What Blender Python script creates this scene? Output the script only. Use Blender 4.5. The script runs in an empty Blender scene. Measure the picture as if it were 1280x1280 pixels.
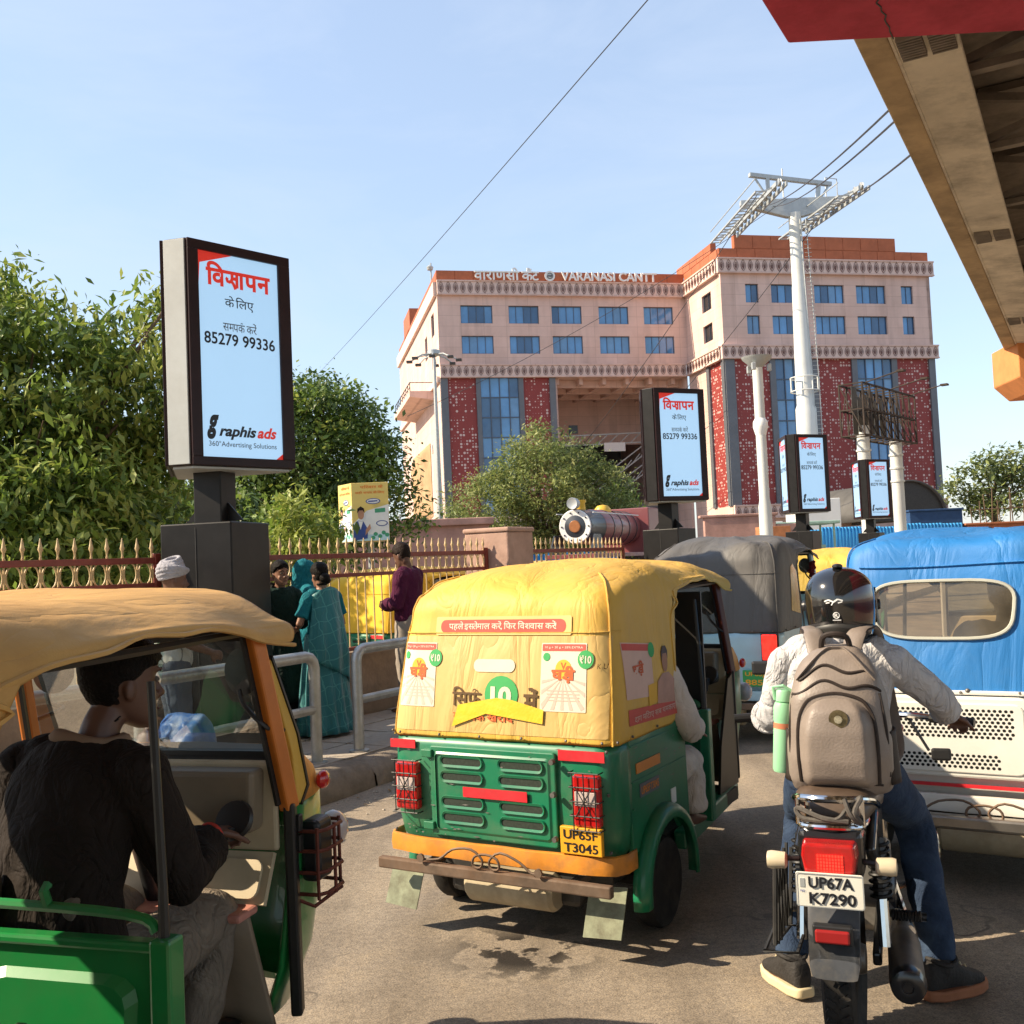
import bpy, bmesh, math, random
import numpy as np
from mathutils import Vector, Matrix, noise
random.seed(7)
rng = np.random.default_rng(11)
R = math.radians
sc = bpy.context.scene
col = sc.collection

# ------------------------------------------------------------------ camera
cd = bpy.data.cameras.new('camera'); cam = bpy.data.objects.new('camera', cd); col.objects.link(cam)
cd.sensor_width = 36; cd.lens = 36 * 1283 / 1280; cd.clip_start = 0.05; cd.clip_end = 4000
_p, _r = R(2.8), R(2.5)
_f = Vector((0, math.cos(_p), math.sin(_p))); _r0 = Vector((1, 0, 0)); _u0 = Vector((0, -math.sin(_p), math.cos(_p)))
_rt = _r0 * math.cos(_r) - _u0 * math.sin(_r); _up = _r0 * math.sin(_r) + _u0 * math.cos(_r)
cam.matrix_world = Matrix(((_rt.x, _up.x, -_f.x, 0), (_rt.y, _up.y, -_f.y, 0), (_rt.z, _up.z, -_f.z, 1.7), (0, 0, 0, 1)))
sc.camera = cam

# ------------------------------------------------------------------ sky and sun
SUN_EL, SUN_AZ = R(36), math.atan2(-0.995, -0.10)        # sun to the left, a touch behind the camera
w = bpy.data.worlds.new('World'); sc.world = w; w.use_nodes = True
nt = w.node_tree; bg = nt.nodes['Background']
sky = nt.nodes.new('ShaderNodeTexSky'); sky.sky_type = 'NISHITA'; sky.sun_disc = False
sky.sun_elevation = SUN_EL; sky.sun_rotation = SUN_AZ % (2 * math.pi)
sky.air_density = 1.3; sky.dust_density = 0.7; sky.ozone_density = 3.2; sky.altitude = 80
veil = nt.nodes.new('ShaderNodeMix'); veil.data_type = 'RGBA'; veil.inputs[0].default_value = .48     # thin even high haze over the whole sky
nt.links.new(sky.outputs[0], veil.inputs[6]); veil.inputs[7].default_value = (3.3, 3.78, 4.6, 1)
_tc = nt.nodes.new('ShaderNodeTexCoord'); _mp = nt.nodes.new('ShaderNodeMapping'); _mp.inputs['Scale'].default_value = (1.2, 1.2, 4.5); nt.links.new(_tc.outputs['Generated'], _mp.inputs[0])
_nz = nt.nodes.new('ShaderNodeTexNoise'); _nz.inputs['Scale'].default_value = 2.2; _nz.inputs['Detail'].default_value = 7; _nz.inputs['Roughness'].default_value = .6; _nz.inputs['Distortion'].default_value = .6; nt.links.new(_mp.outputs[0], _nz.inputs['Vector'])
_mr = nt.nodes.new('ShaderNodeMapRange'); _mr.inputs[1].default_value = .38; _mr.inputs[2].default_value = .72; _mr.inputs[3].default_value = .42; _mr.inputs[4].default_value = .66; nt.links.new(_nz.outputs[0], _mr.inputs[0]); nt.links.new(_mr.outputs[0], veil.inputs[0])
nt.links.new(veil.outputs[2], bg.inputs[0]); bg.inputs[1].default_value = 0.128
sl = bpy.data.lights.new('sun', 'SUN'); sl.energy = 5.0; sl.angle = R(0.5); sl.color = (1.0, 0.84, 0.62)
so = bpy.data.objects.new('sun', sl); col.objects.link(so)
_sd = Vector((math.sin(SUN_AZ) * math.cos(SUN_EL), math.cos(SUN_AZ) * math.cos(SUN_EL), math.sin(SUN_EL)))
so.rotation_euler = _sd.to_track_quat('Z', 'Y').to_euler(); so.location = (-30, -3, 30)
sc.view_settings.view_transform = 'Standard'; sc.view_settings.look = 'None'
sc.view_settings.exposure = 0.88; sc.view_settings.gamma = 1.0; sc.view_settings.use_curve_mapping = False
sc.cycles.max_bounces = 8; sc.cycles.transparent_max_bounces = 16; sc.cycles.sample_clamp_indirect = 6
sc.cycles.use_denoising = True

# ------------------------------------------------------------------ materials
def srgb(r, g, b):
    return tuple((c / 12.92 if c <= 0.04045 else ((c + 0.055) / 1.055) ** 2.4) for c in (r / 255, g / 255, b / 255))
MC = {}
def M(name, c=(.5, .5, .5), rough=.6, metal=0, var=.12, vs=5., bump=0., bs=60., dirt=None, da=.4, dsc=2., emit=0, spec=.5, coat=0, trans=0, sss=0, stretch=None):
    """procedural principled material: base colour with two-scale noise variation, optional dirt blotches and bump"""
    if name in MC: return MC[name]
    m = bpy.data.materials.new(name); m.use_nodes = True; MC[name] = m
    t = m.node_tree; n = t.nodes; L = t.links; b = n['Principled BSDF']
    b.inputs['Roughness'].default_value = rough; b.inputs['Metallic'].default_value = metal
    b.inputs['Specular IOR Level'].default_value = spec if rough < .6 else spec * .4; b.inputs['Coat Weight'].default_value = coat
    tc = n.new('ShaderNodeTexCoord'); src = tc.outputs['Object']
    if stretch:
        mp = n.new('ShaderNodeMapping'); mp.inputs['Scale'].default_value = stretch; L.new(src, mp.inputs[0]); src = mp.outputs[0]
    n1 = n.new('ShaderNodeTexNoise'); n1.inputs['Scale'].default_value = vs; n1.inputs['Detail'].default_value = 6; n1.inputs['Roughness'].default_value = .65
    L.new(src, n1.inputs['Vector'])
    rp = n.new('ShaderNodeMapRange'); rp.inputs[1].default_value = .3; rp.inputs[2].default_value = .7
    rp.inputs[3].default_value = 1 - var; rp.inputs[4].default_value = 1 + var; L.new(n1.outputs[0], rp.inputs[0])
    mx = n.new('ShaderNodeMix'); mx.data_type = 'RGBA'; mx.blend_type = 'MULTIPLY'; mx.inputs[0].default_value = 1
    mx.inputs[6].default_value = (*c, 1); L.new(rp.outputs[0], mx.inputs[7]); out = mx.outputs[2]
    if dirt:
        n2 = n.new('ShaderNodeTexNoise'); n2.inputs['Scale'].default_value = dsc; n2.inputs['Detail'].default_value = 8; n2.inputs['Roughness'].default_value = .7
        L.new(src, n2.inputs['Vector'])
        r2 = n.new('ShaderNodeMapRange'); r2.inputs[1].default_value = .45; r2.inputs[2].default_value = .72; r2.inputs[3].default_value = 0; r2.inputs[4].default_value = da
        L.new(n2.outputs[0], r2.inputs[0])
        m2 = n.new('ShaderNodeMix'); m2.data_type = 'RGBA'; m2.inputs[7].default_value = (*dirt, 1); L.new(r2.outputs[0], m2.inputs[0]); L.new(out, m2.inputs[6]); out = m2.outputs[2]
        r3 = n.new('ShaderNodeMapRange'); r3.inputs[3].default_value = rough; r3.inputs[4].default_value = min(1, rough + .35); L.new(r2.outputs[0], r3.inputs[0]); L.new(r3.outputs[0], b.inputs['Roughness'])
    L.new(out, b.inputs['Base Color'])
    if bump:
        n3 = n.new('ShaderNodeTexNoise'); n3.inputs['Scale'].default_value = bs; n3.inputs['Detail'].default_value = 4; L.new(src, n3.inputs['Vector'])
        bp = n.new('ShaderNodeBump'); bp.inputs['Strength'].default_value = bump; bp.inputs['Distance'].default_value = .02
        L.new(n3.outputs[0], bp.inputs['Height']); L.new(bp.outputs[0], b.inputs['Normal'])
    if emit: L.new(out, b.inputs['Emission Color']); b.inputs['Emission Strength'].default_value = emit
    if trans: b.inputs['Transmission Weight'].default_value = trans
    return m
def crease(m, scale=4., strength=.5, dist=.04, stretch=(1, 1, 1)):
    """soft cloth creases: ridged noise bump stacked on the material's own bump"""
    t = m.node_tree; n = t.nodes; L = t.links; b = n['Principled BSDF']
    tc = n.new('ShaderNodeTexCoord'); mp = n.new('ShaderNodeMapping'); mp.inputs['Scale'].default_value = stretch; L.new(tc.outputs['Object'], mp.inputs[0])
    q = n.new('ShaderNodeTexNoise'); q.inputs['Scale'].default_value = scale; q.inputs['Detail'].default_value = 4; q.inputs['Roughness'].default_value = .5; q.inputs['Distortion'].default_value = 1.0; L.new(mp.outputs[0], q.inputs['Vector'])
    a = n.new('ShaderNodeMath'); a.operation = 'SUBTRACT'; a.inputs[1].default_value = .5; L.new(q.outputs[0], a.inputs[0]); c = n.new('ShaderNodeMath'); c.operation = 'ABSOLUTE'; L.new(a.outputs[0], c.inputs[0])
    r = n.new('ShaderNodeMath'); r.operation = 'POWER'; r.inputs[1].default_value = .7; L.new(c.outputs[0], r.inputs[0])
    bp = n.new('ShaderNodeBump'); bp.inputs['Strength'].default_value = strength; bp.inputs['Distance'].default_value = dist; L.new(r.outputs[0], bp.inputs['Height'])
    old = b.inputs['Normal'].links[0].from_socket if b.inputs['Normal'].links else None
    if old: L.new(old, bp.inputs['Normal'])
    L.new(bp.outputs[0], b.inputs['Normal']); return m
def glass_mat(name, tint=(.9, .95, .95), refl=.12, opac=0., oc=(.5, .5, .5), rough=.02):
    """clear pane: tinted transparency plus fresnel gloss, some dust as diffuse"""
    if name in MC: return MC[name]
    m = bpy.data.materials.new(name); m.use_nodes = True; MC[name] = m
    t = m.node_tree; n = t.nodes; L = t.links; n.remove(n['Principled BSDF'])
    tr = n.new('ShaderNodeBsdfTransparent'); tr.inputs[0].default_value = (*tint, 1)
    gl = n.new('ShaderNodeBsdfGlossy'); gl.inputs['Roughness'].default_value = rough
    fr = n.new('ShaderNodeLayerWeight'); fr.inputs[0].default_value = .35
    mr = n.new('ShaderNodeMapRange'); mr.inputs[3].default_value = refl * .5; mr.inputs[4].default_value = min(1, refl * 5); L.new(fr.outputs['Fresnel'], mr.inputs[0])
    x1 = n.new('ShaderNodeMixShader'); L.new(mr.outputs[0], x1.inputs[0]); L.new(tr.outputs[0], x1.inputs[1]); L.new(gl.outputs[0], x1.inputs[2])
    df = n.new('ShaderNodeBsdfDiffuse'); df.inputs[0].default_value = (*oc, 1)
    tc = n.new('ShaderNodeTexCoord'); nz = n.new('ShaderNodeTexNoise'); nz.inputs['Scale'].default_value = 7; nz.inputs['Detail'].default_value = 6; L.new(tc.outputs['Object'], nz.inputs['Vector'])
    m3 = n.new('ShaderNodeMapRange'); m3.inputs[1].default_value = .3; m3.inputs[2].default_value = .75; m3.inputs[3].default_value = opac * .5; m3.inputs[4].default_value = min(1, opac * 1.5); L.new(nz.outputs[0], m3.inputs[0])
    x2 = n.new('ShaderNodeMixShader'); L.new(m3.outputs[0], x2.inputs[0]); L.new(x1.outputs[0], x2.inputs[1]); L.new(df.outputs[0], x2.inputs[2])
    L.new(x2.outputs[0], n['Material Output'].inputs[0])
    return m

# ------------------------------------------------------------------ mesh helpers
class MB:
    def __init__(s): s.v = []; s.f = []; s.m = []
    def add(s, vs, fs, mi=0):
        k = len(s.v); s.v.extend([tuple(p) for p in vs]); s.f.extend([tuple(i + k for i in f) for f in fs]); s.m.extend([mi] * len(fs)); return s
    def bx(s, x0, x1, y0, y1, z0, z1, mi=0):
        return s.add([(x0, y0, z0), (x1, y0, z0), (x1, y1, z0), (x0, y1, z0), (x0, y0, z1), (x1, y0, z1), (x1, y1, z1), (x0, y1, z1)],
                     [(0, 3, 2, 1), (4, 5, 6, 7), (0, 1, 5, 4), (1, 2, 6, 5), (2, 3, 7, 6), (3, 0, 4, 7)], mi)
    def box(s, c, size, rot=None, mi=0):
        b = MB().bx(-size[0] / 2, size[0] / 2, -size[1] / 2, size[1] / 2, -size[2] / 2, size[2] / 2); c = Vector(c)
        return s.add([(rot @ Vector(p) if rot else Vector(p)) + c for p in b.v], b.f, mi)
    def beam(s, a, b, w, h, up=(0, 0, 1), mi=0):
        a = Vector(a); b = Vector(b); d = (b - a).normalized(); sd = d.cross(Vector(up))
        if sd.length < 1e-4: sd = d.cross(Vector((1, 0, 0)))
        sd.normalize(); u = sd.cross(d)
        q = [(-1, -1), (1, -1), (1, 1), (-1, 1)]
        vs = [p + sd * (i * w / 2) + u * (j * h / 2) for p in (a, b) for i, j in q]
        return s.add(vs, [(0, 1, 2, 3), (7, 6, 5, 4), (0, 4, 5, 1), (1, 5, 6, 2), (2, 6, 7, 3), (3, 7, 4, 0)], mi)
    def tube(s, pts, r, n=8, cap=True, ell=1., up=None, closed=False, mi=0):
        P = [Vector(p) for p in pts]; k = len(P)
        rr = r if isinstance(r, (list, tuple)) else [r] * k
        T = []
        for i in range(k):
            if closed: d = P[(i + 1) % k] - P[i - 1]
            else: d = P[min(i + 1, k - 1)] - P[max(i - 1, 0)]
            T.append(d.normalized() if d.length > 1e-9 else Vector((0, 0, 1)))
        ref = Vector(up) if up else (Vector((0, 0, 1)) if abs(T[0].z) < .9 else Vector((0, 1, 0)))
        sd = T[0].cross(ref).normalized(); vs = []
        for i in range(k):
            if i: sd = (sd - T[i] * sd.dot(T[i]));  sd = sd.normalized() if sd.length > 1e-6 else T[i].orthogonal().normalized()
            u = sd.cross(T[i])
            for j in range(n):
                a = 2 * math.pi * j / n
                vs.append(P[i] + sd * (math.cos(a) * rr[i]) + u * (math.sin(a) * rr[i] * ell))
        fs = []
        for i in range(k if closed else k - 1):
            i2 = (i + 1) % k
            for j in range(n):
                a, b = i * n + j, i * n + (j + 1) % n; c, d = i2 * n + (j + 1) % n, i2 * n + j
                fs.append((a, b, c, d))
        if cap and not closed: fs.append(tuple(range(n - 1, -1, -1))); fs.append(tuple(range((k - 1) * n, k * n)))
        return s.add(vs, fs, mi)
    def lathe(s, prof, n=24, M4=None, mi=0):
        """prof: (radius, height) pairs about z; M4 places it"""
        vs, fs = [], []
        for r, z in prof:
            for j in range(n):
                a = 2 * math.pi * j / n; vs.append(Vector((r * math.cos(a), r * math.sin(a), z)))
        for i in range(len(prof) - 1):
            for j in range(n): fs.append((i * n + j, i * n + (j + 1) % n, (i + 1) * n + (j + 1) % n, (i + 1) * n + j))
        if prof[0][0] > 1e-6: fs.append(tuple(range(n - 1, -1, -1)))
        if prof[-1][0] > 1e-6: fs.append(tuple(range((len(prof) - 1) * n, len(prof) * n)))
        if M4: vs = [M4 @ v for v in vs]
        return s.add(vs, fs, mi)
    def prism(s, poly, t0, t1, fn=lambda a, b, t: (a, b, t), mi=0):
        k = len(poly); vs = [fn(a, b, t0) for a, b in poly] + [fn(a, b, t1) for a, b in poly]
        fs = [tuple(range(k - 1, -1, -1)), tuple(range(k, 2 * k))] + [(i, (i + 1) % k, k + (i + 1) % k, k + i) for i in range(k)]
        return s.add(vs, fs, mi)
    def grid(s, nu, nv, fn, cu=False, cv=False, mi=0):
        vs = [fn(i / (nu if cu else nu - 1), j / (nv if cv else nv - 1)) for i in range(nu) for j in range(nv)]
        fs = []
        for i in range(nu if cu else nu - 1):
            for j in range(nv if cv else nv - 1):
                fs.append((i * nv + j, i * nv + (j + 1) % nv, ((i + 1) % nu) * nv + (j + 1) % nv, ((i + 1) % nu) * nv + j))
        return s.add(vs, fs, mi)
    def ball(s, c, r, n=10, mi=0, rot=None):
        c = Vector(c); rx, ry, rz = r if isinstance(r, (tuple, list)) else (r, r, r); vs, fs = [], []
        h = max(4, n // 2 + 1)
        for i in range(h + 1):
            th = math.pi * i / h
            for j in range(n):
                a = 2 * math.pi * j / n; p = Vector((rx * math.sin(th) * math.cos(a), ry * math.sin(th) * math.sin(a), rz * math.cos(th)))
                vs.append((rot @ p if rot else p) + c)
        for i in range(h):
            for j in range(n): fs.append((i * n + j, (i + 1) * n + j, (i + 1) * n + (j + 1) % n, i * n + (j + 1) % n))
        return s.add(vs, fs, mi)
    def mesh(s, name, mats, smooth=None, fix=True):
        me = bpy.data.meshes.new(name); me.from_pydata([tuple(p) for p in s.v], [], s.f)
        if not isinstance(mats, (list, tuple)): mats = [mats]
        for m in mats: me.materials.append(m)
        if len(mats) > 1: me.polygons.foreach_set('material_index', s.m)
        if fix:
            b = bmesh.new(); b.from_mesh(me); bmesh.ops.remove_doubles(b, verts=b.verts, dist=1e-5); bmesh.ops.recalc_face_normals(b, faces=b.faces); b.to_mesh(me); b.free()
        if smooth:
            me.shade_smooth(); me.set_sharp_from_angle(angle=R(smooth))
        me.update(); return me
    def obj(s, name, mats, parent=None, smooth=35, bevel=0, solid=0, sub=0, fix=True, seg=2):
        me = s.mesh(name, mats, smooth, fix); o = link(name, me, parent)
        if solid: k = o.modifiers.new('solid', 'SOLIDIFY'); k.thickness = solid; k.offset = -1
        if bevel: k = o.modifiers.new('bevel', 'BEVEL'); k.width = bevel; k.segments = seg; k.limit_method = 'ANGLE'; k.angle_limit = R(40)
        if sub: k = o.modifiers.new('sub', 'SUBSURF'); k.levels = sub; k.render_levels = sub
        return o
def link(name, data, parent=None):
    o = bpy.data.objects.new(name, data); col.objects.link(o)
    if parent: o.parent = parent
    return o
def thing(name, label, cat, loc=(0, 0, 0), rz=0, group=None):
    o = bpy.data.objects.new(name, None); col.objects.link(o); o.location = loc; o.rotation_euler = (0, 0, rz); o.empty_display_size = .2
    o['label'] = label; o['category'] = cat
    if group: o['group'] = group
    return o
def tag(o, label, cat, group=None):
    o['label'] = label; o['category'] = cat
    if group: o['group'] = group
    return o
def struct(o): o['kind'] = 'structure'; return o
def stuff(o): o['kind'] = 'stuff'; return o
def clone(o, parent=None, loc=None):
    c = o.copy(); col.objects.link(c)
    if parent: c.parent = parent
    if loc is not None: c.location = loc
    return c
def copy_tree(o, parent=None):
    c = o.copy(); col.objects.link(c); c.parent = parent
    for ch in list(o.children): copy_tree(ch, c)
    return c
def fbm(p, sc_=1., o=3):
    return noise.fractal(Vector(p) * sc_, 1.0, 2.0, o)
def sstep(a, b, x):
    t = min(1, max(0, (x - a) / (b - a))); return t * t * (3 - 2 * t)
def lerp(a, b, t): return a + (b - a) * t
def table(tb, x):
    """piecewise smooth lookup tb=[(x, val or tuple)...]"""
    if x <= tb[0][0]: return tb[0][1]
    for (a, va), (b, vb) in zip(tb, tb[1:]):
        if x <= b:
            t = (x - a) / (b - a)
            return tuple(lerp(p, q, t) for p, q in zip(va, vb)) if isinstance(va, tuple) else lerp(va, vb, t)
    return tb[-1][1]
def spline(pts, n=6):
    P = [Vector(p) for p in pts]; out = []
    for i in range(len(P) - 1):
        a, b, c, d = P[max(i - 1, 0)], P[i], P[i + 1], P[min(i + 2, len(P) - 1)]
        for k in range(n):
            t = k / n; out.append(.5 * ((2 * b) + (c - a) * t + (2 * a - 5 * b + 4 * c - d) * t * t + (3 * b - a - 3 * c + d) * t ** 3))
    out.append(P[-1]); return out
def rrect(x0, x1, y0, y1, r, n=4):
    pts = []
    for cx, cy, a0 in ((x1 - r, y0 + r, -90), (x1 - r, y1 - r, 0), (x0 + r, y1 - r, 90), (x0 + r, y0 + r, 180)):
        for i in range(n + 1): a = R(a0 + 90 * i / n); pts.append((cx + r * math.cos(a), cy + r * math.sin(a)))
    return pts

tmp_scene = bpy.data.scenes.new('conversion')
def evaluated(o):
    tmp_scene.collection.objects.link(o); vl = tmp_scene.view_layers[0]; vl.update()
    me = bpy.data.meshes.new_from_object(o.evaluated_get(vl.depsgraph)); tmp_scene.collection.objects.unlink(o); return me
# ------------------------------------------------------------------ flat lettering as mesh
_TC = {}
def text_mesh(*a, **k):
    key = (a, tuple(sorted(k.items())))
    if key not in _TC: _TC[key] = _text_mesh(*a, **k)
    return _TC[key]
def _text_mesh(body, size=1., bold=0., shear=0., sx=1., res=4):
    c = bpy.data.curves.new('txt', 'FONT'); c.body = body; c.size = size; c.offset = bold * size; c.shear = shear; c.resolution_u = res
    o = bpy.data.objects.new('txt', c); me = evaluated(o)
    v = [(p.co.x * sx, p.co.y) for p in me.vertices]; f = [tuple(p.vertices) for p in me.polygons]
    bpy.data.objects.remove(o); bpy.data.curves.remove(c); bpy.data.meshes.remove(me)
    # islands overlap in Devanagari (matras over letters): lift each island a hair so no two faces share a plane
    par = list(range(len(v)))
    def fd(a):
        while par[a] != a: par[a] = par[par[a]]; a = par[a]
        return a
    for q in f:
        for a in q[1:]: par[fd(a)] = fd(q[0])
    ids = {}; lift = [ids.setdefault(fd(i), len(ids)) % 5 for i in range(len(v))]
    return v, f, lift
def deva(tokens, size=1., bold=0.):
    """Devanagari by visual order. tokens: str, ('half', ch) drops the right stem, ('reph',) hooks over the last cluster, ('gya',) draws the conjunct"""
    V, F, Lf = [], [], []; x = 0.
    def put(v, f, l, dx):
        k = len(V); V.extend([(a + dx, b) for a, b in v]); Lf.extend(l); F.extend([tuple(i + k for i in q) for q in f])
    def stroke(pts, wd, lf):
        pts = [Vector((p[0], p[1], 0)) for p in pts]; vs = []
        for i, p in enumerate(pts):
            d = (pts[min(i + 1, len(pts) - 1)] - pts[max(i - 1, 0)]).normalized(); nn = Vector((-d.y, d.x, 0)) * wd / 2
            vs += [(p + nn)[:2], (p - nn)[:2]]
        put(vs, [(2 * i, 2 * i + 1, 2 * i + 3, 2 * i + 2) for i in range(len(pts) - 1)], [lf] * len(vs), 0)
    last = 0.
    for t in tokens:
        if t == ' ': x += .22 * size; continue
        if isinstance(t, str):
            v, f, l = text_mesh(t, size, bold)
            if not v: continue
            x0 = min(a for a, b in v); x1 = max(a for a, b in v); put(v, f, l, x - max(x0, 0)); last = x; x += (.255 * size if t == 'ि' else x1 - max(x0, 0) - .01 * size)
        elif t[0] == 'half':
            v, f, l = text_mesh(t[1], size, bold); x1 = max(a for a, b in v); cut = x1 - .13 * size
            v = [(min(a, cut), b) for a, b in v]; put(v, f, l, x); last = x; x += cut
        elif t[0] == 'reph':
            wd = .055 * size + bold * size; cx = (last + x) / 2 + .12 * size
            stroke([(cx - .09 * size + .1 * size * math.cos(a), .70 * size + .09 * size * math.sin(a)) for a in [R(200 - 20 * i) for i in range(11)]], wd, 3)
        elif t[0] == 'gya':
            wd = .07 * size + 2 * bold * size; s = size; b = x
            stroke([(b - .01 * s, .585 * s), (b + .62 * s, .585 * s)], wd, 0)
            stroke([(b + .53 * s, .60 * s), (b + .53 * s, 0)], wd, 1)
            stroke([(b + .31 * s, .57 * s), (b + .31 * s, .36 * s), (b + .27 * s, .25 * s), (b + .18 * s, .20 * s), (b + .09 * s, .22 * s), (b + .06 * s, .31 * s), (b + .10 * s, .37 * s)], wd, 2)
            stroke([(b + .53 * s, .36 * s), (b + .31 * s, .36 * s)], wd, 3)
            stroke([(b + .27 * s, .24 * s), (b + .36 * s, .15 * s), (b + .42 * s, .03 * s), (b + .46 * s, -.06 * s)], wd, 4)
            last = x; x += .61 * s
    return V, F, Lf
def print_on(name, tm, mat, parent, place, width=None, height=None, align='c', eps=.0004):
    """place(u, v, lift) maps lettering plane to 3-D; width/height fits it"""
    v, f, l = tm
    if not v: return None
    x0 = min(a for a, b in v); x1 = max(a for a, b in v); y0 = min(b for a, b in v); y1 = max(b for a, b in v)
    kx = width / (x1 - x0) if width else None; ky = height / (y1 - y0) if height else None
    kx = kx or ky or 1; ky = ky or kx
    off = {'c': -(x0 + x1) / 2, 'l': -x0, 'r': -x1}[align]; oy = -(y0 + y1) / 2
    mb = MB(); mb.add([place((a + off) * kx, (b + oy) * ky, eps * q) for (a, b), q in zip(v, l)], f)
    return mb.obj(name, mat, parent, smooth=None, fix=False)
# ================================================================== SETTING
TH = R(29.5); UX, UY = math.sin(TH), math.cos(TH)
def rf(x, y, z=0): return (x * UY + y * UX, -x * UX + y * UY, z)      # road frame (x right of camera lane, y along the road) to world
m_concrete = M('concrete', (.36, .33, .29), .85, var=.18, vs=3, bump=.25, bs=30, dirt=(.16, .14, .12), da=.5, dsc=1.5)
m_kerb = M('kerb_stone', (.24, .20, .16), .9, var=.25, vs=6, bump=.5, bs=18, dirt=(.10, .085, .07), da=.6, dsc=4)
m_paving = M('paving', (.40, .35, .29), .9, var=.2, vs=4, bump=.3, bs=40, dirt=(.22, .18, .14), da=.5, dsc=3)
m_redrail = M('maroon_paint', (.21, .035, .022), .5, var=.2, vs=8, dirt=(.25, .12, .07), da=.35, dsc=6)
m_brass = M('cream_gold_paint', (.56, .40, .20), .5, var=.2, vs=10, dirt=(.25, .16, .08), da=.4, dsc=8)
m_galv = M('galvanised_tube', (.45, .45, .43), .42, .75, var=.15, vs=10, dirt=(.25, .22, .18), da=.35, dsc=6)
m_black = M('black_paint', (.013, .012, .012), .42, var=.3, vs=6, spec=.22)
m_steel = M('grey_steel', (.40, .42, .42), .45, .3, var=.12, vs=3)
m_dkmetal = M('dark_metal', (.05, .048, .045), .5, .4, var=.3, vs=12)

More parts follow.
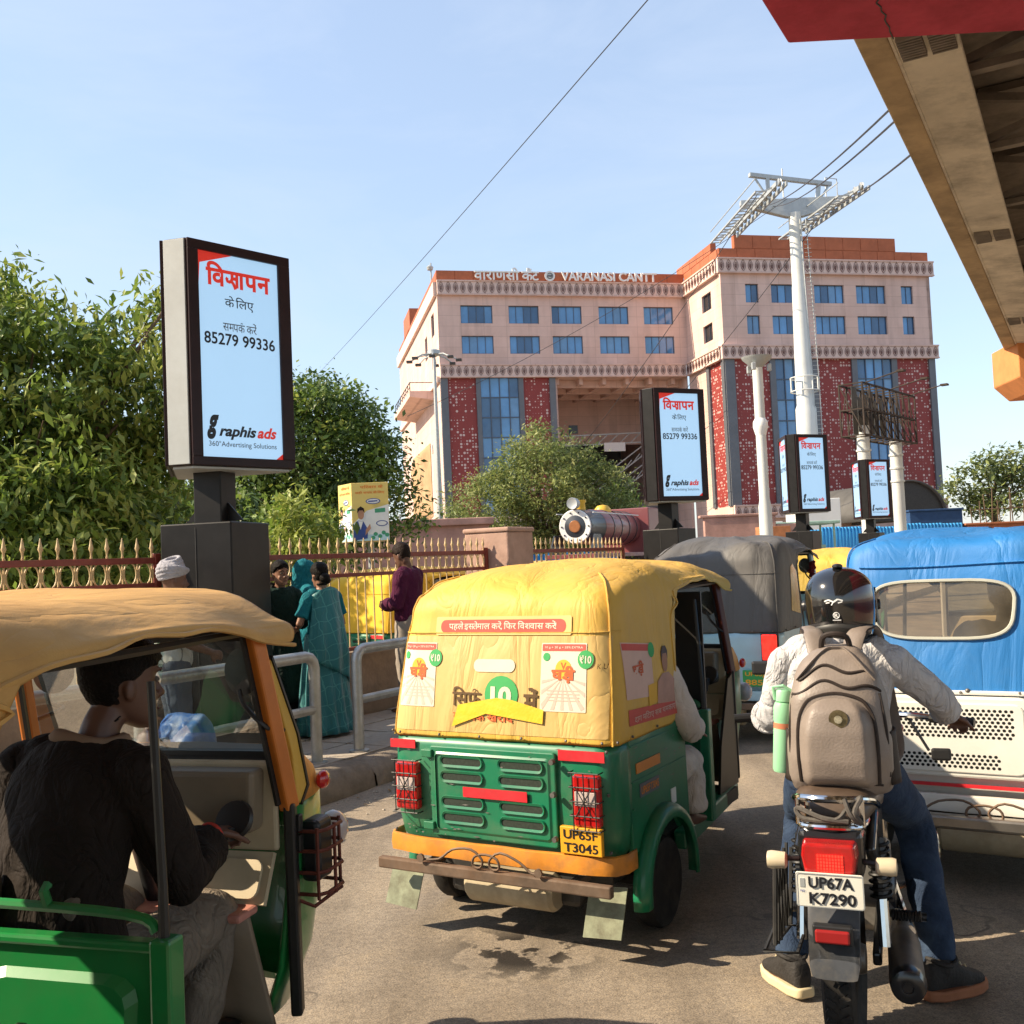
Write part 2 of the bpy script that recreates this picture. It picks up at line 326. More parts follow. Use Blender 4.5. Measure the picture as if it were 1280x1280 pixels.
def asphalt():
    m = bpy.data.materials.new('asphalt'); m.use_nodes = True; t = m.node_tree; n = t.nodes; L = t.links; b = n['Principled BSDF']
    tc = n.new('ShaderNodeTexCoord'); O = tc.outputs['Object']
    def nz(s, d=6, r=.6):
        q = n.new('ShaderNodeTexNoise'); q.inputs['Scale'].default_value = s; q.inputs['Detail'].default_value = d; q.inputs['Roughness'].default_value = r; L.new(O, q.inputs['Vector']); return q.outputs[0]
    def ramp(src, stops):
        q = n.new('ShaderNodeValToRGB'); L.new(src, q.inputs[0]); e = q.color_ramp.elements
        e[0].position, e[0].color = stops[0][0], (*stops[0][1], 1); e[1].position, e[1].color = stops[-1][0], (*stops[-1][1], 1)
        for p, c in stops[1:-1]: k = e.new(p); k.color = (*c, 1)
        return q.outputs[0]
    def mix(a, b_, f, mode='MIX'):
        q = n.new('ShaderNodeMix'); q.data_type = 'RGBA'; q.blend_type = mode
        for i, s in ((0, f), (6, a), (7, b_)):
            if hasattr(s, 'is_output'): L.new(s, q.inputs[i])
            elif isinstance(s, tuple): q.inputs[i].default_value = (*s, 1)
            else: q.inputs[i].default_value = s
        return q.outputs[2]
    base = ramp(nz(.7), [(.3, (.21, .175, .138)), (.55, (.27, .225, .175)), (.75, (.32, .265, .20))])
    grit = ramp(nz(120, 3, .85), [(.32, (.30, .29, .28)), (.48, (1, 1, 1)), (.68, (1.75, 1.65, 1.5))])
    c = mix(base, grit, .78, 'MULTIPLY')
    c = mix(c, ramp(nz(34, 4, .7), [(.35, (.72, .71, .70)), (.52, (1, 1, 1)), (.70, (1.22, 1.2, 1.15))]), .9, 'MULTIPLY')
    c = mix(c, ramp(nz(2.2, 5, .65), [(.38, (.80, .79, .78)), (.55, (1, 1, 1)), (.7, (1.1, 1.07, 1.0))]), .9, 'MULTIPLY')
    # wandering cracks, patchy; and faint tyre-polished streaks along the lane
    wv = n.new('ShaderNodeVectorMath'); wv.operation = 'ADD'; wn_ = n.new('ShaderNodeTexNoise'); wn_.inputs['Scale'].default_value = 2.5; L.new(O, wn_.inputs['Vector']); L.new(O, wv.inputs[0]); L.new(wn_.outputs['Color'], wv.inputs[1])
    vo = n.new('ShaderNodeTexVoronoi'); vo.feature = 'DISTANCE_TO_EDGE'; vo.inputs['Scale'].default_value = .75; L.new(wv.outputs[0], vo.inputs['Vector'])
    ck = n.new('ShaderNodeMapRange'); ck.inputs[1].default_value = .004; ck.inputs[2].default_value = .012; ck.inputs[3].default_value = 1; ck.inputs[4].default_value = 0; L.new(vo.outputs['Distance'], ck.inputs[0])
    cm = n.new('ShaderNodeMapRange'); cm.inputs[1].default_value = .5; cm.inputs[2].default_value = .62; cm.inputs[4].default_value = .75; L.new(nz(.9, 3, .5), cm.inputs[0])
    cx_ = n.new('ShaderNodeMath'); cx_.operation = 'MULTIPLY'; L.new(ck.outputs[0], cx_.inputs[0]); L.new(cm.outputs[0], cx_.inputs[1]); c = mix(c, (.06, .05, .042), cx_.outputs[0])
    tm_ = n.new('ShaderNodeMapping'); tm_.inputs['Rotation'].default_value = (0, 0, TH); tm_.inputs['Scale'].default_value = (2.4, .10, 1); L.new(O, tm_.inputs[0]); tn = n.new('ShaderNodeTexNoise'); tn.inputs['Scale'].default_value = 1.2; tn.inputs['Detail'].default_value = 5; L.new(tm_.outputs[0], tn.inputs['Vector'])
    c = mix(c, ramp(tn.outputs[0], [(.36, (.74, .73, .72)), (.52, (1, 1, 1)), (.68, (1.12, 1.10, 1.05))]), .9, 'MULTIPLY')
    # dark oil drips: small blotches where vehicles stop
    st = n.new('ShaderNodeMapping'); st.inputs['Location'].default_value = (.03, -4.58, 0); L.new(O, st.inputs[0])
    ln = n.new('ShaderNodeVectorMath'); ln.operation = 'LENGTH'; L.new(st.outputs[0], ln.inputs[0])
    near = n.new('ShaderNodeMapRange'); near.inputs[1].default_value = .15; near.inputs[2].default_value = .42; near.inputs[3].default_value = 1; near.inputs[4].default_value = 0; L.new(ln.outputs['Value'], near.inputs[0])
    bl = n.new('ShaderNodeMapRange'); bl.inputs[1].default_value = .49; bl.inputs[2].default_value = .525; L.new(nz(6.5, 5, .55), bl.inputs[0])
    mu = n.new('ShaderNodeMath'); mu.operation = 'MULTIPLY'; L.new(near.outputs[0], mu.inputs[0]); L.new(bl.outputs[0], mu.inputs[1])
    s2 = n.new('ShaderNodeMapRange'); s2.inputs[1].default_value = .66; s2.inputs[2].default_value = .72; s2.inputs[4].default_value = .55; L.new(nz(3.1, 5, .6), s2.inputs[0])
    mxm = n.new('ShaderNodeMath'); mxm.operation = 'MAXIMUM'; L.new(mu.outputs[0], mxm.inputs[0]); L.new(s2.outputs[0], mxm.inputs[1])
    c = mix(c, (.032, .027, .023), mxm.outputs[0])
    L.new(c, b.inputs['Base Color'])
    rr = n.new('ShaderNodeMapRange'); rr.inputs[3].default_value = .9; rr.inputs[4].default_value = .45; L.new(mxm.outputs[0], rr.inputs[0]); L.new(rr.outputs[0], b.inputs['Roughness'])
    bp = n.new('ShaderNodeBump'); bp.inputs['Strength'].default_value = .55; bp.inputs['Distance'].default_value = .008; L.new(nz(110, 4, .7), bp.inputs['Height']); L.new(bp.outputs[0], b.inputs['Normal'])
    return m
# ground, road, footpath
g = MB().add([(-1500, -600, -.03), (1500, -600, -.03), (1500, 2500, -.03), (-1500, 2500, -.03)], [(0, 1, 2, 3)]).obj('ground', M('dusty_earth', (.24, .20, .15), .95, var=.2, vs=.6, bump=.2, bs=8), smooth=None); struct(g)
g = MB().add([rf(-5.02, -40), rf(16, -40), rf(16, 160), rf(-5.02, 160)], [(0, 1, 2, 3)]).obj('road', asphalt(), smooth=None); struct(g)
fp = MB(); fp.prism([(-6.72, -40), (-5.30, -40), (-5.30, 160), (-6.72, 160)], -.02, .165, lambda a, b, t: rf(a, b, t))
fp = struct(fp.obj('footpath', m_paving, smooth=None))
slab = MB().bx(-.222, .222, -.292, .292, -.03, .012).mesh('paving_slab', m_paving)
for i in range(26):
    for j in range(3):
        o = link('paving_slab', slab, fp); o.location = rf(-5.53 - .465 * j, 2.6 + .6 * i, .183 + random.uniform(-.008, .006))
        o.rotation_euler = (random.uniform(-.012, .012), random.uniform(-.012, .012), -TH + random.uniform(-.01, .01))
kb = link('kerb', None); struct(kb)
km = []
for v in range(3):
    mb = MB(); pr = [(-.17, -.2), (.15, -.2), (.17, .02), (.15, .12), (.09, .185), (0, .205), (-.1, .20), (-.17, .185)]
    def fn(i, j, v=v):
        a, b = pr[int(round(j * 7))]; y = (i - .5) * .992
        e = .02 * sstep(.42, .5, abs(i - .5)); d = .016 * noise.noise(Vector((a * 9, y * 4 + v * 7, b * 9)))
        return (a * (1 - e * 3) + d, y, (b - e * 1.4 if b > 0 else b) + d * .6)
    mb.grid(12, 8, fn); km.append(mb.mesh('kerb_stone', m_kerb, 50))
for i in range(34):
    o = link('kerb_stone', km[i % 3], kb); o.location = rf(-5.15 + random.uniform(-.012, .012), -2 + i * 1.0, random.uniform(-.012, .008)); o.rotation_euler = (0, 0, -TH + random.uniform(-.012, .012))

# grit, pebbles and dry leaves gathered along the kerb
lt = MB()
for k in range(420):
    x, y = -4.95 + abs(random.gauss(0, .22)), random.uniform(3, 16); a = random.uniform(0, 6.3); z = .004
    c = Vector(rf(x, y, z)); r_ = random.uniform(.004, .014)
    if k % 5 == 0: q = Matrix.Rotation(a, 3, 'Z') @ Matrix.Rotation(random.uniform(-.4, .4), 3, 'X'); lt.add([c + q @ Vector(p) * 3.2 * r_ + Vector((0, 0, .006)) for p in ((-1, 0, 0), (0, -.4, .15), (1, 0, 0), (0, .4, .1))], [(0, 1, 2, 3)], 1)
    else: lt.ball(c, (r_, r_ * random.uniform(.6, 1), r_ * .6), 6, 0, Matrix.Rotation(a, 3, 'Z'))
lt = lt.obj('kerb_litter', [m_paving, M('dry_leaf', (.20, .12, .05), .9, var=.4, vs=8)], smooth=None, fix=False); stuff(lt); lt['label'] = 'grit and dry leaves lying along the kerb'; lt['category'] = 'litter'

# ------------------------------------------------------------------ boundary fence on a low wall
m_wall = M('plinth_plaster', (.30, .22, .16), .9, var=.2, vs=3, bump=.3, bs=25, dirt=(.12, .09, .07), da=.6, dsc=2.5)
FX = -6.75
wall = MB(); wall.prism([(FX, -6), (FX, 34), (FX - .28, 34), (FX - .28, -6)], -.02, .80, lambda a, b, t: rf(a, b, t))
wall.prism([(FX + .03, -6), (FX + .03, 34), (FX - .31, 34), (FX - .31, -6)], .80, .845, lambda a, b, t: rf(a, b, t))
wl = wall.obj('boundary_wall', m_wall, smooth=None); tag(wl, 'low rendered plinth wall carrying the railings along the footpath', 'wall')
bar = MB()
bar.tube([(0, 0, 0), (0, 0, .98)], .0085, 6)
spk = MB(); spk.lathe([(.008, 0), (.012, .012), (.008, .03), (.010, .06), (.021, .085), (.015, .105), (.004, .165), (0, .172)], 7)
bar_me = bar.mesh('bar', m_brass, 50); spk_me = spk.mesh('spike', m_brass, 50)
ring = MB(); ring.tube([(0, .062 * math.cos(2 * math.pi * k / 16), .092 * math.sin(2 * math.pi * k / 16)) for k in range(16)], .0075, 6, closed=True)
ring_me = ring.mesh('ring_ornament', m_brass, 50)
def fence(y0, y1, label):
    t = thing('boundary_fence', label, 'fence', rf(FX - .14, y0, .845), -TH, 'railings along the footpath')
    L_ = y1 - y0
    for z, h in ((.0, .035), (.775, .04), (.975, .05)):
        MB().bx(-.022, .022, 0, L_, z, z + h).obj('rail', m_redrail, t, smooth=None, bevel=.004)
    k = int(L_ / .145)
    for i in range(k):
        y = (i + .5) * L_ / k
        clone_at(bar_me, 'bar', t, (0, y, .03)); clone_at(spk_me, 'spike', t, (0, y, 1.02)); clone_at(ring_me, 'ring_ornament', t, (0, y + L_ / k / 2, .894))
    for y in (0.03, L_ - .03): MB().bx(-.03, .03, y - .03, y + .03, 0, 1.06).obj('post', m_redrail, t, smooth=None, bevel=.004)
    return t
def clone_at(me, name, par, loc, rot=None):
    o = link(name, me, par); o.location = loc
    if rot: o.rotation_euler = rot
    return o
fence(1.6, 6.08, 'maroon and gold railing left of the large lit advertising kiosk')
fence(6.76, 11.45, 'maroon and gold railing between large kiosk and square stone pillar')
fence(12.15, 15.9, 'maroon and gold railing between stone pillar and second kiosk')
fence(16.9, 27, 'far maroon and gold railing beyond the second kiosk')
mb = MB(); mb.bx(-.33, .33, -.34, .34, 0, 2.1); mb.bx(-.35, .35, -.36, .36, 2.1, 2.16)
o = mb.obj('stone_pillar', M('pink_stone', (.44, .29, .23), .85, var=.15, vs=3, bump=.2, bs=20, dirt=(.20, .12, .09), da=.5, dsc=2), smooth=None, bevel=.02)
o.location = rf(-6.89, 11.8, 0); o.rotation_euler = (0, 0, -TH); tag(o, 'square pinkish stone pillar interrupting the railing', 'pillar')

# tubular guard rails at the kerb
def guard(y0, y1, label):
    t = thing('guard_rail', label, 'guard rail', rf(-5.42, y0, .19), -TH, 'tubular guard rails along the kerb')
    L_ = y1 - y0; r = .045; h = .84
    pts = [(0, 0, 0), (0, 0, h - .1)] + [(0, .1 - .1 * math.cos(a), h - .1 + .1 * math.sin(a)) for a in (R(30), R(60), R(90))]
    pts += [(0, L_ - q[1], q[2]) for q in reversed(pts)]
    MB().tube(pts, r, 12).obj('top_tube', m_galv, t)
    MB().tube([(0, 0, .42), (0, L_, .42)], .036, 10).obj('middle_rail', m_galv, t)
    for k in range(1, int(L_ // 1.6)):
        MB().tube([(0, k * L_ / int(L_ // 1.6), 0), (0, k * L_ / int(L_ // 1.6), h - .02)], .04, 10).obj('post', m_galv, t)
    for y in (0, L_):
        MB().lathe([(.085, 0), (.085, .012), (.05, .014)], 12, Matrix.Translation((0, y, 0))).obj('base_plate', m_galv, t)
    return t
guard(-1.5, 2.55, 'grey tubular guard rail at far left behind the near rickshaw')
guard(2.8, 4.35, 'short grey tubular guard rail seen left of the driver through windscreen')
guard(4.6, 6.30, 'grey tubular guard rail beside the woman in the teal sari')
guard(6.83, 9.6, 'grey tubular guard rail behind the yellow and green rickshaw')

# ------------------------------------------------------------------ flyover overhead, right
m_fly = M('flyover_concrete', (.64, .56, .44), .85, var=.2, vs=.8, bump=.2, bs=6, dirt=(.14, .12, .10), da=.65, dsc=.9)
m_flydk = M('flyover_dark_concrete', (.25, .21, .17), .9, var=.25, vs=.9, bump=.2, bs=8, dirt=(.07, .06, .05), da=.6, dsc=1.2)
m_flyedge = M('flyover_edge_concrete', (.46, .33, .19), .85, var=.25, vs=.9, bump=.2, bs=9, dirt=(.13, .10, .07), da=.6, dsc=1)
fl = thing('flyover', 'long concrete flyover deck with girders overhead at upper right', 'flyover', rf(.3, 0, 0), -TH)
def ext(poly, name, mat, y0=-30, y1=90, bev=0, par=fl):
    mb = MB(); mb.prism(poly, y0, y1, lambda a, b, t: (a, t, b)); return mb.obj(name, mat, par, smooth=None, bevel=bev)
ext([(-2.42, 7.68), (-2.06, 7.66), (-2.06, 8.3), (-2.42, 9.2)], 'edge_beam', m_flyedge, bev=.03)
ext([(-2.05, 7.70), (-1.32, 7.64), (-1.32, 7.72), (-1.55, 7.95), (-1.55, 9.0), (-1.9, 9.0), (-2.05, 8.2)], 'girder', m_fly, bev=.02)
for x in (1.2, 3.9, 6.6, 9.3, 12.0): ext([(x, 7.64), (x + .75, 7.64), (x + .75, 7.74), (x + .5, 7.95), (x + .5, 9.0), (x + .25, 9.0), (x + .25, 7.95), (x, 7.74)], 'girder', m_fly, bev=.02)
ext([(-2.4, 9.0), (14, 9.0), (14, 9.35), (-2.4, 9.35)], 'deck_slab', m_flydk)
ext([(-2.45, 9.35), (-2.2, 9.35), (-2.2, 10.3), (-2.45, 10.3)], 'parapet', m_fly)
for k in range(14):
    y = 11.5 + k * 3.1
    mb = MB(); mb.beam((-1.5, y, 8.75), (1.4, y, 8.0), .12, .12); mb.beam((-1.5, y, 8.0), (1.4, y, 8.75), .12, .12); mb.beam((-1.5, y, 7.9), (1.4, y, 7.9), .16, .1); mb.beam((-1.5, y + .5, 8.92), (1.4, y + .5, 8.92), .5, .12)
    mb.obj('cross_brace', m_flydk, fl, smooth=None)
for k in range(7):
    mb = MB(); y = 12.6 + k * 9
    for row in range(2):
        for i in range(9): mb.bx(-1.98 + row * .34, -1.70 + row * .34, y + i * .07, y + i * .07 + .03, 7.60, 7.70)
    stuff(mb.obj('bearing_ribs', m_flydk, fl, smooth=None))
MB().tube([(-2.06, -5, 7.72), (-2.03, 30, 7.70), (-2.03, 80, 7.7)], .03, 6).obj('drain_pipe', m_fly, fl)
m_crimson = M('crimson_paint', (.50, .045, .075), .6, var=.15, vs=1.5, dirt=(.13, .015, .02), da=.5, dsc=.9, bump=.12, bs=8)
pc = thing('pier_cap', 'crimson painted concrete pier cap overhead, nearest the camera', 'pier cap', (3.1, 10.5, 0))
mb = MB(); mb.prism([(0, 0), (5.4, -.10), (4.6, -2.5), (-1.33, -2.35)], 6.99, 7.62); mb.obj('cap_beam', m_crimson, pc, smooth=None, bevel=.025)
mb = MB().tube([(3.7, -1.2, 0), (3.7, -1.2, 7.0)], .6, 20); mb.obj('column', m_fly, pc)
cr = [(.60 + .05 * noise.noise(Vector((k * .7, 0, 0))) + k * .045, -.9 + k * .08, 6.985) for k in range(12)]
mb = MB()
for a, b in zip(cr, cr[1:]): mb.beam(a, b, .012, .012)
mb.obj('crack_line', m_dkmetal, pc, smooth=None)
m_orange = M('orange_paint', (.62, .24, .085), .7, var=.12, vs=1.2, dirt=(.3, .12, .05), da=.4, dsc=1)
pc = thing('pier_cap', 'orange painted pier cap with bare steel bars, far right', 'pier cap', (15.6, 31, 0), -R(6))
mb = MB(); mb.prism([(0, 6.66), (.45, 6.2), (5.5, 6.2), (6, 6.66), (6, 7.8), (0, 7.8)], 0, 2.2, lambda a, b, t: (a, t, b)); mb.obj('cap_beam', m_orange, pc, smooth=None, bevel=.03)
MB().tube([(3.4, 1.1, 0), (3.4, 1.1, 6.2)], .8, 18).obj('column', m_orange, pc)
for k in range(12):
    MB().tube([(.2 + k * .16, .2 + .05 * (k % 3), 7.78), (.2 + k * .16 + .03 * ((k * 7) % 5 - 2), .2, 9.0 + .12 * ((k * 5) % 4))], .018, 5).obj('steel_bar', m_dkmetal, pc)
for k in range(3): MB().tube([(.1, .2, 8.0 + k * .4), (2.2, .2, 8.03 + k * .4)], .014, 5).obj('steel_bar', m_dkmetal, pc)
for k in range(9): MB().tube([(.5 + k * .1, .1, 6.22), (.55 + k * .1, -.3, 5.95 + .03 * (k % 3))], .014, 5).obj('steel_bar', m_dkmetal, pc)

# ------------------------------------------------------------------ advertising kiosks
m_screen = M('lit_screen', (.19, .30, .42), .25, var=.02, vs=1, emit=1.0)
m_kred = M('print_red', (.42, .02, .012), .4, var=.02, emit=.5)
m_kblk = M('print_black', (.012, .013, .018), .4, var=.05)
m_kgrey = M('print_grey', (.10, .12, .15), .4, var=.05)
m_frame = M('kiosk_frame', (.022, .009, .010), .38, var=.2, vs=4, spec=.25)
m_kgal = M('kiosk_grey_panel', (.44, .46, .45), .5, .1, var=.08, vs=1.5, dirt=(.25, .25, .24), da=.4, dsc=1.2)
TXT = [('heading', deva(['ि', 'व', ('gya',), 'ा', 'प', 'न'], 1, .035), m_kred, .895, .80, .125),
       ('small_heading', deva(['क', 'े', ' ', 'ि', 'ल', 'ए'], 1, .005), m_kblk, .765, .36, .066),
       ('contact_line', deva(['स', ('half', 'म'), 'प', 'क', ('reph',), ' ', 'क', 'र', 'ें'], 1, .005), m_kgrey, .650, .42, .055),
       ('phone_number', text_mesh('85279 99336', 1, .018, sx=.82), m_kblk, .580, .88, .060),
       ('company_initial', text_mesh('g', 1, .05, .35), m_kblk, .145, .145, .12),
       ('company_name', text_mesh('raphis', 1, .035, .3), m_kblk, .122, .46, .070),
       ('company_name', text_mesh('ads', 1, .035, .3), m_kred, .130, .25, .056),
       ('tagline', text_mesh('360°Advertising Solutions', 1, .005), m_kgrey, .062, .84, .034)]
m_off = M('screen_off', (.02, .02, .022), .2, var=.1)
def kiosk(loc, head, label, panel, off=(), group='advertising kiosks on the median'):
    t = thing('advertising_kiosk', label, 'kiosk', loc, -head, group)
    zb, zt = 2.60, 4.48; a = .10; SL = .99
    D = (a + .5 * SL, -.5 + .866 * SL); plan = [(-a, -.5), (a, -.5), D, (D[0] - .06, D[1] + .07), (-D[0] + .06, D[1] + .07), (-D[0], D[1])]
    mb = MB(); mb.prism(plan, zb, zt); mb.obj('cabinet', m_frame, t, smooth=None, bevel=.012)
    if panel: MB().bx(-a + .004, a - .004, -.512, -.494, zb + .01, zt - .01).obj('corner_panel', panel, t, smooth=None, bevel=.004)
    mb = MB(); mb.prism([(x * .93, y * .93 + .01) for x, y in plan], zb - .02, zb - .002); mb.obj('base_tray', m_kgal, t, smooth=None)
    MB().bx(-.13, .13, -.10, .16, 2.1, zb).obj('post', m_black, t, smooth=None, bevel=.01)
    for sx in (-1, 1):
        mb = MB(); mb.prism([(0, 0), (.14, 0), (0, .16)], -.01, .01, lambda p, q, r_, sx=sx: (sx * (.13 + p), r_ + .02, 2.16 + q)); mb.obj('gusset', m_black, t, smooth=None)
    b = MB(); b.bx(-.33, .33, -.30, .36, 0.0, 2.14); b.obj('plinth_box', m_black, t, smooth=None, bevel=.012)
    MB().bx(-.003, .003, -.304, -.29, .05, 2.1).obj('plinth_seam', m_dkmetal, t, smooth=None)
    H = zt - zb
    for side in (1, -1, 0):
        if side: o0 = Vector((side * a, -.5, zb)); du = Vector((side * .5, .866, 0)); nn = Vector((.866 * side, -.5, 0)); ln = SL
        else: o0 = Vector((D[0] - .06, D[1] + .07, zb)); du = Vector((-1, 0, 0)); nn = Vector((0, 1, 0)); ln = 2 * (D[0] - .06)
        if side == -1: o0 = o0 + du * SL; du = -du
        def pl(u, v, e, o0=o0, du=du, nn=nn): return o0 + du * u + Vector((0, 0, v)) + nn * e
        sd = du
        # raised border around the screen
        for u0, u1, v0, v1 in ((0.005, ln - .005, 0.005, .075), (0.005, ln - .005, H - .085, H - .005), (.005, .10, .075, H - .085), (ln - .12, ln - .005, .075, H - .085)):
            mb = MB(); q = [pl(u0, v0, .002), pl(u1, v0, .002), pl(u1, v1, .002), pl(u0, v1, .002), pl(u0, v0, .03), pl(u1, v0, .03), pl(u1, v1, .03), pl(u0, v1, .03)]
            mb.add(q, [(0, 1, 2, 3), (4, 5, 6, 7), (0, 1, 5, 4), (1, 2, 6, 5), (2, 3, 7, 6), (3, 0, 4, 7)]); mb.obj('screen_border', m_frame, t, smooth=None, bevel=.004)
        U0, U1, V0, V1 = .10, ln - .12, .075, H - .085; W_, H_ = U1 - U0, V1 - V0
        s = MB().add([pl(U0, V0, .006), pl(U1, V0, .006), pl(U1, V1, .006), pl(U0, V1, .006)], [(0, 1, 2, 3)]).obj('screen', m_off if side in off else m_screen, t, smooth=None)
        if side in off: continue
        MB().add([pl(U0, V1, .008), pl(U0, V1 - .44 * H_ * .55, .008), pl(U0 + .03 * W_, V1 - .06 * H_, .008), pl(U0 + .42 * W_, V1, .008)], [(0, 1, 2, 3)]).obj('red_corner', m_kred, s, smooth=None)
        MB().add([pl(U1, V0, .008), pl(U1, V0 + .03 * H_, .008), pl(U1 - .09 * W_, V0, .008)], [(0, 1, 2)]).obj('red_corner', m_kred, s, smooth=None)
        for nm, tm, mt, vc, wf, hf in TXT:
            uc = .5
            if nm == 'company_initial': uc = .135
            if nm == 'company_name': uc = .435 if mt is m_kblk else .80
            print_on(nm, tm, mt, s, lambda p, q, e, uc=uc, vc=vc: pl(U0 + uc * W_ + p, V0 + vc * H_ + q, .009 + e), wf * W_, hf * H_)
    return t
kiosk((-2.56, 8.80, 0), R(14), 'largest lit advertising kiosk with grey corner panel, left of frame', m_kgal)
kiosk((2.62, 17.3, 0), R(36), 'lit advertising kiosk in front of the station, second nearest', m_black, (-1,))
kiosk((7.05, 25, 0), R(34), 'lit advertising kiosk standing before the white ropeway tower', m_black)
kiosk((11.5, 33, 0), R(34), 'smallest and farthest lit advertising kiosk by the billboard frame', m_black)

# ------------------------------------------------------------------ station building
m_pink = M('pink_plaster', (.68, .485, .42), .85, var=.07, vs=.35, dirt=(.42, .25, .19), da=.3, dsc=.25, bump=.05, bs=3)
def joints(m, w=2.4, h=1.1):
    t = m.node_tree; n = t.nodes; L = t.links; b = n['Principled BSDF']; src = b.inputs['Base Color'].links[0].from_socket
    tc = n.new('ShaderNodeTexCoord'); sp = n.new('ShaderNodeSeparateXYZ'); L.new(tc.outputs['Object'], sp.inputs[0]); ad = n.new('ShaderNodeMath'); ad.operation = 'ADD'; L.new(sp.outputs[0], ad.inputs[0]); L.new(sp.outputs[1], ad.inputs[1]); cb = n.new('ShaderNodeCombineXYZ'); L.new(ad.outputs[0], cb.inputs[0]); L.new(sp.outputs[2], cb.inputs[1])
    br = n.new('ShaderNodeTexBrick'); br.inputs['Scale'].default_value = 1; br.inputs['Brick Width'].default_value = w; br.inputs['Row Height'].default_value = h; br.inputs['Mortar Size'].default_value = .02; br.inputs['Color1'].default_value = (1, 1, 1, 1); br.inputs['Color2'].default_value = (.93, .925, .92, 1); br.inputs['Mortar'].default_value = (.74, .72, .70, 1); br.offset = 0; L.new(cb.outputs[0], br.inputs['Vector'])
    st = n.new('ShaderNodeTexNoise'); st.inputs['Scale'].default_value = .9; st.inputs['Detail'].default_value = 6; mp = n.new('ShaderNodeMapping'); mp.inputs['Scale'].default_value = (1, 1, .12); L.new(tc.outputs['Object'], mp.inputs[0]); L.new(mp.outputs[0], st.inputs['Vector'])
    sr = n.new('ShaderNodeMapRange'); sr.inputs[1].default_value = .5; sr.inputs[2].default_value = .75; sr.inputs[3].default_value = 1; sr.inputs[4].default_value = .78; L.new(st.outputs[0], sr.inputs[0])
    m1 = n.new('ShaderNodeMix'); m1.data_type = 'RGBA'; m1.blend_type = 'MULTIPLY'; m1.inputs[0].default_value = 1; L.new(src, m1.inputs[6]); L.new(br.outputs['Color'], m1.inputs[7])
    m2 = n.new('ShaderNodeMix'); m2.data_type = 'RGBA'; m2.blend_type = 'MULTIPLY'; m2.inputs[0].default_value = 1; L.new(m1.outputs[2], m2.inputs[6]); L.new(sr.outputs[0], m2.inputs[7]); L.new(m2.outputs[2], b.inputs['Base Color']); return m
joints(m_pink)
m_pband = M('pink_band', (.66, .50, .44), .85, var=.08, vs=.6)
m_motif = M('motif_brown', (.15, .075, .068), .85, var=.1, vs=2)
m_terra = M('terracotta_tile', (.40, .125, .06), .6, var=.12, vs=1.2)
m_grey = M('dark_grey_cladding', (.13, .135, .15), .45, .2, var=.1, vs=.8)
m_glassb = M('blue_facade_glass', (.085, .25, .50), .06, var=.25, vs=.35, spec=.9)
m_gl2 = M('blue_glass_pale', (.10, .24, .44), .10, var=.25, vs=.35, spec=.9); m_gl3 = M('blue_glass_deep', (.03, .10, .22), .05, var=.3, vs=.35, spec=.9)
m_glassd = M('dark_window', (.03, .028, .03), .2, var=.2, vs=2)
m_mull = M('mullion', (.08, .10, .14), .4, .3)
def lattice_mat():
    m = bpy.data.materials.new('maroon_lattice'); m.use_nodes = True; t = m.node_tree; n = t.nodes; L = t.links; b = n['Principled BSDF']; b.inputs['Roughness'].default_value = .6
    tc = n.new('ShaderNodeTexCoord'); sp = n.new('ShaderNodeSeparateXYZ'); L.new(tc.outputs['Object'], sp.inputs[0])
    ad = n.new('ShaderNodeMath'); ad.operation = 'ADD'; L.new(sp.outputs[0], ad.inputs[0]); L.new(sp.outputs[1], ad.inputs[1])
    cb = n.new('ShaderNodeCombineXYZ'); L.new(ad.outputs[0], cb.inputs[0]); L.new(sp.outputs[2], cb.inputs[1])
    sc_ = n.new('ShaderNodeVectorMath'); sc_.operation = 'SCALE'; sc_.inputs['Scale'].default_value = 1 / .31; L.new(cb.outputs[0], sc_.inputs[0])
    fl_ = n.new('ShaderNodeVectorMath'); fl_.operation = 'FLOOR'; L.new(sc_.outputs[0], fl_.inputs[0])
    fr = n.new('ShaderNodeVectorMath'); fr.operation = 'FRACTION'; L.new(sc_.outputs[0], fr.inputs[0])
    su = n.new('ShaderNodeVectorMath'); su.operation = 'SUBTRACT'; su.inputs[1].default_value = (.5, .5, 0); L.new(fr.outputs[0], su.inputs[0])
    ln = n.new('ShaderNodeVectorMath'); ln.operation = 'LENGTH'; L.new(su.outputs[0], ln.inputs[0])
    wn = n.new('ShaderNodeTexWhiteNoise'); wn.noise_dimensions = '2D'; L.new(fl_.outputs[0], wn.inputs['Vector'])
    mr = n.new('ShaderNodeMapRange'); mr.inputs[1].default_value = .45; mr.inputs[2].default_value = 1; mr.inputs[3].default_value = .0; mr.inputs[4].default_value = .42; L.new(wn.outputs['Value'], mr.inputs[0])
    lt = n.new('ShaderNodeMath'); lt.operation = 'LESS_THAN'; L.new(ln.outputs['Value'], lt.inputs[0]); L.new(mr.outputs[0], lt.inputs[1])
    mx = n.new('ShaderNodeMix'); mx.data_type = 'RGBA'; mx.inputs[6].default_value = (.25, .035, .030, 1); mx.inputs[7].default_value = (.58, .42, .38, 1); L.new(lt.outputs[0], mx.inputs[0]); L.new(mx.outputs[2], b.inputs['Base Color'])
    return m
m_lattice = lattice_mat()
B = thing('station_building', 'pink station building with blue windows, maroon lattice and rooftop name sign', 'building', (-6.78, 105, 0), R(12))
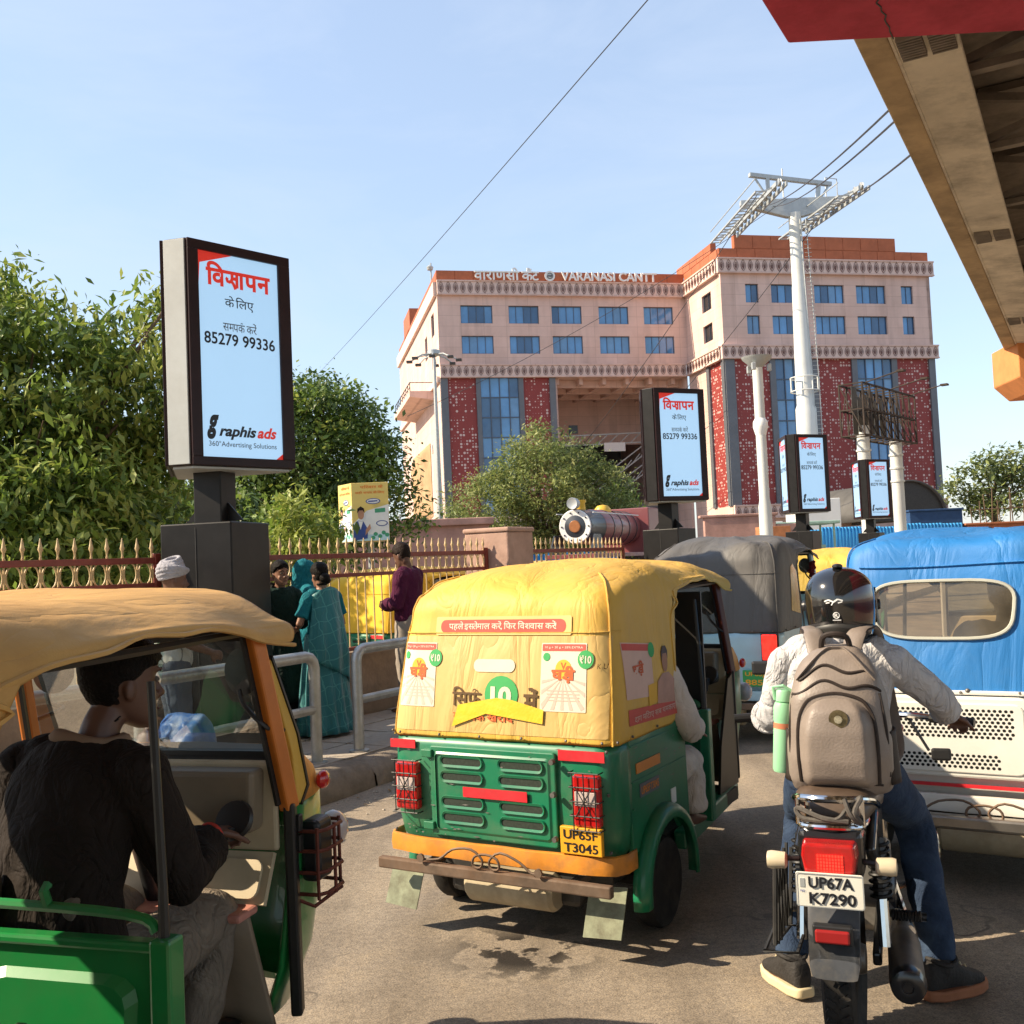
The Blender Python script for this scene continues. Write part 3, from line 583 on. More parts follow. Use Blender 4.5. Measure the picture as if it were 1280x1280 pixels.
def holed(mb, u0, u1, v0, v1, holes, fn, depth=.35):
    """wall quad with real openings; fn(u, v, d) places, d goes inwards"""
    us = sorted({u0, u1, *[h[0] for h in holes], *[h[1] for h in holes]}); vs_ = sorted({v0, v1, *[h[2] for h in holes], *[h[3] for h in holes]})
    for a, b in zip(us, us[1:]):
        for c, d in zip(vs_, vs_[1:]):
            cu, cv = (a + b) / 2, (c + d) / 2
            if any(h[0] < cu < h[1] and h[2] < cv < h[3] for h in holes): continue
            mb.add([fn(a, c, 0), fn(b, c, 0), fn(b, d, 0), fn(a, d, 0)], [(0, 1, 2, 3)])
    for a, b, c, d in holes:
        q = [(a, c), (b, c), (b, d), (a, d)]
        for (p, q1), (r_, s_) in zip(q, q[1:] + q[:1]): mb.add([fn(p, q1, 0), fn(r_, s_, 0), fn(r_, s_, depth), fn(p, q1, depth)], [(0, 1, 2, 3)])
def window(u0, u1, v0, v1, fn, n=4, par=B, mat=None):
    mb = MB()
    def bar_(a, b, c, d): mb.add([fn(a, c, .20), fn(b, c, .20), fn(b, d, .20), fn(a, d, .20), fn(a, c, .34), fn(b, c, .34), fn(b, d, .34), fn(a, d, .34)], [(0, 1, 2, 3), (4, 5, 6, 7), (0, 1, 5, 4), (1, 2, 6, 5), (2, 3, 7, 6), (3, 0, 4, 7)])
    e = .07
    bar_(u0, u1, v0, v0 + e); bar_(u0, u1, v1 - e, v1); bar_(u0, u0 + e, v0 + e, v1 - e); bar_(u1 - e, u1, v0 + e, v1 - e)
    for k in range(1, n): c = u0 + (u1 - u0) * k / n; bar_(c - .025, c + .025, v0 + e, v1 - e)
    w_ = mb.obj('window', m_mull, par, smooth=None)
    for k in range(n):
        a = u0 + (u1 - u0) * k / n; b = u0 + (u1 - u0) * (k + 1) / n; j = random.uniform(0, .03)
        MB().add([fn(a, v0, .27 + j), fn(b, v0, .27), fn(b, v1, .27), fn(a, v1, .27 + j)], [(0, 1, 2, 3)]).obj('pane', mat or random.choice((m_glassb, m_glassb, m_glassb, m_gl2, m_gl3)), w_, smooth=None)
    return w_
def curtain(u0, u1, v0, v1, fn, nu, nv):
    mb = MB()
    for k in range(nu + 1):
        c = lerp(u0, u1, k / nu); mb.add([fn(c - .05, v0, -.04), fn(c + .05, v0, -.04), fn(c + .05, v1, -.04), fn(c - .05, v1, -.04), fn(c - .05, v0, .2), fn(c + .05, v0, .2), fn(c + .05, v1, .2), fn(c - .05, v1, .2)], [(0, 1, 2, 3), (0, 1, 5, 4), (1, 2, 6, 5), (2, 3, 7, 6), (3, 0, 4, 7)])
    for k in range(nv + 1):
        c = lerp(v0, v1, k / nv); mb.add([fn(u0, c - .05, -.03), fn(u1, c - .05, -.03), fn(u1, c + .05, -.03), fn(u0, c + .05, -.03), fn(u0, c - .05, .2), fn(u1, c - .05, .2), fn(u1, c + .05, .2), fn(u0, c + .05, .2)], [(0, 1, 2, 3), (0, 1, 5, 4), (1, 2, 6, 5), (2, 3, 7, 6), (3, 0, 4, 7)])
    cw = mb.obj('curtain_wall', m_mull, B, smooth=None)
    for i in range(nu):
        for j in range(nv):
            a, b = lerp(u0, u1, i / nu), lerp(u0, u1, (i + 1) / nu); c, d = lerp(v0, v1, j / nv), lerp(v0, v1, (j + 1) / nv); t0, t1 = random.uniform(0, .02), random.uniform(0, .02)
            MB().add([fn(a, c, .06 + t0), fn(b, c, .06 + t1), fn(b, d, .06), fn(a, d, .06)], [(0, 1, 2, 3)]).obj('pane', random.choice((m_glassb, m_glassb, m_gl2, m_gl3)), cw, smooth=None)
fL = lambda u, v, d: (u, d, v)                 # left wing front
fR = lambda u, v, d: (u, -9.5 + d, v)          # right wing front
fS = lambda u, v, d: (27.2 + d, -u, v)         # inner side wall, u = 0 at the left wing .. 9.5
fE = lambda u, v, d: (0 + d, u, v)             # left end wall, u runs back
def slabp(fn, u0, u1, v0, v1, d0, d1, name, mat):
    mb = MB(); q = [fn(u0, v0, d0), fn(u1, v0, d0), fn(u1, v1, d0), fn(u0, v1, d0), fn(u0, v0, d1), fn(u1, v0, d1), fn(u1, v1, d1), fn(u0, v1, d1)]
    mb.add(q, [(0, 1, 2, 3), (4, 5, 6, 7), (0, 1, 5, 4), (1, 2, 6, 5), (2, 3, 7, 6), (3, 0, 4, 7)]); return mb.obj(name, mat, B, smooth=None)
lw = [(2.39, 5.77), (7.5, 10.75), (12.15, 15.45), (17.34, 20.67), (22.41, 25.75)]
rw = [(29.84, 31.25), (32.62, 35.95), (37.37, 40.71), (42.08, 45.44), (47.23, 48.6)]
rows = [(26.7, 28.6), (23.5, 25.4)]
hl = [(a, b, c, d) for a, b in lw for c, d in rows]; hr = [(a, b, c, d) for a, b in rw for c, d in rows]
mb = MB(); holed(mb, 0, 27.2, 22.3, 29.6, hl, fL); mb.obj('wall', m_pink, B, smooth=None)
mb = MB(); holed(mb, 27.2, 50.6, 22.3, 29.6, hr, fR); mb.obj('wall', m_pink, B, smooth=None)
hs = [(4.6, 7.0, 26.7, 28.5), (4.6, 7.0, 23.5, 25.3)]; mb = MB(); holed(mb, 0, 9.5, 22.3, 29.6, hs, fS); mb.obj('wall', m_pink, B, smooth=None)
he = [(3, 5.2, 26.2, 28.6), (9, 11, 24.8, 27.4), (4, 5.6, 22.9, 24.4)]
mb = MB(); holed(mb, 0, 39, 1, 29.6, he, fE); mb.obj('wall', m_pink, B, smooth=None)
for a, b, c, d in hl: window(a, b, c, d, fL)
for a, b, c, d in hr: window(a, b, c, d, fR, 4 if b - a > 2 else 2)
for a, b, c, d in hs: window(a, b, c, d, fS, 2, mat=m_glassd)
for a, b, c, d in he: window(a, b, c, d, fE, 2, mat=m_glassd)
# bands with pointed leaf motifs in relief
mo = MB()
def leafpts(s_, k=9):
    pts = []
    for i in range(k):
        t = i / (k - 1); pts.append((-math.sin(t * math.pi) ** .8 * .30 * s_ * (1 - .25 * t), -.48 * s_ + .98 * s_ * t))
    return pts + [(-x, z) for x, z in reversed(pts[1:-1])]
for s_, wd in ((1., .052), (.52, .05)):
    P_ = leafpts(s_); P2 = [(x * (1 - wd * 2.6 / s_), z * (1 - wd * 1.6 / s_)) for x, z in P_]; k = len(P_)
    mo.add([(x, 0, z) for x, z in P_] + [(x, 0, z) for x, z in P2] + [(x, .05, z) for x, z in P_], [(i, (i + 1) % k, k + (i + 1) % k, k + i) for i in range(k)] + [(i, (i + 1) % k, 2 * k + (i + 1) % k, 2 * k + i) for i in range(k)])
mo.bx(-.035, .035, 0, .04, -.3, .08)
mo_me = mo.mesh('arch_motif', m_motif, None)
def band(fn, u0, u1, v0, v1, rot, proud=.35):
    slabp(fn, u0, u1, v0, v1, -proud, .0, 'band', m_pband)
    slabp(fn, u0 - .02, u1 + .02, v1 - .10, v1 + .05, -proud - .1, .0, 'cornice', m_pink); slabp(fn, u0 - .02, u1 + .02, v0 - .05, v0 + .08, -proud - .08, .0, 'cornice', m_pink)
    n_ = int(round((u1 - u0) / .77)); h = (v1 - v0) - .25
    for k in range(n_):
        u = u0 + (k + .5) * (u1 - u0) / n_; o = link('arch_motif', mo_me, B); o.location = fn(u, (v0 + v1) / 2, -proud - .06); o.rotation_euler = (0, 0, rot); o.scale = ((u1 - u0) / n_ / .77, 1, h / 1.0)
for v0, v1 in ((29.65, 31.1), (21.0, 22.3)):
    band(fL, 0, 26.84, v0, v1, 0); band(fR, 26.85, 50.95, v0, v1, 0); band(fS, .36, 9.14, v0, v1, -math.pi / 2)
band(fL, 0, 12.2, 5.1, 6.4, 0); band(fR, 27.3, 50.9, 5.0, 6.3, 0)
slabp(fE, .3, 39, 29.65, 31.1, -.35, 0, 'band', m_pband); slabp(fE, .3, 39, 20.6, 21.2, -.3, 0, 'band', m_pband)
# terracotta parapets made of tiles
def parapet(fn, u0, u1, v0, v1, dep):
    p = slabp(fn, u0, u1, v0, v1, .05, dep, 'parapet', m_terra); n_ = max(1, int((u1 - u0) / 1.9))
    for k in range(n_):
        a, b = u0 + k * (u1 - u0) / n_, u0 + (k + 1) * (u1 - u0) / n_; q = MB()
        q.add([fn(a + .03, v0 + .04, .0), fn(b - .03, v0 + .04, .0), fn(b - .03, v1 - .03, .0), fn(a + .03, v1 - .03, .0), fn(a + .03, v0 + .04, .06), fn(b - .03, v0 + .04, .06), fn(b - .03, v1 - .03, .06), fn(a + .03, v1 - .03, .06)], [(0, 1, 2, 3), (0, 1, 5, 4), (1, 2, 6, 5), (2, 3, 7, 6), (3, 0, 4, 7)])
        q.obj('facing_tile', m_terra, p, smooth=None)
parapet(fL, 0, 27.2, 31.1, 32.25, .6); parapet(fR, 27.2, 50.6, 31.1, 32.2, .6); parapet(fR, 28.9, 46.9, 32.2, 33.6, .6)
parapet(fS, 0, 9.3, 31.1, 32.25, .6); parapet(fE, .7, 39, 31.1, 32.25, .6); parapet(fS, -2, 7.5, 32.25, 33.3, .6)
# lower storeys, left wing
for f_, spans in ((fL, [(.0, .75, 'g'), (.75, 3.7, 'l'), (3.7, 4.15, 'g'), (4.15, 8.2, 'c'), (8.2, 8.73, 'g'), (8.73, 11.55, 'l'), (11.55, 12.2, 'g')]),
                  (fR, [(27.2, 28.2, 'g'), (28.2, 31.97, 'l'), (31.97, 32.58, 'g'), (32.58, 36.6, 'c'), (36.6, 37.18, 'g'), (37.18, 41.05, 'l'), (41.05, 41.65, 'g'), (41.65, 45.56, 'c'), (45.56, 46.2, 'g'), (46.2, 49.9, 'l'), (49.9, 50.6, 'g')]),
                  (fS, [(5.0, 5.7, 'g'), (5.7, 8.8, 'l'), (8.8, 9.48, 'g')])):
    for a, b, k in spans:
        if k == 'g': slabp(f_, a, b, 6.3, 21.0, -.12, .4, 'cladding_pier', m_grey)
        elif k == 'l': slabp(f_, a, b, 6.3, 21.0, .1, .4, 'lattice_panel', m_lattice)
        else: curtain(a, b, 6.3, 21.0, f_, 4, 7)
slabp(fL, 0, 12.2, 0, 5.1, .0, .4, 'base_wall', m_pink); slabp(fR, 27.2, 50.6, 0, 5.0, .0, .4, 'base_wall', m_pink)
slabp(fS, 0, 5.0, 0, 21.0, .05, .4, 'wall', m_pink); slabp(fS, 5.0, 9.5, 0, 6.3, .05, .4, 'wall', m_pink)
slabp(fS, 2.2, 3.2, 14.6, 15.6, .0, .06, 'vent', m_glassd)
# open hall between the wings: ceiling beams, back wall, escalators
slabp(fL, 12.2, 27.2, 21.0, 21.3, .4, 30, 'hall_ceiling', m_pink)
for k in range(6): slabp(fL, 12.4 + k * 2.6, 12.8 + k * 2.6, 20.3, 21.0, .6, 22, 'ceiling_beam', m_pink)
for k in range(5): slabp(fL, 12.2, 27.2, 20.2, 20.98, 2 + k * 4, 2.5 + k * 4, 'ceiling_beam', m_pink)
slabp(fL, 12.2, 12.5, 0, 21, .4, 30, 'hall_side_wall', m_pink); slabp(fL, 12.2, 27.2, 15.2, 21, 13, 13.4, 'hall_upper_wall', m_pink)
slabp(fL, 26.9, 27.2, 0, 21, .4, 30, 'hall_side_wall', m_pink); slabp(fL, 12.2, 27.2, 0, 21, 24, 24.3, 'hall_back_wall', m_grey); slabp(fL, 12.2, 27.2, 7.2, 7.7, 6, 24, 'hall_floor', m_grey)
slabp(fL, 17, 18.1, 16.6, 17.6, 12.9, 13.0, 'vent', m_glassd)
for (x0, z0, x1, z1) in ((15, 14.6, 25.5, 14.9), (18, 9, 26, 14.5), (19.5, 8, 27, 13)):
    mb = MB()
    for dz in (0, 1.1): mb.beam((x0, 8, z0 + dz), (x1, 8, z1 + dz), .18, .14)
    for k in range(9):
        t = k / 8; mb.beam((lerp(x0, x1, t), 8, lerp(z0, z1, t)), (lerp(x0, x1, min(1, t + .12)), 8, lerp(z0, z1, t) + 1.1), .1, .1)
    mb.obj('escalator_truss', m_steel, B, smooth=None)
slabp(fL, 19.5, 22, 13.8, 14.8, 7.2, 7.4, 'hall_sign', M('white_board', (.75, .75, .74), .5, var=.05))
# roofs and bodies behind the facades
slabp(fL, .4, 27, 30.5, 31.05, .4, 39, 'roof', m_pink); slabp(fR, 27.4, 50.5, 30.5, 31.05, .4, 40, 'roof', m_pink)
slabp(lambda u, v, d: (50.6 - d, u, v), -9.5, 30, 0, 31.1, 0, .4, 'wall', m_pink); slabp(lambda u, v, d: (50.6 - d, u, v), -9.5, 0, 6.3, 21, -.1, 0, 'cladding_pier', m_grey)
slabp(fE, 38.6, 39, 0, 31.1, .4, 12, 'wall', m_pink); slabp(fL, .4, 12.2, 0, 21, 3.2, 3.4, 'inner_wall', m_grey); slabp(fR, 27.6, 50.2, 0, 21, 3.2, 3.4, 'inner_wall', m_grey)
slabp(fL, .4, 27.2, 22, 31, 3, 3.2, 'inner_wall', m_grey); slabp(fR, 27.6, 50.2, 22, 31, 3, 3.2, 'inner_wall', m_grey)
# left end: balcony, carved mural, low openings
mb = MB(); mb.prism([(0, 19.6), (-2.6, 20.0), (-2.6, 20.6), (0, 20.6)], 5.5, 23, lambda a, b, t: (a, t, b)); mb.obj('balcony', m_pink, B, smooth=None)
mb = MB()
for k in range(9): mb.beam((-2.5, 6 + k * 2, 20.6), (-2.5, 6 + k * 2, 21.6), .08, .08)
mb.beam((-2.5, 6, 21.6), (-2.5, 22.5, 21.6), .08, .08); mb.beam((-2.5, 6, 21.1), (-2.5, 22.5, 21.1), .06, .06); mb.beam((-2.5, 6, 21.6), (0, 6, 21.6), .08, .08); mb.obj('balcony_railing', m_dkmetal, B, smooth=None)
m_mural = M('sand_relief', (.42, .27, .15), .9, var=.2, vs=.5, bump=.6, bs=1.2, dirt=(.35, .23, .13), da=.5, dsc=.4)
mb = MB()
def mur(i, j):
    u, v = lerp(9.5, 27, i), lerp(7.2, 15.4, j); e = sstep(0, .12, i) * sstep(0, .12, 1 - i) * sstep(0, .1, j) * sstep(0, .1, 1 - j)
    return fE(u, v - (1 - j) * 1.5 * i, -.06 - e * (.25 + .55 * abs(noise.noise(Vector((u * .45, v * .55, 2))))))
mb.grid(44, 30, mur); mb.obj('carved_mural', m_mural, B)
for k in range(7): slabp(fE, 8 + k * 3, 9.3 + k * 3, 5.2, 5.9, -.01, .1, 'vent', m_glassd)
slabp(fE, 7.5, 8.3, 14, 15, -.01, .1, 'vent', m_glassd)
mb = MB(); mb.bx(0, 3, 25, 32, 31.5, 34.6); mb.obj('roof_room', m_terra, B, smooth=None)
MB().tube([(.6, 8, 31.8), (.6, 8, 35.4)], .09, 8).obj('roof_mast', m_steel, B); MB().lathe([(.32, 0), (.4, .3), (.2, .5)], 12, Matrix.Translation((.5, 8, 34.6))).obj('roof_lamp', m_steel, B)
# name sign: raised letters on the parapet
m_letter = M('white_letters', (.80, .80, .78), .4, var=.04)
def raised(name, tm, uc, vc, wd, ht):
    o = print_on(name, tm, m_letter, B, lambda p, q, e: fL(uc + p, vc + q, -.50 - e * 3), wd, ht); k = o.modifiers.new('solid', 'SOLIDIFY'); k.thickness = .18; k.offset = 1; return o
raised('station_name_letters', text_mesh('VARANASI CANTT', 1, .014), 18.55, 31.66, 10.6, .95)
raised('station_name_letters', deva(['व', 'ा', 'र', 'ा', 'ण', 'स', 'ी', ' ', 'क', 'ैं', 'ट'], 1, .012), 7.35, 31.80, 6.9, 1.35)
mb = MB(); mb.lathe([(.0, 0), (.56, 0), (.56, .06), (.46, .06), (.46, .03), (0, .03)], 24, Matrix.Translation((12.0, -.5, 31.68)) @ Matrix.Rotation(R(90), 4, 'X')); mb.obj('round_emblem', m_letter, B)
mb = MB(); mb.tube([(12 + .3 * math.cos(a), -.58, 31.68 + .3 * math.sin(a)) for a in [2 * math.pi * k / 16 for k in range(16)]], .05, 6, closed=True); mb.beam((11.75, -.58, 31.68), (12.25, -.58, 31.68), .1, .16); mb.obj('emblem_device', m_grey, B)

# ------------------------------------------------------------------ ropeway tower
m_tower = M('tower_white', (.62, .63, .60), .45, .1, var=.08, vs=.5, dirt=(.42, .42, .40), da=.3, dsc=.4)
T = thing('ropeway_tower', 'tall pale ropeway tower with sheave arms before the station', 'tower', (21.9, 75, 0))
MB().lathe([(.78, 3), (.75, 10), (.74, 12), (.62, 12.3), (.60, 16), (.5, 21), (.47, 21.3), (.46, 26.6)], 20).obj('mast', m_tower, T)
MB().bx(-1.5, 1.7, -1.3, 1.6, 0, 5.3).obj('foundation_block', M('white_plaster', (.70, .70, .68), .8, var=.06, vs=.6), T, smooth=None, bevel=.04)
mb = MB()
for dx in (-.22, .22): mb.tube([(.75 + dx, -.5, 5), (.72 + dx, -.5, 14), (.45 + dx, -.45, 26)], .035, 5)
for k in range(66): z = 5.5 + k * .31; mb.tube([(.42 + (26 - z) * .012, -.5, z), (.90 + (26 - z) * .012, -.5, z)], .02, 4)
mb.obj('ladder', m_steel, T)
mb = MB(); mb.tube([(1.0 * math.cos(a), 1.0 * math.sin(a), 13.3) for a in [2 * math.pi * k / 20 for k in range(20)]], .05, 5, closed=True); mb.tube([(1.0 * math.cos(a), 1.0 * math.sin(a), 14.3) for a in [2 * math.pi * k / 20 for k in range(20)]], .05, 5, closed=True)
for k in range(10): a = 2 * math.pi * k / 10; mb.tube([(math.cos(a), math.sin(a), 13.3), (math.cos(a), math.sin(a), 14.3)], .04, 4)
mb.obj('service_ring', m_tower, T)
mb = MB(); mb.prism([(-4.0, 27.3), (-.6, 26.3), (.6, 26.3), (4.2, 27.3), (4.2, 27.7), (-4.0, 27.7)], -.25, .25, lambda a, b, t: (a, t, b)); mb.obj('cross_head', m_steel, T, smooth=None, bevel=.04)
mb = MB(); mb.beam((-3.4, -.8, 29.35), (3.1, .9, 29.0), .35, .28); mb.beam((-2.0, -.5, 27.6), (-2.0, -.5, 29.2), .25, .25); mb.beam((1.9, .5, 27.6), (2.1, .6, 29.0), .25, .25); mb.beam((-2, -.5, 27.6), (-3, -.7, 29.2), .12, .12); mb.beam((2, .5, 27.6), (3, .8, 29), .12, .12)
mb.obj('lifting_frame', m_steel, T, smooth=None)
sheave = MB(); sheave.lathe([(.05, -.09), (.27, -.09), (.30, -.07), (.24, 0), (.30, .07), (.27, .09), (.05, .09)], 14, Matrix.Rotation(R(90), 4, 'Y')); sh_me = sheave.mesh('sheave', m_galv, 40)
for a, b in (((-3.06, 7, 27.3), (-2.5, -6, 26.75)), ((2.2, 6, 27.05), (3.12, -6, 26.2))):
    a, b = Vector(a), Vector(b); mb = MB()
    for off in (-.35, .35): mb.beam(a + Vector((off, 0, 0)), b + Vector((off, 0, 0)), .12, .3)
    for off in (-1.1,): 
        mb.beam(a + Vector((off, 0, -.5)), b + Vector((off, 0, -.5)), .1, .12); mb.beam(a + Vector((off - .7, 0, -.5)), b + Vector((off - .7, 0, -.5)), .1, .12)
        mb.beam(a + Vector((off - .7, 0, .4)), b + Vector((off - .7, 0, .4)), .06, .06)
        for k in range(18): q = a.lerp(b, k / 17); mb.beam(q + Vector((off, 0, -.5)), q + Vector((off - .7, 0, -.5)), .09, .06)
    for k in range(7): q = a.lerp(b, (k + .5) / 7); mb.beam(q + Vector((-.4, 0, 0)), q + Vector((-1.8, 0, -.5)), .08, .1)
    arm = mb.obj('sheave_arm', m_steel, T, smooth=None)
    for k in range(12):
        o = link('sheave', sh_me, arm); o.location = a.lerp(b, (k + .5) / 12) + Vector((0, 0, .22))
mb = MB(); mb.tube([(3.4, 3, 28.6), (3.4, 3, 30.3), (4.4, 3.4, 30.3), (4.4, 3.4, 29)], .05, 5); mb.tube([(-.6, .5, 28), (-.6, .5, 30.2)], .05, 5); mb.obj('hand_rail', m_steel, T)
m_wire = M('cable', (.055, .055, .06), .5, .3)
def wire(a, b, sag, r, label, cat='cable', n=20, group=None):
    a, b = Vector(a), Vector(b); pts = [a.lerp(b, k / n) - Vector((0, 0, 4 * sag * (k / n) * (1 - k / n))) for k in range(n + 1)]
    o = MB().tube(pts, r, 5).obj('overhead_cable', m_wire, smooth=60); tag(o, label, cat, group); return o
tw = Vector((21.9, 75, 0))
wire(tw + Vector((-4.6, -7.5, 25.5)), (7.5, 112, 13.5), .6, .03, 'ropeway cable from left sheave arm into the station hall', group='ropeway cables')
wire(tw + Vector((1.2, -5.5, 25.7)), (16, 114, 16), .5, .03, 'ropeway cable from right sheave arm into the station hall', group='ropeway cables')
wire(tw + Vector((-1.2, 6.0, 29.3)), (7.84, 19.5, 10.30), .6, .026, 'left ropeway cable running from tower over the flyover', group='ropeway cables')
wire(tw + Vector((-.2, 6.0, 29.3)), (7.95, 19.5, 10.08), .6, .026, 'middle ropeway cable running from tower over the flyover', group='ropeway cables')
wire(tw + Vector((4.6, 7.5, 29.9)), (8.32, 20, 9.5), .5, .026, 'right ropeway cable running from tower over the flyover', group='ropeway cables')
wire((-7.46, 40, 9.34), (3.4, 2.5, 6.35), .12, .006, 'thin wire crossing the sky diagonally above the kiosk')
wire((-6.9, 70, 12), (20, 70, 26), .8, .02, 'thin wire rising to the tower in front of the station')
# ------------------------------------------------------------------ trees
def leaf_mat(name, c1, c2):
    m = bpy.data.materials.new(name); m.use_nodes = True; t = m.node_tree; n = t.nodes; L = t.links; b = n['Principled BSDF']
    tc = n.new('ShaderNodeTexCoord'); q = n.new('ShaderNodeTexNoise'); q.inputs['Scale'].default_value = 1.3; q.inputs['Detail'].default_value = 5; L.new(tc.outputs['Object'], q.inputs['Vector'])
    r = n.new('ShaderNodeValToRGB'); r.color_ramp.elements[0].position = .35; r.color_ramp.elements[0].color = (*c1, 1); r.color_ramp.elements[1].position = .68; r.color_ramp.elements[1].color = (*c2, 1)
    L.new(q.outputs[0], r.inputs[0]); L.new(r.outputs[0], b.inputs['Base Color']); b.inputs['Roughness'].default_value = .5
    tr = n.new('ShaderNodeBsdfTranslucent'); L.new(r.outputs[0], tr.inputs[0]); mx = n.new('ShaderNodeMixShader'); mx.inputs[0].default_value = .38
    L.new(b.outputs[0], mx.inputs[1]); L.new(tr.outputs[0], mx.inputs[2]); L.new(mx.outputs[0], n['Material Output'].inputs[0]); return m
LM = [leaf_mat('leaf_dark', (.055, .095, .022), (.09, .145, .032)), leaf_mat('leaf_mid', (.14, .22, .035), (.21, .30, .05)), leaf_mat('leaf_light', (.27, .33, .06), (.38, .42, .10))]
LA = [leaf_mat('leaf_ash_dark', (.10, .135, .05), (.14, .175, .065)), leaf_mat('leaf_ash', (.18, .235, .065), (.26, .30, .09)), leaf_mat('leaf_ash_light', (.28, .32, .10), (.38, .38, .14))]
m_bark = M('bark', (.13, .095, .065), .95, var=.3, vs=6, bump=.6, bs=14)
def tree(name, label, loc, trunk_h, tr_r, blobs, n_clump, per, lsize, spread, mats, aspect=.38, droop=.5, mixw=(.3, .45, .25), seed=1, group='trees around the station forecourt'):
    rg = np.random.default_rng(seed); t = thing(name, label, 'tree', loc, 0, group)
    mb = MB(); top = Vector((0, 0, trunk_h)); sp = spline([(0, 0, -.1), (.06 * trunk_h, .02, trunk_h * .5), tuple(top)], 5)
    mb.tube(sp, [lerp(tr_r * 1.25, tr_r * .75, i / (len(sp) - 1)) for i in range(len(sp))], 10)
    bl = [(Vector(b[:3]), b[3], b[4]) for b in blobs]
    for c, rx, rz in bl:
        for k in range(3):
            e = c + Vector((rg.uniform(-.6, .6) * rx, rg.uniform(-.6, .6) * rx, rg.uniform(-.3, .6) * rz)); st = top * rg.uniform(.7, 1.0)
            mid = st.lerp(e, .5) + Vector((rg.uniform(-.2, .2), rg.uniform(-.2, .2), .15 * rz)); pp = spline([st, mid, e], 4)
            mb.tube(pp, [lerp(tr_r * .42, tr_r * .06, i / (len(pp) - 1)) for i in range(len(pp))], 6)
            for j in range(3):
                a = pp[3 + j]; q = a + Vector((rg.uniform(-.5, .5) * rx, rg.uniform(-.5, .5) * rx, rg.uniform(.0, .5) * rz)); mb.tube([a, a.lerp(q, .5) + Vector((0, 0, .06 * rz)), q], [tr_r * .14, tr_r * .09, tr_r * .03], 5)
    mb.obj('trunk', m_bark, t)
    # clump centres spread through each blob, denser near its surface
    vol = np.array([b[1] ** 2 * b[2] for b in bl]); pick = rg.choice(len(bl), n_clump, p=vol / vol.sum())
    C = np.array([tuple(b[0]) for b in bl])[pick]; RX = np.array([b[1] for b in bl])[pick]; RZ = np.array([b[2] for b in bl])[pick]
    d = rg.normal(size=(n_clump, 3)); d /= np.linalg.norm(d, axis=1)[:, None]; rad = rg.uniform(.25, 1, n_clump) ** .45
    C = C + d * rad[:, None] * np.stack([RX, RX, RZ], 1)
    N_ = n_clump * per; ci = np.repeat(np.arange(n_clump), per)
    P = C[ci] + rg.normal(size=(N_, 3)) * spread * np.array([1, 1, .75])
    ang = rg.uniform(0, 2 * math.pi, N_); el = rg.normal(-droop, .55, N_)
    dv = np.stack([np.cos(ang) * np.cos(el), np.sin(ang) * np.cos(el), np.sin(el)], 1)
    up = rg.normal(size=(N_, 3)) * .6 + np.array([0, 0, 1]); sd = np.cross(dv, up); sd /= np.linalg.norm(sd, axis=1)[:, None] + 1e-9; nn = np.cross(sd, dv)
    ls = lsize * rg.uniform(.4, 1.4, N_); hw = ls * aspect * .5
    base = P; tip = P + dv * ls[:, None]; mid = P + dv * (ls * .45)[:, None] - nn * (ls * .07)[:, None]
    l_ = mid + sd * hw[:, None] + nn * (ls * .12)[:, None]; r_ = mid - sd * hw[:, None] + nn * (ls * .12)[:, None]
    V = np.stack([base, l_, tip, r_], 1).reshape(-1, 3); k = np.arange(N_) * 4
    idx = np.stack([k, k + 1, k + 2, k, k + 2, k + 3], 1).reshape(-1)
    me = bpy.data.meshes.new('crown'); me.vertices.add(N_ * 4); me.vertices.foreach_set('co', V.reshape(-1).astype(np.float32))
    me.loops.add(N_ * 6); me.loops.foreach_set('vertex_index', idx.astype(np.int32)); me.polygons.add(N_ * 2); me.polygons.foreach_set('loop_start', (np.arange(N_ * 2) * 3).astype(np.int32))
    cm = rg.choice(3, n_clump, p=mixw); mi = np.where(rg.random(N_) < .7, cm[ci], rg.choice(3, N_, p=mixw)); 
    for m in mats: me.materials.append(m)
    me.polygons.foreach_set('material_index', np.repeat(mi, 2).astype(np.int32)); me.update(calc_edges=True)
    o = link('crown', me, t); stuff(o); return t
tree('leafy_tree', 'large drooping-leaved green tree behind the railing at left edge', (-6.9, 13.8, 0), 2.2, .20,
     [(0, 0, 3.0, 2.3, 1.5), (-1.6, 0, 4.6, 1.6, 1.3), (.6, .2, 4.3, 1.5, 1.2), (1.7, .5, 4.2, 1.1, 1.5), (-.4, 0, 5.3, 1.2, .8), (.6, -.3, 2.0, 2.0, 1.1), (-1.8, -.5, 2.2, 1.6, 1.2), (2.1, .6, 5.4, .45, .5)], 1250, 54, .17, .20, LM, .36, .65, (.18, .42, .40), seed=3)
tree('leafy_tree', 'dark round-crowned tree between the large kiosk and the station', (-7.2, 34, 0), 3.0, .26,
     [(0, 0, 5.6, 3.3, 2.6), (1.8, 0, 5.2, 2.1, 2.0), (-2.4, 0, 5.2, 2.4, 2.2), (2.6, 0, 3.6, 1.7, 1.5), (.2, 0, 3.3, 2.6, 1.6), (.6, 0, 7.4, 1.5, 1.2)], 760, 56, .21, .30, LM, .48, .35, (.55, .36, .09), seed=5)
tree('young_tree', 'small pale green sapling just behind the railing beside yellow ad box', (-3.75, 17.6, 0), 1.2, .05,
     [(0, 0, 2.3, .75, .6), (.35, 0, 1.9, .55, .5), (-.4, 0, 1.8, .6, .6), (.1, 0, 2.75, .35, .35)], 90, 34, .17, .13, [LM[1], LM[2], LM[2]], .34, .6, seed=8)
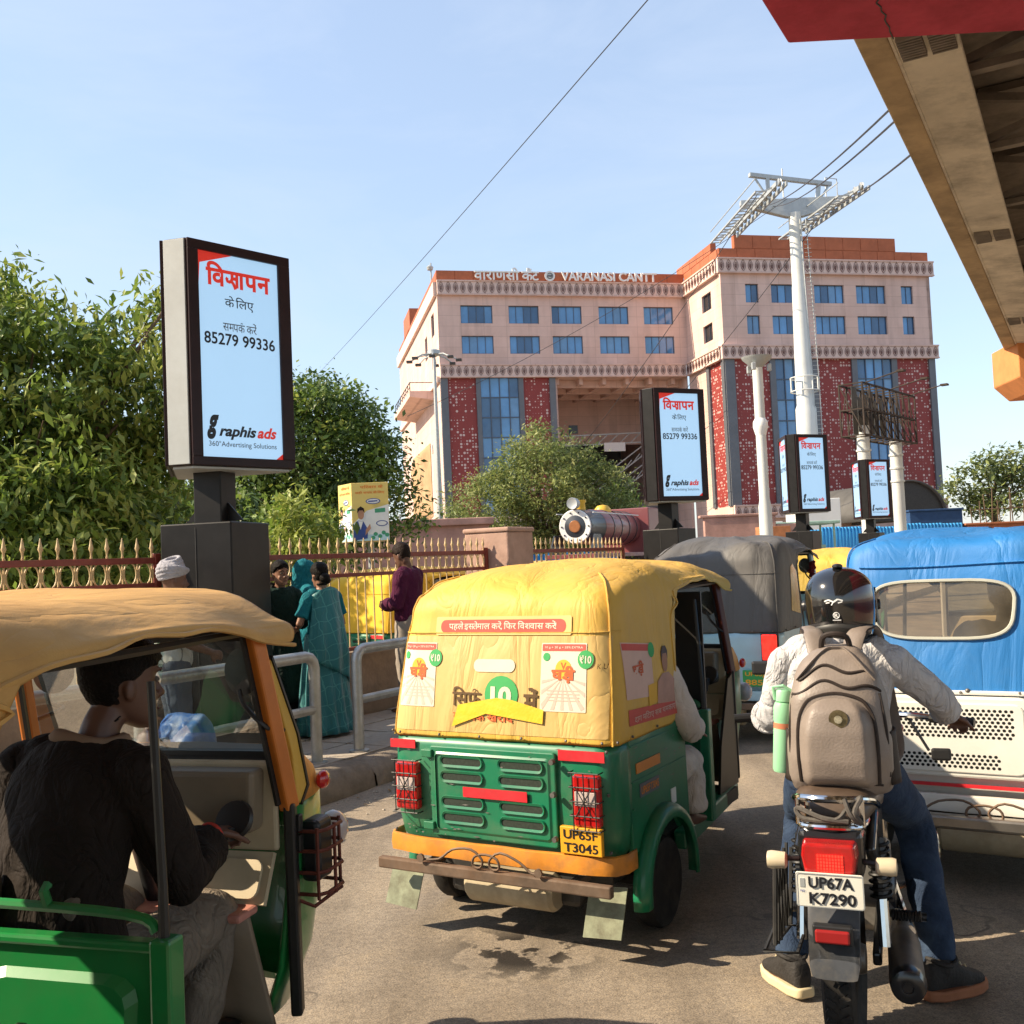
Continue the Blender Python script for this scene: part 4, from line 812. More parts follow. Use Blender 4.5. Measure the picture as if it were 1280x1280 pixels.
tree('feathery_tree', 'feathery spreading tree in front of the station facade', (2.0, 62, 0), 3.5, .25,
     [(0, 0, 6.2, 3.6, 2.6), (-3.2, 0, 5.0, 2.8, 2.2), (2.9, 0, 5.6, 2.4, 2.4), (-.6, 0, 8.4, 2.0, 1.5), (1.6, 0, 8.0, 1.5, 1.4), (-2.0, 0, 3.0, 2.6, 1.4), (4.1, 0, 4.2, 1.5, 1.5), (1.5, 0, 3.2, 2.6, 1.5)], 520, 72, .27, .36, LA, .36, .2, (.2, .45, .35), seed=9)
tree('dark_tree', 'smaller dark green tree at right of the feathery tree behind kiosk', (6.3, 66, 0), 2.6, .2,
     [(0, 0, 4.6, 2.0, 2.2), (1.0, 0, 3.4, 1.6, 1.4), (-1, 0, 3.2, 1.6, 1.4)], 170, 38, .38, .4, LM, .45, .3, (.6, .35, .05), seed=12)
tree('sparse_tree', 'sparse grey-green tree on the skyline at far right', (43.0, 92, 0), 5.0, .3,
     [(-1.5, 0, 7.2, 2.4, 1.9), (1.8, 0, 8.3, 2.4, 1.9), (4.2, 0, 7.4, 2.4, 2.2), (.6, 0, 5.2, 3.0, 1.6), (-3, 0, 6.4, 1.4, 1.0)], 190, 26, .5, .55, LA, .45, .2, (.55, .35, .1), seed=14)
tree('leafy_tree', 'dense dark tree low behind the large kiosk plinth', (-4.9, 21, 0), 1.6, .12,
     [(0, 0, 2.2, 1.4, 1.0), (-1.6, 0, 2.4, 1.5, 1.2), (-3.4, 0, 2.2, 1.6, 1.2)], 210, 36, .22, .25, LM, .45, .45, (.62, .33, .05), seed=17)

# ------------------------------------------------------------------ steam locomotive on display
m_loco = M('loco_maroon', (.21, .062, .065), .35, var=.12, vs=1, coat=.3); m_lblk = M('loco_black', (.03, .035, .045), .35, var=.15, vs=1, coat=.3); m_lwht = M('loco_white', (.72, .72, .70), .4, var=.05); m_yel = M('loco_yellow', (.65, .40, .04), .4, var=.1)
Lc = thing('steam_locomotive', 'preserved maroon steam locomotive with white-rimmed black smokebox', 'locomotive', (3.05, 50, 0), -R(25))
YA = Matrix.Rotation(R(-90), 4, 'X')
def ycyl(mb, prof, x, z, n=28): return mb.lathe(prof, n, Matrix.Translation((x, 0, z)) @ YA)
ycyl(MB(), [(.80, 0), (.86, .05), (.86, 2.0), (.88, 2.05)], 0, 3.3).obj('smokebox', m_lblk, Lc)
ycyl(MB(), [(.88, 2.05), (.9, 2.1), (.9, 7.5), (.88, 7.55)], 0, 3.3).obj('boiler', m_loco, Lc)
for y in (3.2, 4.4, 5.6, 6.8): ycyl(MB(), [(.9, y), (.93, y), (.93, y + .08), (.9, y + .08)], 0, 3.3).obj('boiler_band', m_lblk, Lc)
ycyl(MB(), [(.62, -.02), (.80, -.04), (.84, .0), (.80, .03)], 0, 3.3).obj('smokebox_rim', m_lwht, Lc)
ycyl(MB(), [(0, -.12), (.10, -.12), (.2, -.08), (.45, -.05), (.62, .0)], 0, 3.3).obj('smokebox_door', m_lblk, Lc)
ycyl(MB(), [(.12, -.13), (.27, -.13), (.30, -.08), (.12, -.08)], 0, 3.3).obj('door_ring', M('loco_copper', (.45, .18, .07), .35, .5), Lc)
for k in range(10): a = 2 * math.pi * k / 10; MB().ball((.7 * math.cos(a), -.05, 3.3 + .7 * math.sin(a)), .045, 8).obj('rim_bolt', m_lblk, Lc)
MB().lathe([(.26, 0), (.24, .35), (.30, .45), (.30, .52)], 16, Matrix.Translation((0, .8, 4.1))).obj('chimney', m_yel, Lc)
MB().lathe([(.45, 0), (.42, .18), (.28, .34), (0, .40)], 18, Matrix.Translation((0, 4.0, 4.1))).obj('steam_dome', m_yel, Lc)
ycyl(MB(), [(.0, -.28), (.22, -.3), (.27, -.32), (.29, -.28), (.27, 0.1), (0, .15)], 0, 4.42, 18).obj('headlamp', m_steel, Lc)
MB().bx(-1.3, 1.3, -.9, 8.2, 1.75, 1.95).obj('running_board', m_loco, Lc, smooth=None, bevel=.02); MB().bx(-1.3, 1.3, -1.15, -.9, 1.1, 1.7).obj('buffer_beam', M('loco_red', (.4, .03, .02), .4), Lc, smooth=None, bevel=.02)
for s in (-1, 1):
    mb = MB(); mb.prism([(-.9, 1.95), (1.2, 1.95), (.6, 2.9), (-.2, 2.9)], s * 1.02, s * 1.08, lambda a, b, t: (t, a, b)); mb.obj('smoke_deflector', m_lblk, Lc, smooth=None)
    mb = MB().tube([(s * .95, 0, 3.95), (s * .95, 7, 3.95)], .03, 6); mb.obj('hand_rail', m_lwht, Lc)
    ycyl(MB(), [(.22, -1.5), (.24, -1.45), (.1, -1.4), (.1, -1.1)], s * .85, 1.4, 14).obj('buffer', m_lblk, Lc)
    for y in (1.2, 3.0, 4.8): MB().lathe([(.72, -.06), (.72, .06)], 22, Matrix.Translation((s * .85, y, .85)) @ Matrix.Rotation(R(90), 4, 'Y')).obj('wheel', m_lblk, Lc)
MB().bx(-1.35, 1.35, 7.6, 10, 1.9, 4.4).obj('cab', m_loco, Lc, smooth=None, bevel=.05)
# ------------------------------------------------------------------ poles, frames, boards
def mast_lamp():
    t = thing('high_mast_lamp', 'tall slim lamp mast with a ring of lamps left of the station', 'lamp mast', (-4.9, 70, 0))
    MB().lathe([(.24, 0), (.22, 4), (.15, 10), (.10, 16.2)], 12).obj('mast', m_galv, t)
    MB().lathe([(.1, 16), (.45, 16.2), (.45, 16.45), (.1, 16.6)], 14).obj('head', m_steel, t)
    for k in range(8):
        a = 2 * math.pi * k / 8; q = Vector((math.cos(a), math.sin(a), 0)); MB().tube([q * .3 + Vector((0, 0, 16.2)), q * 1.0 + Vector((0, 0, 16.1)), q * 1.6 + Vector((0, 0, 15.8))], .05, 5).obj('lamp_arm', m_steel, t); MB().box(q * 1.7 + Vector((0, 0, 15.75)), (.4, .4, .14)).obj('lamp', m_dkmetal, t, smooth=None)
mast_lamp()
t = thing('camera_pole', 'thick grey camera pole with dome camera left of ropeway tower', 'pole', (7.4, 30, 0))
MB().lathe([(.20, 0), (.19, 3), (.15, 3.2), (.15, 7.2)], 16).obj('pole', m_tower, t); MB().lathe([(.15, 7.1), (.42, 7.35), (.45, 7.42), (.1, 7.45)], 18).obj('top_plate', m_steel, t)
MB().lathe([(.15, 5.6), (.21, 5.5), (.22, 5.35), (.18, 5.2), (.15, 5.1)], 16).obj('dome_camera', m_letter, t)
for a in (0, 120, 240): MB().box((.35 * math.cos(R(a)), .35 * math.sin(R(a)), 7.1), (.12, .12, .22)).obj('camera', m_steel, t, smooth=None, bevel=.02)
t = thing('billboard_frame', 'bare rusty billboard frame on two white tube posts', 'billboard', (16.6, 45.5, 0), R(50))
m_rust = M('rusty_dark_steel', (.055, .042, .035), .8, .2, var=.4, vs=3)
for x, z in ((-2.0, 6.9), (1.9, 6.5)): MB().lathe([(.27, 0), (.27, z)], 14, Matrix.Translation((x, .1, 0))).obj('post', m_tower, t)
for x in (-2.0, 1.9):
    for z in (4.6, 5.2, 5.8): MB().lathe([(.27, z), (.32, z), (.32, z + .08), (.27, z + .08)], 14, Matrix.Translation((x, .1, 0))).obj('post_collar', m_tower, t)
mb = MB(); n_ = 9
for y in (-.45, .55):
    for z in (6.4, 7.5, 8.6): mb.beam((-3.2, y, z), (3.2, y, z), .07, .07)
    for i in range(n_): mb.beam((-3.2 + i * .8, y, 6.4), (-3.2 + i * .8, y, 8.6), .06, .06)
for i in range(n_):
    x = -3.2 + i * .8
    for z in (6.4, 7.5, 8.6): mb.beam((x, -.45, z), (x, .55, z), .05, .05)
    mb.beam((x, -.45, 6.4), (x, .55, 8.6), .04, .04)
    if i < n_ - 1: mb.beam((x, .55, 6.4), (x + .8, .55, 8.6), .04, .04); mb.beam((x + .8, -.45, 6.4), (x, -.45, 8.6), .04, .04)
mb.obj('steel_lattice', m_rust, t, smooth=None)
for k in range(6): MB().bx(-3.18 + k * .62, -2.62 + k * .62 - .05 * (k % 3), .02, .04, 6.45 + .15 * (k % 2), 8.5 - .2 * ((k * 2) % 3)).obj('backing_sheet', m_dkmetal, t, smooth=None)
for x in (-2.9, 0, 2.6): MB().tube([(x, -.45, 8.6), (x - .6, -2.2, 8.8)], .03, 5).obj('lamp_arm', m_rust, t); MB().box((x - .6, -2.2, 8.78), (.3, .3, .08)).obj('lamp', m_rust, t, smooth=None)
# triangular yellow printed box
m_adY = M('ad_yellow', (.72, .55, .16), .5, var=.06, vs=3); m_adW = M('ad_white', (.72, .74, .72), .5, var=.05); m_adB = M('ad_blue', (.03, .07, .28), .5); m_adG = M('ad_green', (.05, .30, .16), .5); m_adS = M('ad_skin', (.42, .23, .15), .6); m_adH = M('ad_hair', (.02, .014, .012), .6); m_adO = M('ad_orange', (.70, .20, .03), .5); m_adL = M('ad_lightblue', (.45, .66, .72), .5)
t = thing('printed_ad_box', 'triangular yellow printed advertising box raised above the railing', 'ad box', (-3.1, 22.2, 0), -R(4))
mb = MB(); A_, B_, C_ = (-.72, .25), (-.30, -.3), (.48, -.2); mb.prism([A_, B_, C_, (.1, .6)], 2.28, 3.54); mb.obj('box', m_adY, t, smooth=None, bevel=.006)
MB().tube([(0, .1, 0), (0, .1, 2.3)], .07, 10).obj('post', m_steel, t)
def adface(a, b):
    a, b = Vector((*a, 2.28)), Vector((*b, 2.28)); d = b - a; nn = Vector((d.y, -d.x, 0)).normalized(); W_ = d.length
    pl = lambda u, v, e: a + d * u + Vector((0, 0, v * 1.26)) + nn * (.004 + e)
    def poly(pts, mat, nm, e): MB().add([pl(u, v, e) for u, v in pts], [tuple(range(len(pts)))]).obj(nm, mat, t, smooth=None)
    ell = lambda cu, cv, ru, rv, n_=16: [(cu + ru * math.cos(2 * math.pi * k / n_), cv + rv * math.sin(2 * math.pi * k / n_)) for k in range(n_)]
    poly([(.01, .01), (.99, .01), (.99, .62), (.40, .52), (.01, .30)], m_adW, 'printed_panel', .001); poly([(.01, .01), (.99, .01), (.99, .13), (.01, .10)], m_adL, 'printed_panel', .0015)
    poly(ell(.58, .68, .20, .05), m_adB, 'printed_logo', .002); poly(ell(.58, .68, .17, .038), m_adW, 'printed_logo', .003); poly([(.45, .665), (.70, .675), (.70, .695), (.45, .69)], m_adB, 'printed_logo', .004)
    poly(ell(.80, .30, .16, .05), m_adB, 'printed_logo', .002); poly(ell(.80, .30, .13, .036), m_adW, 'printed_logo', .003)
    poly([(.62, .48), (.90, .49), (.90, .56), (.62, .55)], m_adG, 'printed_label', .002)
    poly([(.02, .02), (.04, .28), (.16, .36), (.30, .34), (.42, .20), (.40, .05)], m_adB, 'printed_jacket', .002); poly([(.16, .35), (.22, .20), (.29, .34)], m_adW, 'printed_shirt', .003)
    poly(ell(.24, .46, .085, .085), m_adS, 'printed_face', .003); poly([(.14, .48), (.15, .56), (.24, .60), (.33, .56), (.34, .48), (.29, .53), (.20, .53)], m_adH, 'printed_hair', .004); poly([(.34, .10), (.50, .22), (.48, .30), (.36, .20)], m_adS, 'printed_hand', .003)
    for cu, cv in ((.62, .12), (.74, .08), (.84, .14), (.93, .10), (.55, .06)): poly(ell(cu, cv, .06, .035, 8), m_adG, 'printed_leaf', .002)
    print_on('printed_heading', deva(['प', 'ि', 'र', 'व', 'ा', 'र', ' ', 'क', 'े'], 1, .02), m_adO, t, lambda p, q, e: pl(.55 + p / W_, .93 + q / 1.26, .002 + e), .62 * W_, .075)
    print_on('printed_heading', deva(['स', 'ह', 'ी', ' ', 'स', 'म', 'य', ' ', 'क', 'े', ' ', 'ि', 'ल', 'ए'], 1, .02), m_adO, t, lambda p, q, e: pl(.5 + p / W_, .83 + q / 1.26, .002 + e), .80 * W_, .07)
adface(A_, B_); adface(B_, C_)
# forecourt: hoarding, stalls, sheds, low wall
m_blue = M('blue_sheet', (.05, .30, .62), .4, var=.12, vs=1)
def hoarding(x0, x1, y, z0, z1, label):
    k = int((x1 - x0) / .16); mb = MB(); t = thing('sheet_hoarding', label, 'hoarding', (x0, y, 0), 0, 'blue corrugated hoardings')
    n_ = max(1, int((x1 - x0) / 1.0))
    for j in range(n_):
        mb = MB(); w_ = (x1 - x0) / n_; kk = 25
        mb.grid(kk, 2, lambda i, v: (j * w_ + i * w_, .05 * math.sin(i * 6 * 2 * math.pi), lerp(z0, z1 + .04 * ((j * 3) % 4), v))); mb.obj('corrugated_sheet', m_blue, t, smooth=60, solid=.01)
hoarding(15.6, 24.5, 56, 0, 2.75, 'blue corrugated hoarding at the foot of the right wing'); hoarding(-3, 6, 60, 0, 2.1, 'blue corrugated hoarding seen through the railings before station')
def simple(name, label, cat, boxes, mat, loc, rz=0, bev=.03):
    mb = MB()
    for b in boxes: mb.bx(*b)
    o = mb.obj(name, mat, None, smooth=None, bevel=bev); o.location = loc; o.rotation_euler = (0, 0, rz); return tag(o, label, cat)
m_pw = M('weathered_pink', (.42, .25, .21), .9, var=.25, vs=1, dirt=(.2, .13, .11), da=.6, dsc=.8)
simple('low_building', 'low pink building with flat roof behind the dark trees', 'building', [(-12, 6, 0, 6, 0, 3.4), (-12.2, 6.2, -.2, 6.2, 3.4, 3.7), (-8, -2, .5, 5, 3.7, 5.2)], m_pw, (-7, 44, 0), R(5))
simple('garden_wall', 'weathered pink wall section right of the second kiosk', 'wall', [(0, 3.2, 0, .4, 0, 3.3), (3.2, 4.6, .1, .5, 0, 2.9), (-.2, 3.3, -.05, .45, 3.3, 3.42)], m_pw, (8.6, 46, 0))
simple('market_stall', 'small stall with pale green sheet roof near the garden wall', 'stall', [(0, 2.2, 0, 1.8, 0, 1.9), (-.4, 2.8, -.5, 2.2, 2.9, 3.05), (-.2, -.1, -.3, -.2, 0, 2.9), (2.5, 2.6, -.3, -.2, 0, 2.9), (2.5, 2.6, 1.9, 2.0, 0, 2.9), (-.2, -.1, 1.9, 2, 0, 2.9)], M('pale_green_sheet', (.30, .45, .38), .6, var=.2, vs=2), (13.0, 50, 0))
simple('brick_stack', 'stack of orange brick crates beside the camera pole', 'crates', [(0, 1.4, 0, .8, 0, 1.0), (.05, 1.3, .05, .75, 1.02, 1.9), (.1, 1.36, 0, .8, 1.92, 2.7)], M('orange_brick', (.40, .17, .08), .9, var=.25, vs=3), (10.0, 42, 0), bev=.01)
simple('water_tank', 'white rectangular water tank on a stand behind the stalls', 'tank', [(0, 2.6, 0, 1.4, 2.3, 3.4), (.1, .3, .1, .3, 0, 2.3), (2.3, 2.5, .1, .3, 0, 2.3), (.1, .3, 1.1, 1.3, 0, 2.3), (2.3, 2.5, 1.1, 1.3, 0, 2.3), (.9, 1.7, .4, 1.0, 3.4, 3.55)], M('tank_white', (.6, .62, .6), .6, var=.1, vs=2), (13.2, 60, 0))
t = thing('arched_shed', 'dark arched platform roof beyond the right end of station', 'shed', (34.2, 88, 0), R(12))
mb = MB(); arc = [(3.6 * math.cos(R(a)), 3.9 + 3.4 * math.sin(R(a))) for a in range(0, 181, 12)]; mb.grid(len(arc), 2, lambda i, v: (arc[int(round(i * (len(arc) - 1)))][0], v * 30, arc[int(round(i * (len(arc) - 1)))][1])); mb.obj('roof', M('dark_sheet_roof', (.10, .095, .09), .6, var=.2, vs=.6), t, smooth=50, solid=.12)
for s in (-3.5, 3.5): MB().bx(s - .15, s + .15, .2, .5, 0, 4).obj('column', m_dkmetal, t, smooth=None)
mb = MB(); mb.prism([(x * .97, z - .1) for x, z in arc], .3, .4, lambda a, b, c: (a, c, b)); mb.obj('gable', m_dkmetal, t, smooth=None)
t = thing('bamboo_scaffold', 'thin bamboo poles standing before the far shed', 'scaffold', (38, 80, 0))
for k in range(14): MB().tube([(k * .45 - 2 + .1 * (k % 3), .3 * (k % 2), 0), (k * .45 - 2 + .14 * ((k * 3) % 5 - 2), .3 * (k % 2), 4.4 + .5 * ((k * 5) % 4))], .045, 5).obj('pole', m_bark, t)
for z in (1.5, 3.0, 4.2): MB().tube([(-2.2, 0, z), (4.1, 0, z + .1)], .04, 5).obj('pole', m_bark, t)
simple('orange_cabin', 'low orange-red site cabin beyond the blue hoarding', 'cabin', [(0, 7, 0, 3, 0, 3.0), (-.2, 7.2, -.2, 3.2, 3.0, 3.15)], M('cabin_orange', (.42, .15, .07), .7, var=.2, vs=1), (34.5, 78, 0))
simple('far_cabin', 'dark blue site cabin at the foot of right wing', 'cabin', [(0, 4, 0, 2.5, 0, 4.2), (-.1, 4.1, -.1, 2.6, 4.2, 4.35)], M('cabin_blue', (.03, .07, .16), .6, var=.2, vs=1), (30.2, 78, 0))
t = thing('lamp_post', 'short grey lamp post with a hanging board at far right', 'lamp post', (33.2, 55, 0))
MB().tube([(0, 0, 0), (0, 0, 4.2)], .09, 8).obj('pole', m_galv, t); MB().bx(-.1, 1.4, -.06, .06, 3.4, 4.6).obj('board', m_pw, t, smooth=None, bevel=.02); MB().ball((-.05, -.1, 3.5), .16, 10).obj('lamp', m_letter, t)
t = thing('low_sign_post', 'small blue information board on a post left of the station', 'sign', (-7.9, 72, 0))
MB().tube([(0, 0, 0), (0, 0, 5.4)], .08, 8).obj('pole', m_galv, t); MB().bx(-.7, .9, -.1, 0, 4.0, 4.8).obj('meter_box', m_letter, t, smooth=None, bevel=.02); MB().bx(.9, 2.9, -.1, 0, 1.2, 3.2).obj('board', M('board_blue', (.04, .10, .30), .5, var=.2, vs=3), t, smooth=None)
# ================================================================== RICKSHAWS
m_tyre = M('tyre_rubber', (.022, .021, .020), .85, var=.3, vs=10, dirt=(.10, .085, .07), da=.5, dsc=6)
m_rim = M('wheel_rim', (.16, .15, .14), .55, .6, var=.3, vs=12, dirt=(.12, .09, .06), da=.5, dsc=8)
m_lens = M('red_lens', (.42, .010, .010), .16, var=.2, vs=20, emit=.04, coat=.5, dirt=(.22, .03, .02), da=.5, dsc=14); m_lensw = M('clear_lens', (.55, .45, .42), .15, var=.1, coat=.6)
m_glow = M('brake_light_lit', (.9, .03, .018), .2, var=.45, vs=22, emit=.8)
m_scr = M('scuffed_bare_metal', (.22, .21, .19), .6, .5, var=.3, vs=20)
m_lenso = M('orange_lens', (.60, .16, .02), .3, var=.1)
m_refl = M('red_reflective_tape', (.62, .025, .035), .35, var=.12, vs=14, dirt=(.35, .05, .05), da=.4, dsc=10)
m_tapeo = M('orange_reflective_tape', (.62, .22, .03), .4, var=.1, vs=10)
m_mesh = M('dark_mesh', (.035, .045, .035), .8, var=.3, vs=80)
m_rusty = M('rusty_bumper', (.16, .115, .085), .7, .4, var=.35, vs=8, dirt=(.20, .11, .06), da=.6, dsc=5)
m_vinyl = M('brown_vinyl', (.10, .055, .035), .45, var=.2, vs=6); m_blkv = M('black_vinyl', (.015, .014, .013), .42, var=.25, vs=8)
m_beige = M('beige_plastic', (.52, .43, .28), .5, var=.12, vs=4, dirt=(.30, .24, .15), da=.4, dsc=3)
m_flap = M('pale_mud_flap', (.24, .26, .18), .85, var=.3, vs=9, dirt=(.10, .085, .06), da=.8, dsc=8)
m_silen = M('cream_silencer', (.45, .38, .26), .6, .2, var=.2, vs=6, dirt=(.2, .14, .08), da=.5, dsc=4)
m_platey = M('yellow_plate', (.75, .36, .02), .4, var=.06, vs=10); m_platew = M('white_plate', (.74, .72, .64), .4, var=.06, vs=10); m_plateg = M('green_plate', (.02, .32, .08), .4, var=.08, vs=10)
m_screenglass = glass_mat('windscreen_glass', (.80, .90, .88), .10, .07, (.55, .60, .58))
m_plastwin = glass_mat('plastic_window', (.42, .36, .27), .10, .16, (.40, .34, .25), .12)
m_mirror = M('mirror_face', (.75, .78, .8), .04, 1, var=.05); m_cable = M('black_plastic', (.02, .02, .021), .4, var=.2, vs=20)
def canvas(name, c, dirt, da=.4, st=(1.5, 1, .35)):
    return crease(M(name, c, .58, var=.10, vs=2.2, bump=.10, bs=220, dirt=dirt, da=da, dsc=1.7), 3.0, .42, .04, st)
def upath(hw, yr, yf, rc, ns=16, nc=6, nr=14):
    pts = [(hw, lerp(yf, yr + rc, i / ns)) for i in range(ns)]
    pts += [(hw - rc + rc * math.cos(a), yr + rc - rc * math.sin(a)) for a in [R(90 * i / nc) for i in range(nc)]]
    pts += [(lerp(hw - rc, -(hw - rc), i / nr), yr) for i in range(nr)]
    pts += [(-(hw - rc) - rc * math.sin(a), yr + rc - rc * math.cos(a)) for a in [R(90 * i / nc) for i in range(nc)]]
    pts += [(-hw, lerp(yr + rc, yf, i / ns)) for i in range(ns + 1)]
    return pts
# hood table: z, half width, rear y, front y, corner radius
HOOD = [(.90, .625, -.515, .255, .09), (1.0, .625, -.500, .25, .10), (1.1, .622, -.482, .24, .11), (1.2, .618, -.466, .232, .12), (1.30, .613, -.450, .23, .13), (1.38, .608, -.438, .235, .14), (1.43, .604, -.430, .26, .14), (1.465, .601, -.424, .36, .14), (1.485, .599, -.420, 1.60, .14),
        (1.51, .595, -.412, 1.62, .15), (1.545, .586, -.392, 1.63, .16), (1.58, .568, -.355, 1.63, .18), (1.613, .535, -.295, 1.62, .20), (1.645, .475, -.20, 1.61, .22), (1.672, .38, -.06, 1.60, .22), (1.688, .24, .10, 1.59, .16), (1.695, .09, .22, 1.58, .05), (1.696, .004, .26, 1.58, .003)]
HOODB = [r for r in HOOD[:9]] + [(1.52, .598, -.408, 1.62, .12), (1.57, .594, -.398, 1.63, .12), (1.61, .584, -.380, 1.63, .13), (1.638, .562, -.345, 1.62, .14), (1.658, .51, -.27, 1.61, .16), (1.670, .41, -.14, 1.60, .18), (1.678, .26, .05, 1.59, .16), (1.682, .10, .2, 1.58, .05), (1.683, .004, .26, 1.58, .003)]
def hood_y(z): return table([(r[0], r[2]) for r in HOOD], z)
def hood_x(z): return table([(r[0], r[1]) for r in HOOD], z)
def wheel(par, x, y, r=.205, w=.105, name='wheel', side=1):
    t = MB(); Mx = Matrix.Translation((x, y, r)) @ Matrix.Rotation(R(90), 4, 'Y')
    h = w / 2; t.lathe([(r * .62, -h * .8), (r * .80, -h), (r * .95, -h * .85), (r, -h * .45), (r * .985, 0), (r, h * .45), (r * .95, h * .85), (r * .80, h), (r * .62, h * .8)], 28, Mx)
    o = t.obj(name, m_tyre, par); rm = MB(); rm.lathe([(0, -h * .3), (r * .2, -h * .35), (r * .22, -h * .1), (r * .5, -h * .2), (r * .6, -h * .75), (r * .64, -h * .8), (r * .64, h * .8), (r * .6, h * .75), (r * .5, h * .2), (r * .22, h * .35), (r * .2, h * .6), (0, h * .62)], 24, Mx); rm.obj('rim', m_rim, o)
    for k in range(4): a = 2 * math.pi * k / 4 + .4; MB().box((x + side * h * .3, y + r * .34 * math.cos(a), r + r * .34 * math.sin(a)), (.012, .018, .018)).obj('wheel_nut', m_rim, o, smooth=None)
    return o
def rickshaw(name, label, loc, head, green, hoodm, accent, plate=None, rear='gate', sx=1., sz=1., group='three-wheeled rickshaws in the traffic', inside=True, wr=1., hood_amp=.012, seed=0, pillar=None, platemat=None, cowlm=None, trim=True, ysh=0., HOOD=HOOD):
    T = thing(name, label, 'rickshaw', loc, -head, group); T.scale = (sx, sx, sz)
    pillar = pillar or accent; cowlm = cowlm or accent
    # ---- canvas hood
    mb = MB(); rows = [upath(*r[1:]) for r in HOOD]; nv = len(rows[0])
    for k in range(len(HOOD)):          # side points: eight along the roof edge, eight down to the rear corner
        z_, hw, yr, yf, rc = HOOD[k]; yf = yf - ysh if k < 8 else yf
        for q in range(9):
            yy = lerp(yf, .30 - ysh, q / 8) if k >= 8 else lerp(HOOD[8][3], .30 - ysh, q / 8); rows[k][q] = (hw if k >= 8 else HOOD[8][1], yy)
        for q in range(9, 16): rows[k][q] = (hw, lerp(.30 - ysh if k >= 8 else yf, yr + rc, (q - 9 + (1 if k >= 8 else 0)) / (7 + (1 if k >= 8 else 0))))
        for q in range(16): rows[k][nv - 1 - q] = (-rows[k][q][0], rows[k][q][1])
    def hp(i, j):
        k = int(round(i * (len(HOOD) - 1))); q = int(round(j * (nv - 1)))
        if k < 8 and (q < 9 or q > nv - 10): k = 8
        z = HOOD[k][0]; x, y = rows[k][q]
        nar = lerp(1, .79, sstep(.35, 1.55, y)); fr = sstep(1.0, 1.62, y)
        z2 = z - .06 * fr * sstep(1.50, 1.62, z) - .015 * fr * (z < 1.56)
        if k >= 8 and y > .19: z2 += (.080 * math.sin(math.pi * min(1, (y - .18) / 1.32)) ** .6 + .006 * math.sin(y * 21 + seed)) * (1 - sstep(1.49, 1.60, z))
        z2 += .012 * math.sin(y * 4.5 + .5) * sstep(1.5, 1.69, z) * sstep(-.2, .3, y)
        d = hood_amp * (1.5 * fbm((x * 2.2 + seed, y * 2.2, z * 1.2), 1, 2) + .8 * fbm((x * 6 + seed, y * 4, z * 2), 1, 2)) * (.55 if z < 1.4 else 1.)
        fold = .012 * math.sin((x + y) * 22 + z * 14) * sstep(.25, .6, x) * sstep(1.38, 1.5, z) * (1 - sstep(.0, .5, abs(y - .1)))
        fold += .007 * math.sin(y * 15 + z * 38 + seed + 2 * noise.noise(Vector((y * 2, z * 3, seed)))) * sstep(1.48, 1.54, z) * (1 - sstep(1.62, 1.69, z)) * sstep(.25, .5, y) * (1 if abs(x) > .3 else 0)
        rx = x * nar; ln = math.hypot(rx, .5) or 1
        bag = .012 * math.sin(max(0, min(1, (z - .9) / .5)) * math.pi) * (1 - abs(x) / .7)
        return (rx + (d + fold) * rx / .6, y - (d + bag) * (1 if y < -.2 else 0), z2 + (d * 1.5 if z > 1.55 else 0) - (.006 * abs(math.sin(q * .8)) if k == 0 else 0))
    mb.grid(len(HOOD), nv, hp); h = mb.obj('canvas_hood', hoodm, T, smooth=75, solid=.006, sub=1)
    if trim:   # piping along the hood edge and a seam across the rear
        if HOOD is not HOODB: sr = [hp(5 / 17, q / (nv - 1)) for q in range(17, nv - 17)]; MB().tube([(p[0], p[1] - .004, p[2]) for p in sr], .0035, 5).obj('seam', hoodm, h)
        for s in (1, -1):
            ed = [hp(k / (len(HOOD) - 1), (9 if s > 0 else nv - 10) / (nv - 1)) for k in range(0, 8)] + [hp(8 / (len(HOOD) - 1), (q if s > 0 else nv - 1 - q) / (nv - 1)) for q in range(8, -1, -1)]; MB().tube(spline(ed, 3), .007, 5).obj('edge_piping', hoodm, h)
            cr_ = [hp(k / (len(HOOD) - 1), (19 if s > 0 else nv - 20) / (nv - 1)) for k in range(0, 14)]; MB().tube([Vector(p) * 1.002 for p in spline(cr_, 3)], .005, 5).obj('seam', hoodm, h)
        for q in range(12, nv - 12, 3):
            p = hp(0, q / (nv - 1)); MB().ball((p[0] * 1.012, p[1] - .010, p[2] + .022), .007, 6).obj('stud', m_rim, h)
    for s in (1, -1):
        MB().tube([(s * .54 * lerp(1, .79, sstep(.35, 1.55, y)), y, 1.53) for y in (.3, .6, .9, 1.2, 1.42)], .012, 6).obj('hood_rail', m_blkv, T)
    # ---- rear body
    BT = [(.40, .565, -.470, -.34, .08), (.44, .595, -.50, -.34, .09), (.55, .612, -.515, -.34, .09), (.70, .615, -.52, -.34, .09), (.86, .612, -.515, -.34, .09), (.905, .605, -.505, -.34, .09)]
    br = [upath(*r[1:], 3, 6, 8) for r in BT]; nb = len(br[0]); mb = MB()
    mb.grid(len(BT), nb, lambda i, j: (*br[int(round(i * 5))][int(round(j * (nb - 1)))], BT[int(round(i * 5))][0])); body = mb.obj('body_shell', green, T, smooth=50, solid=.012)
    cy, cz, cr = 0., .215, .30
    arc = [(cy + cr * math.cos(R(a)), cz + cr * math.sin(R(a))) for a in range(38, 143, 7)]
    poly = [(-.345, .40), (-.345, .905), (.30, .905), (.345, .86), (.36, .40)] + arc
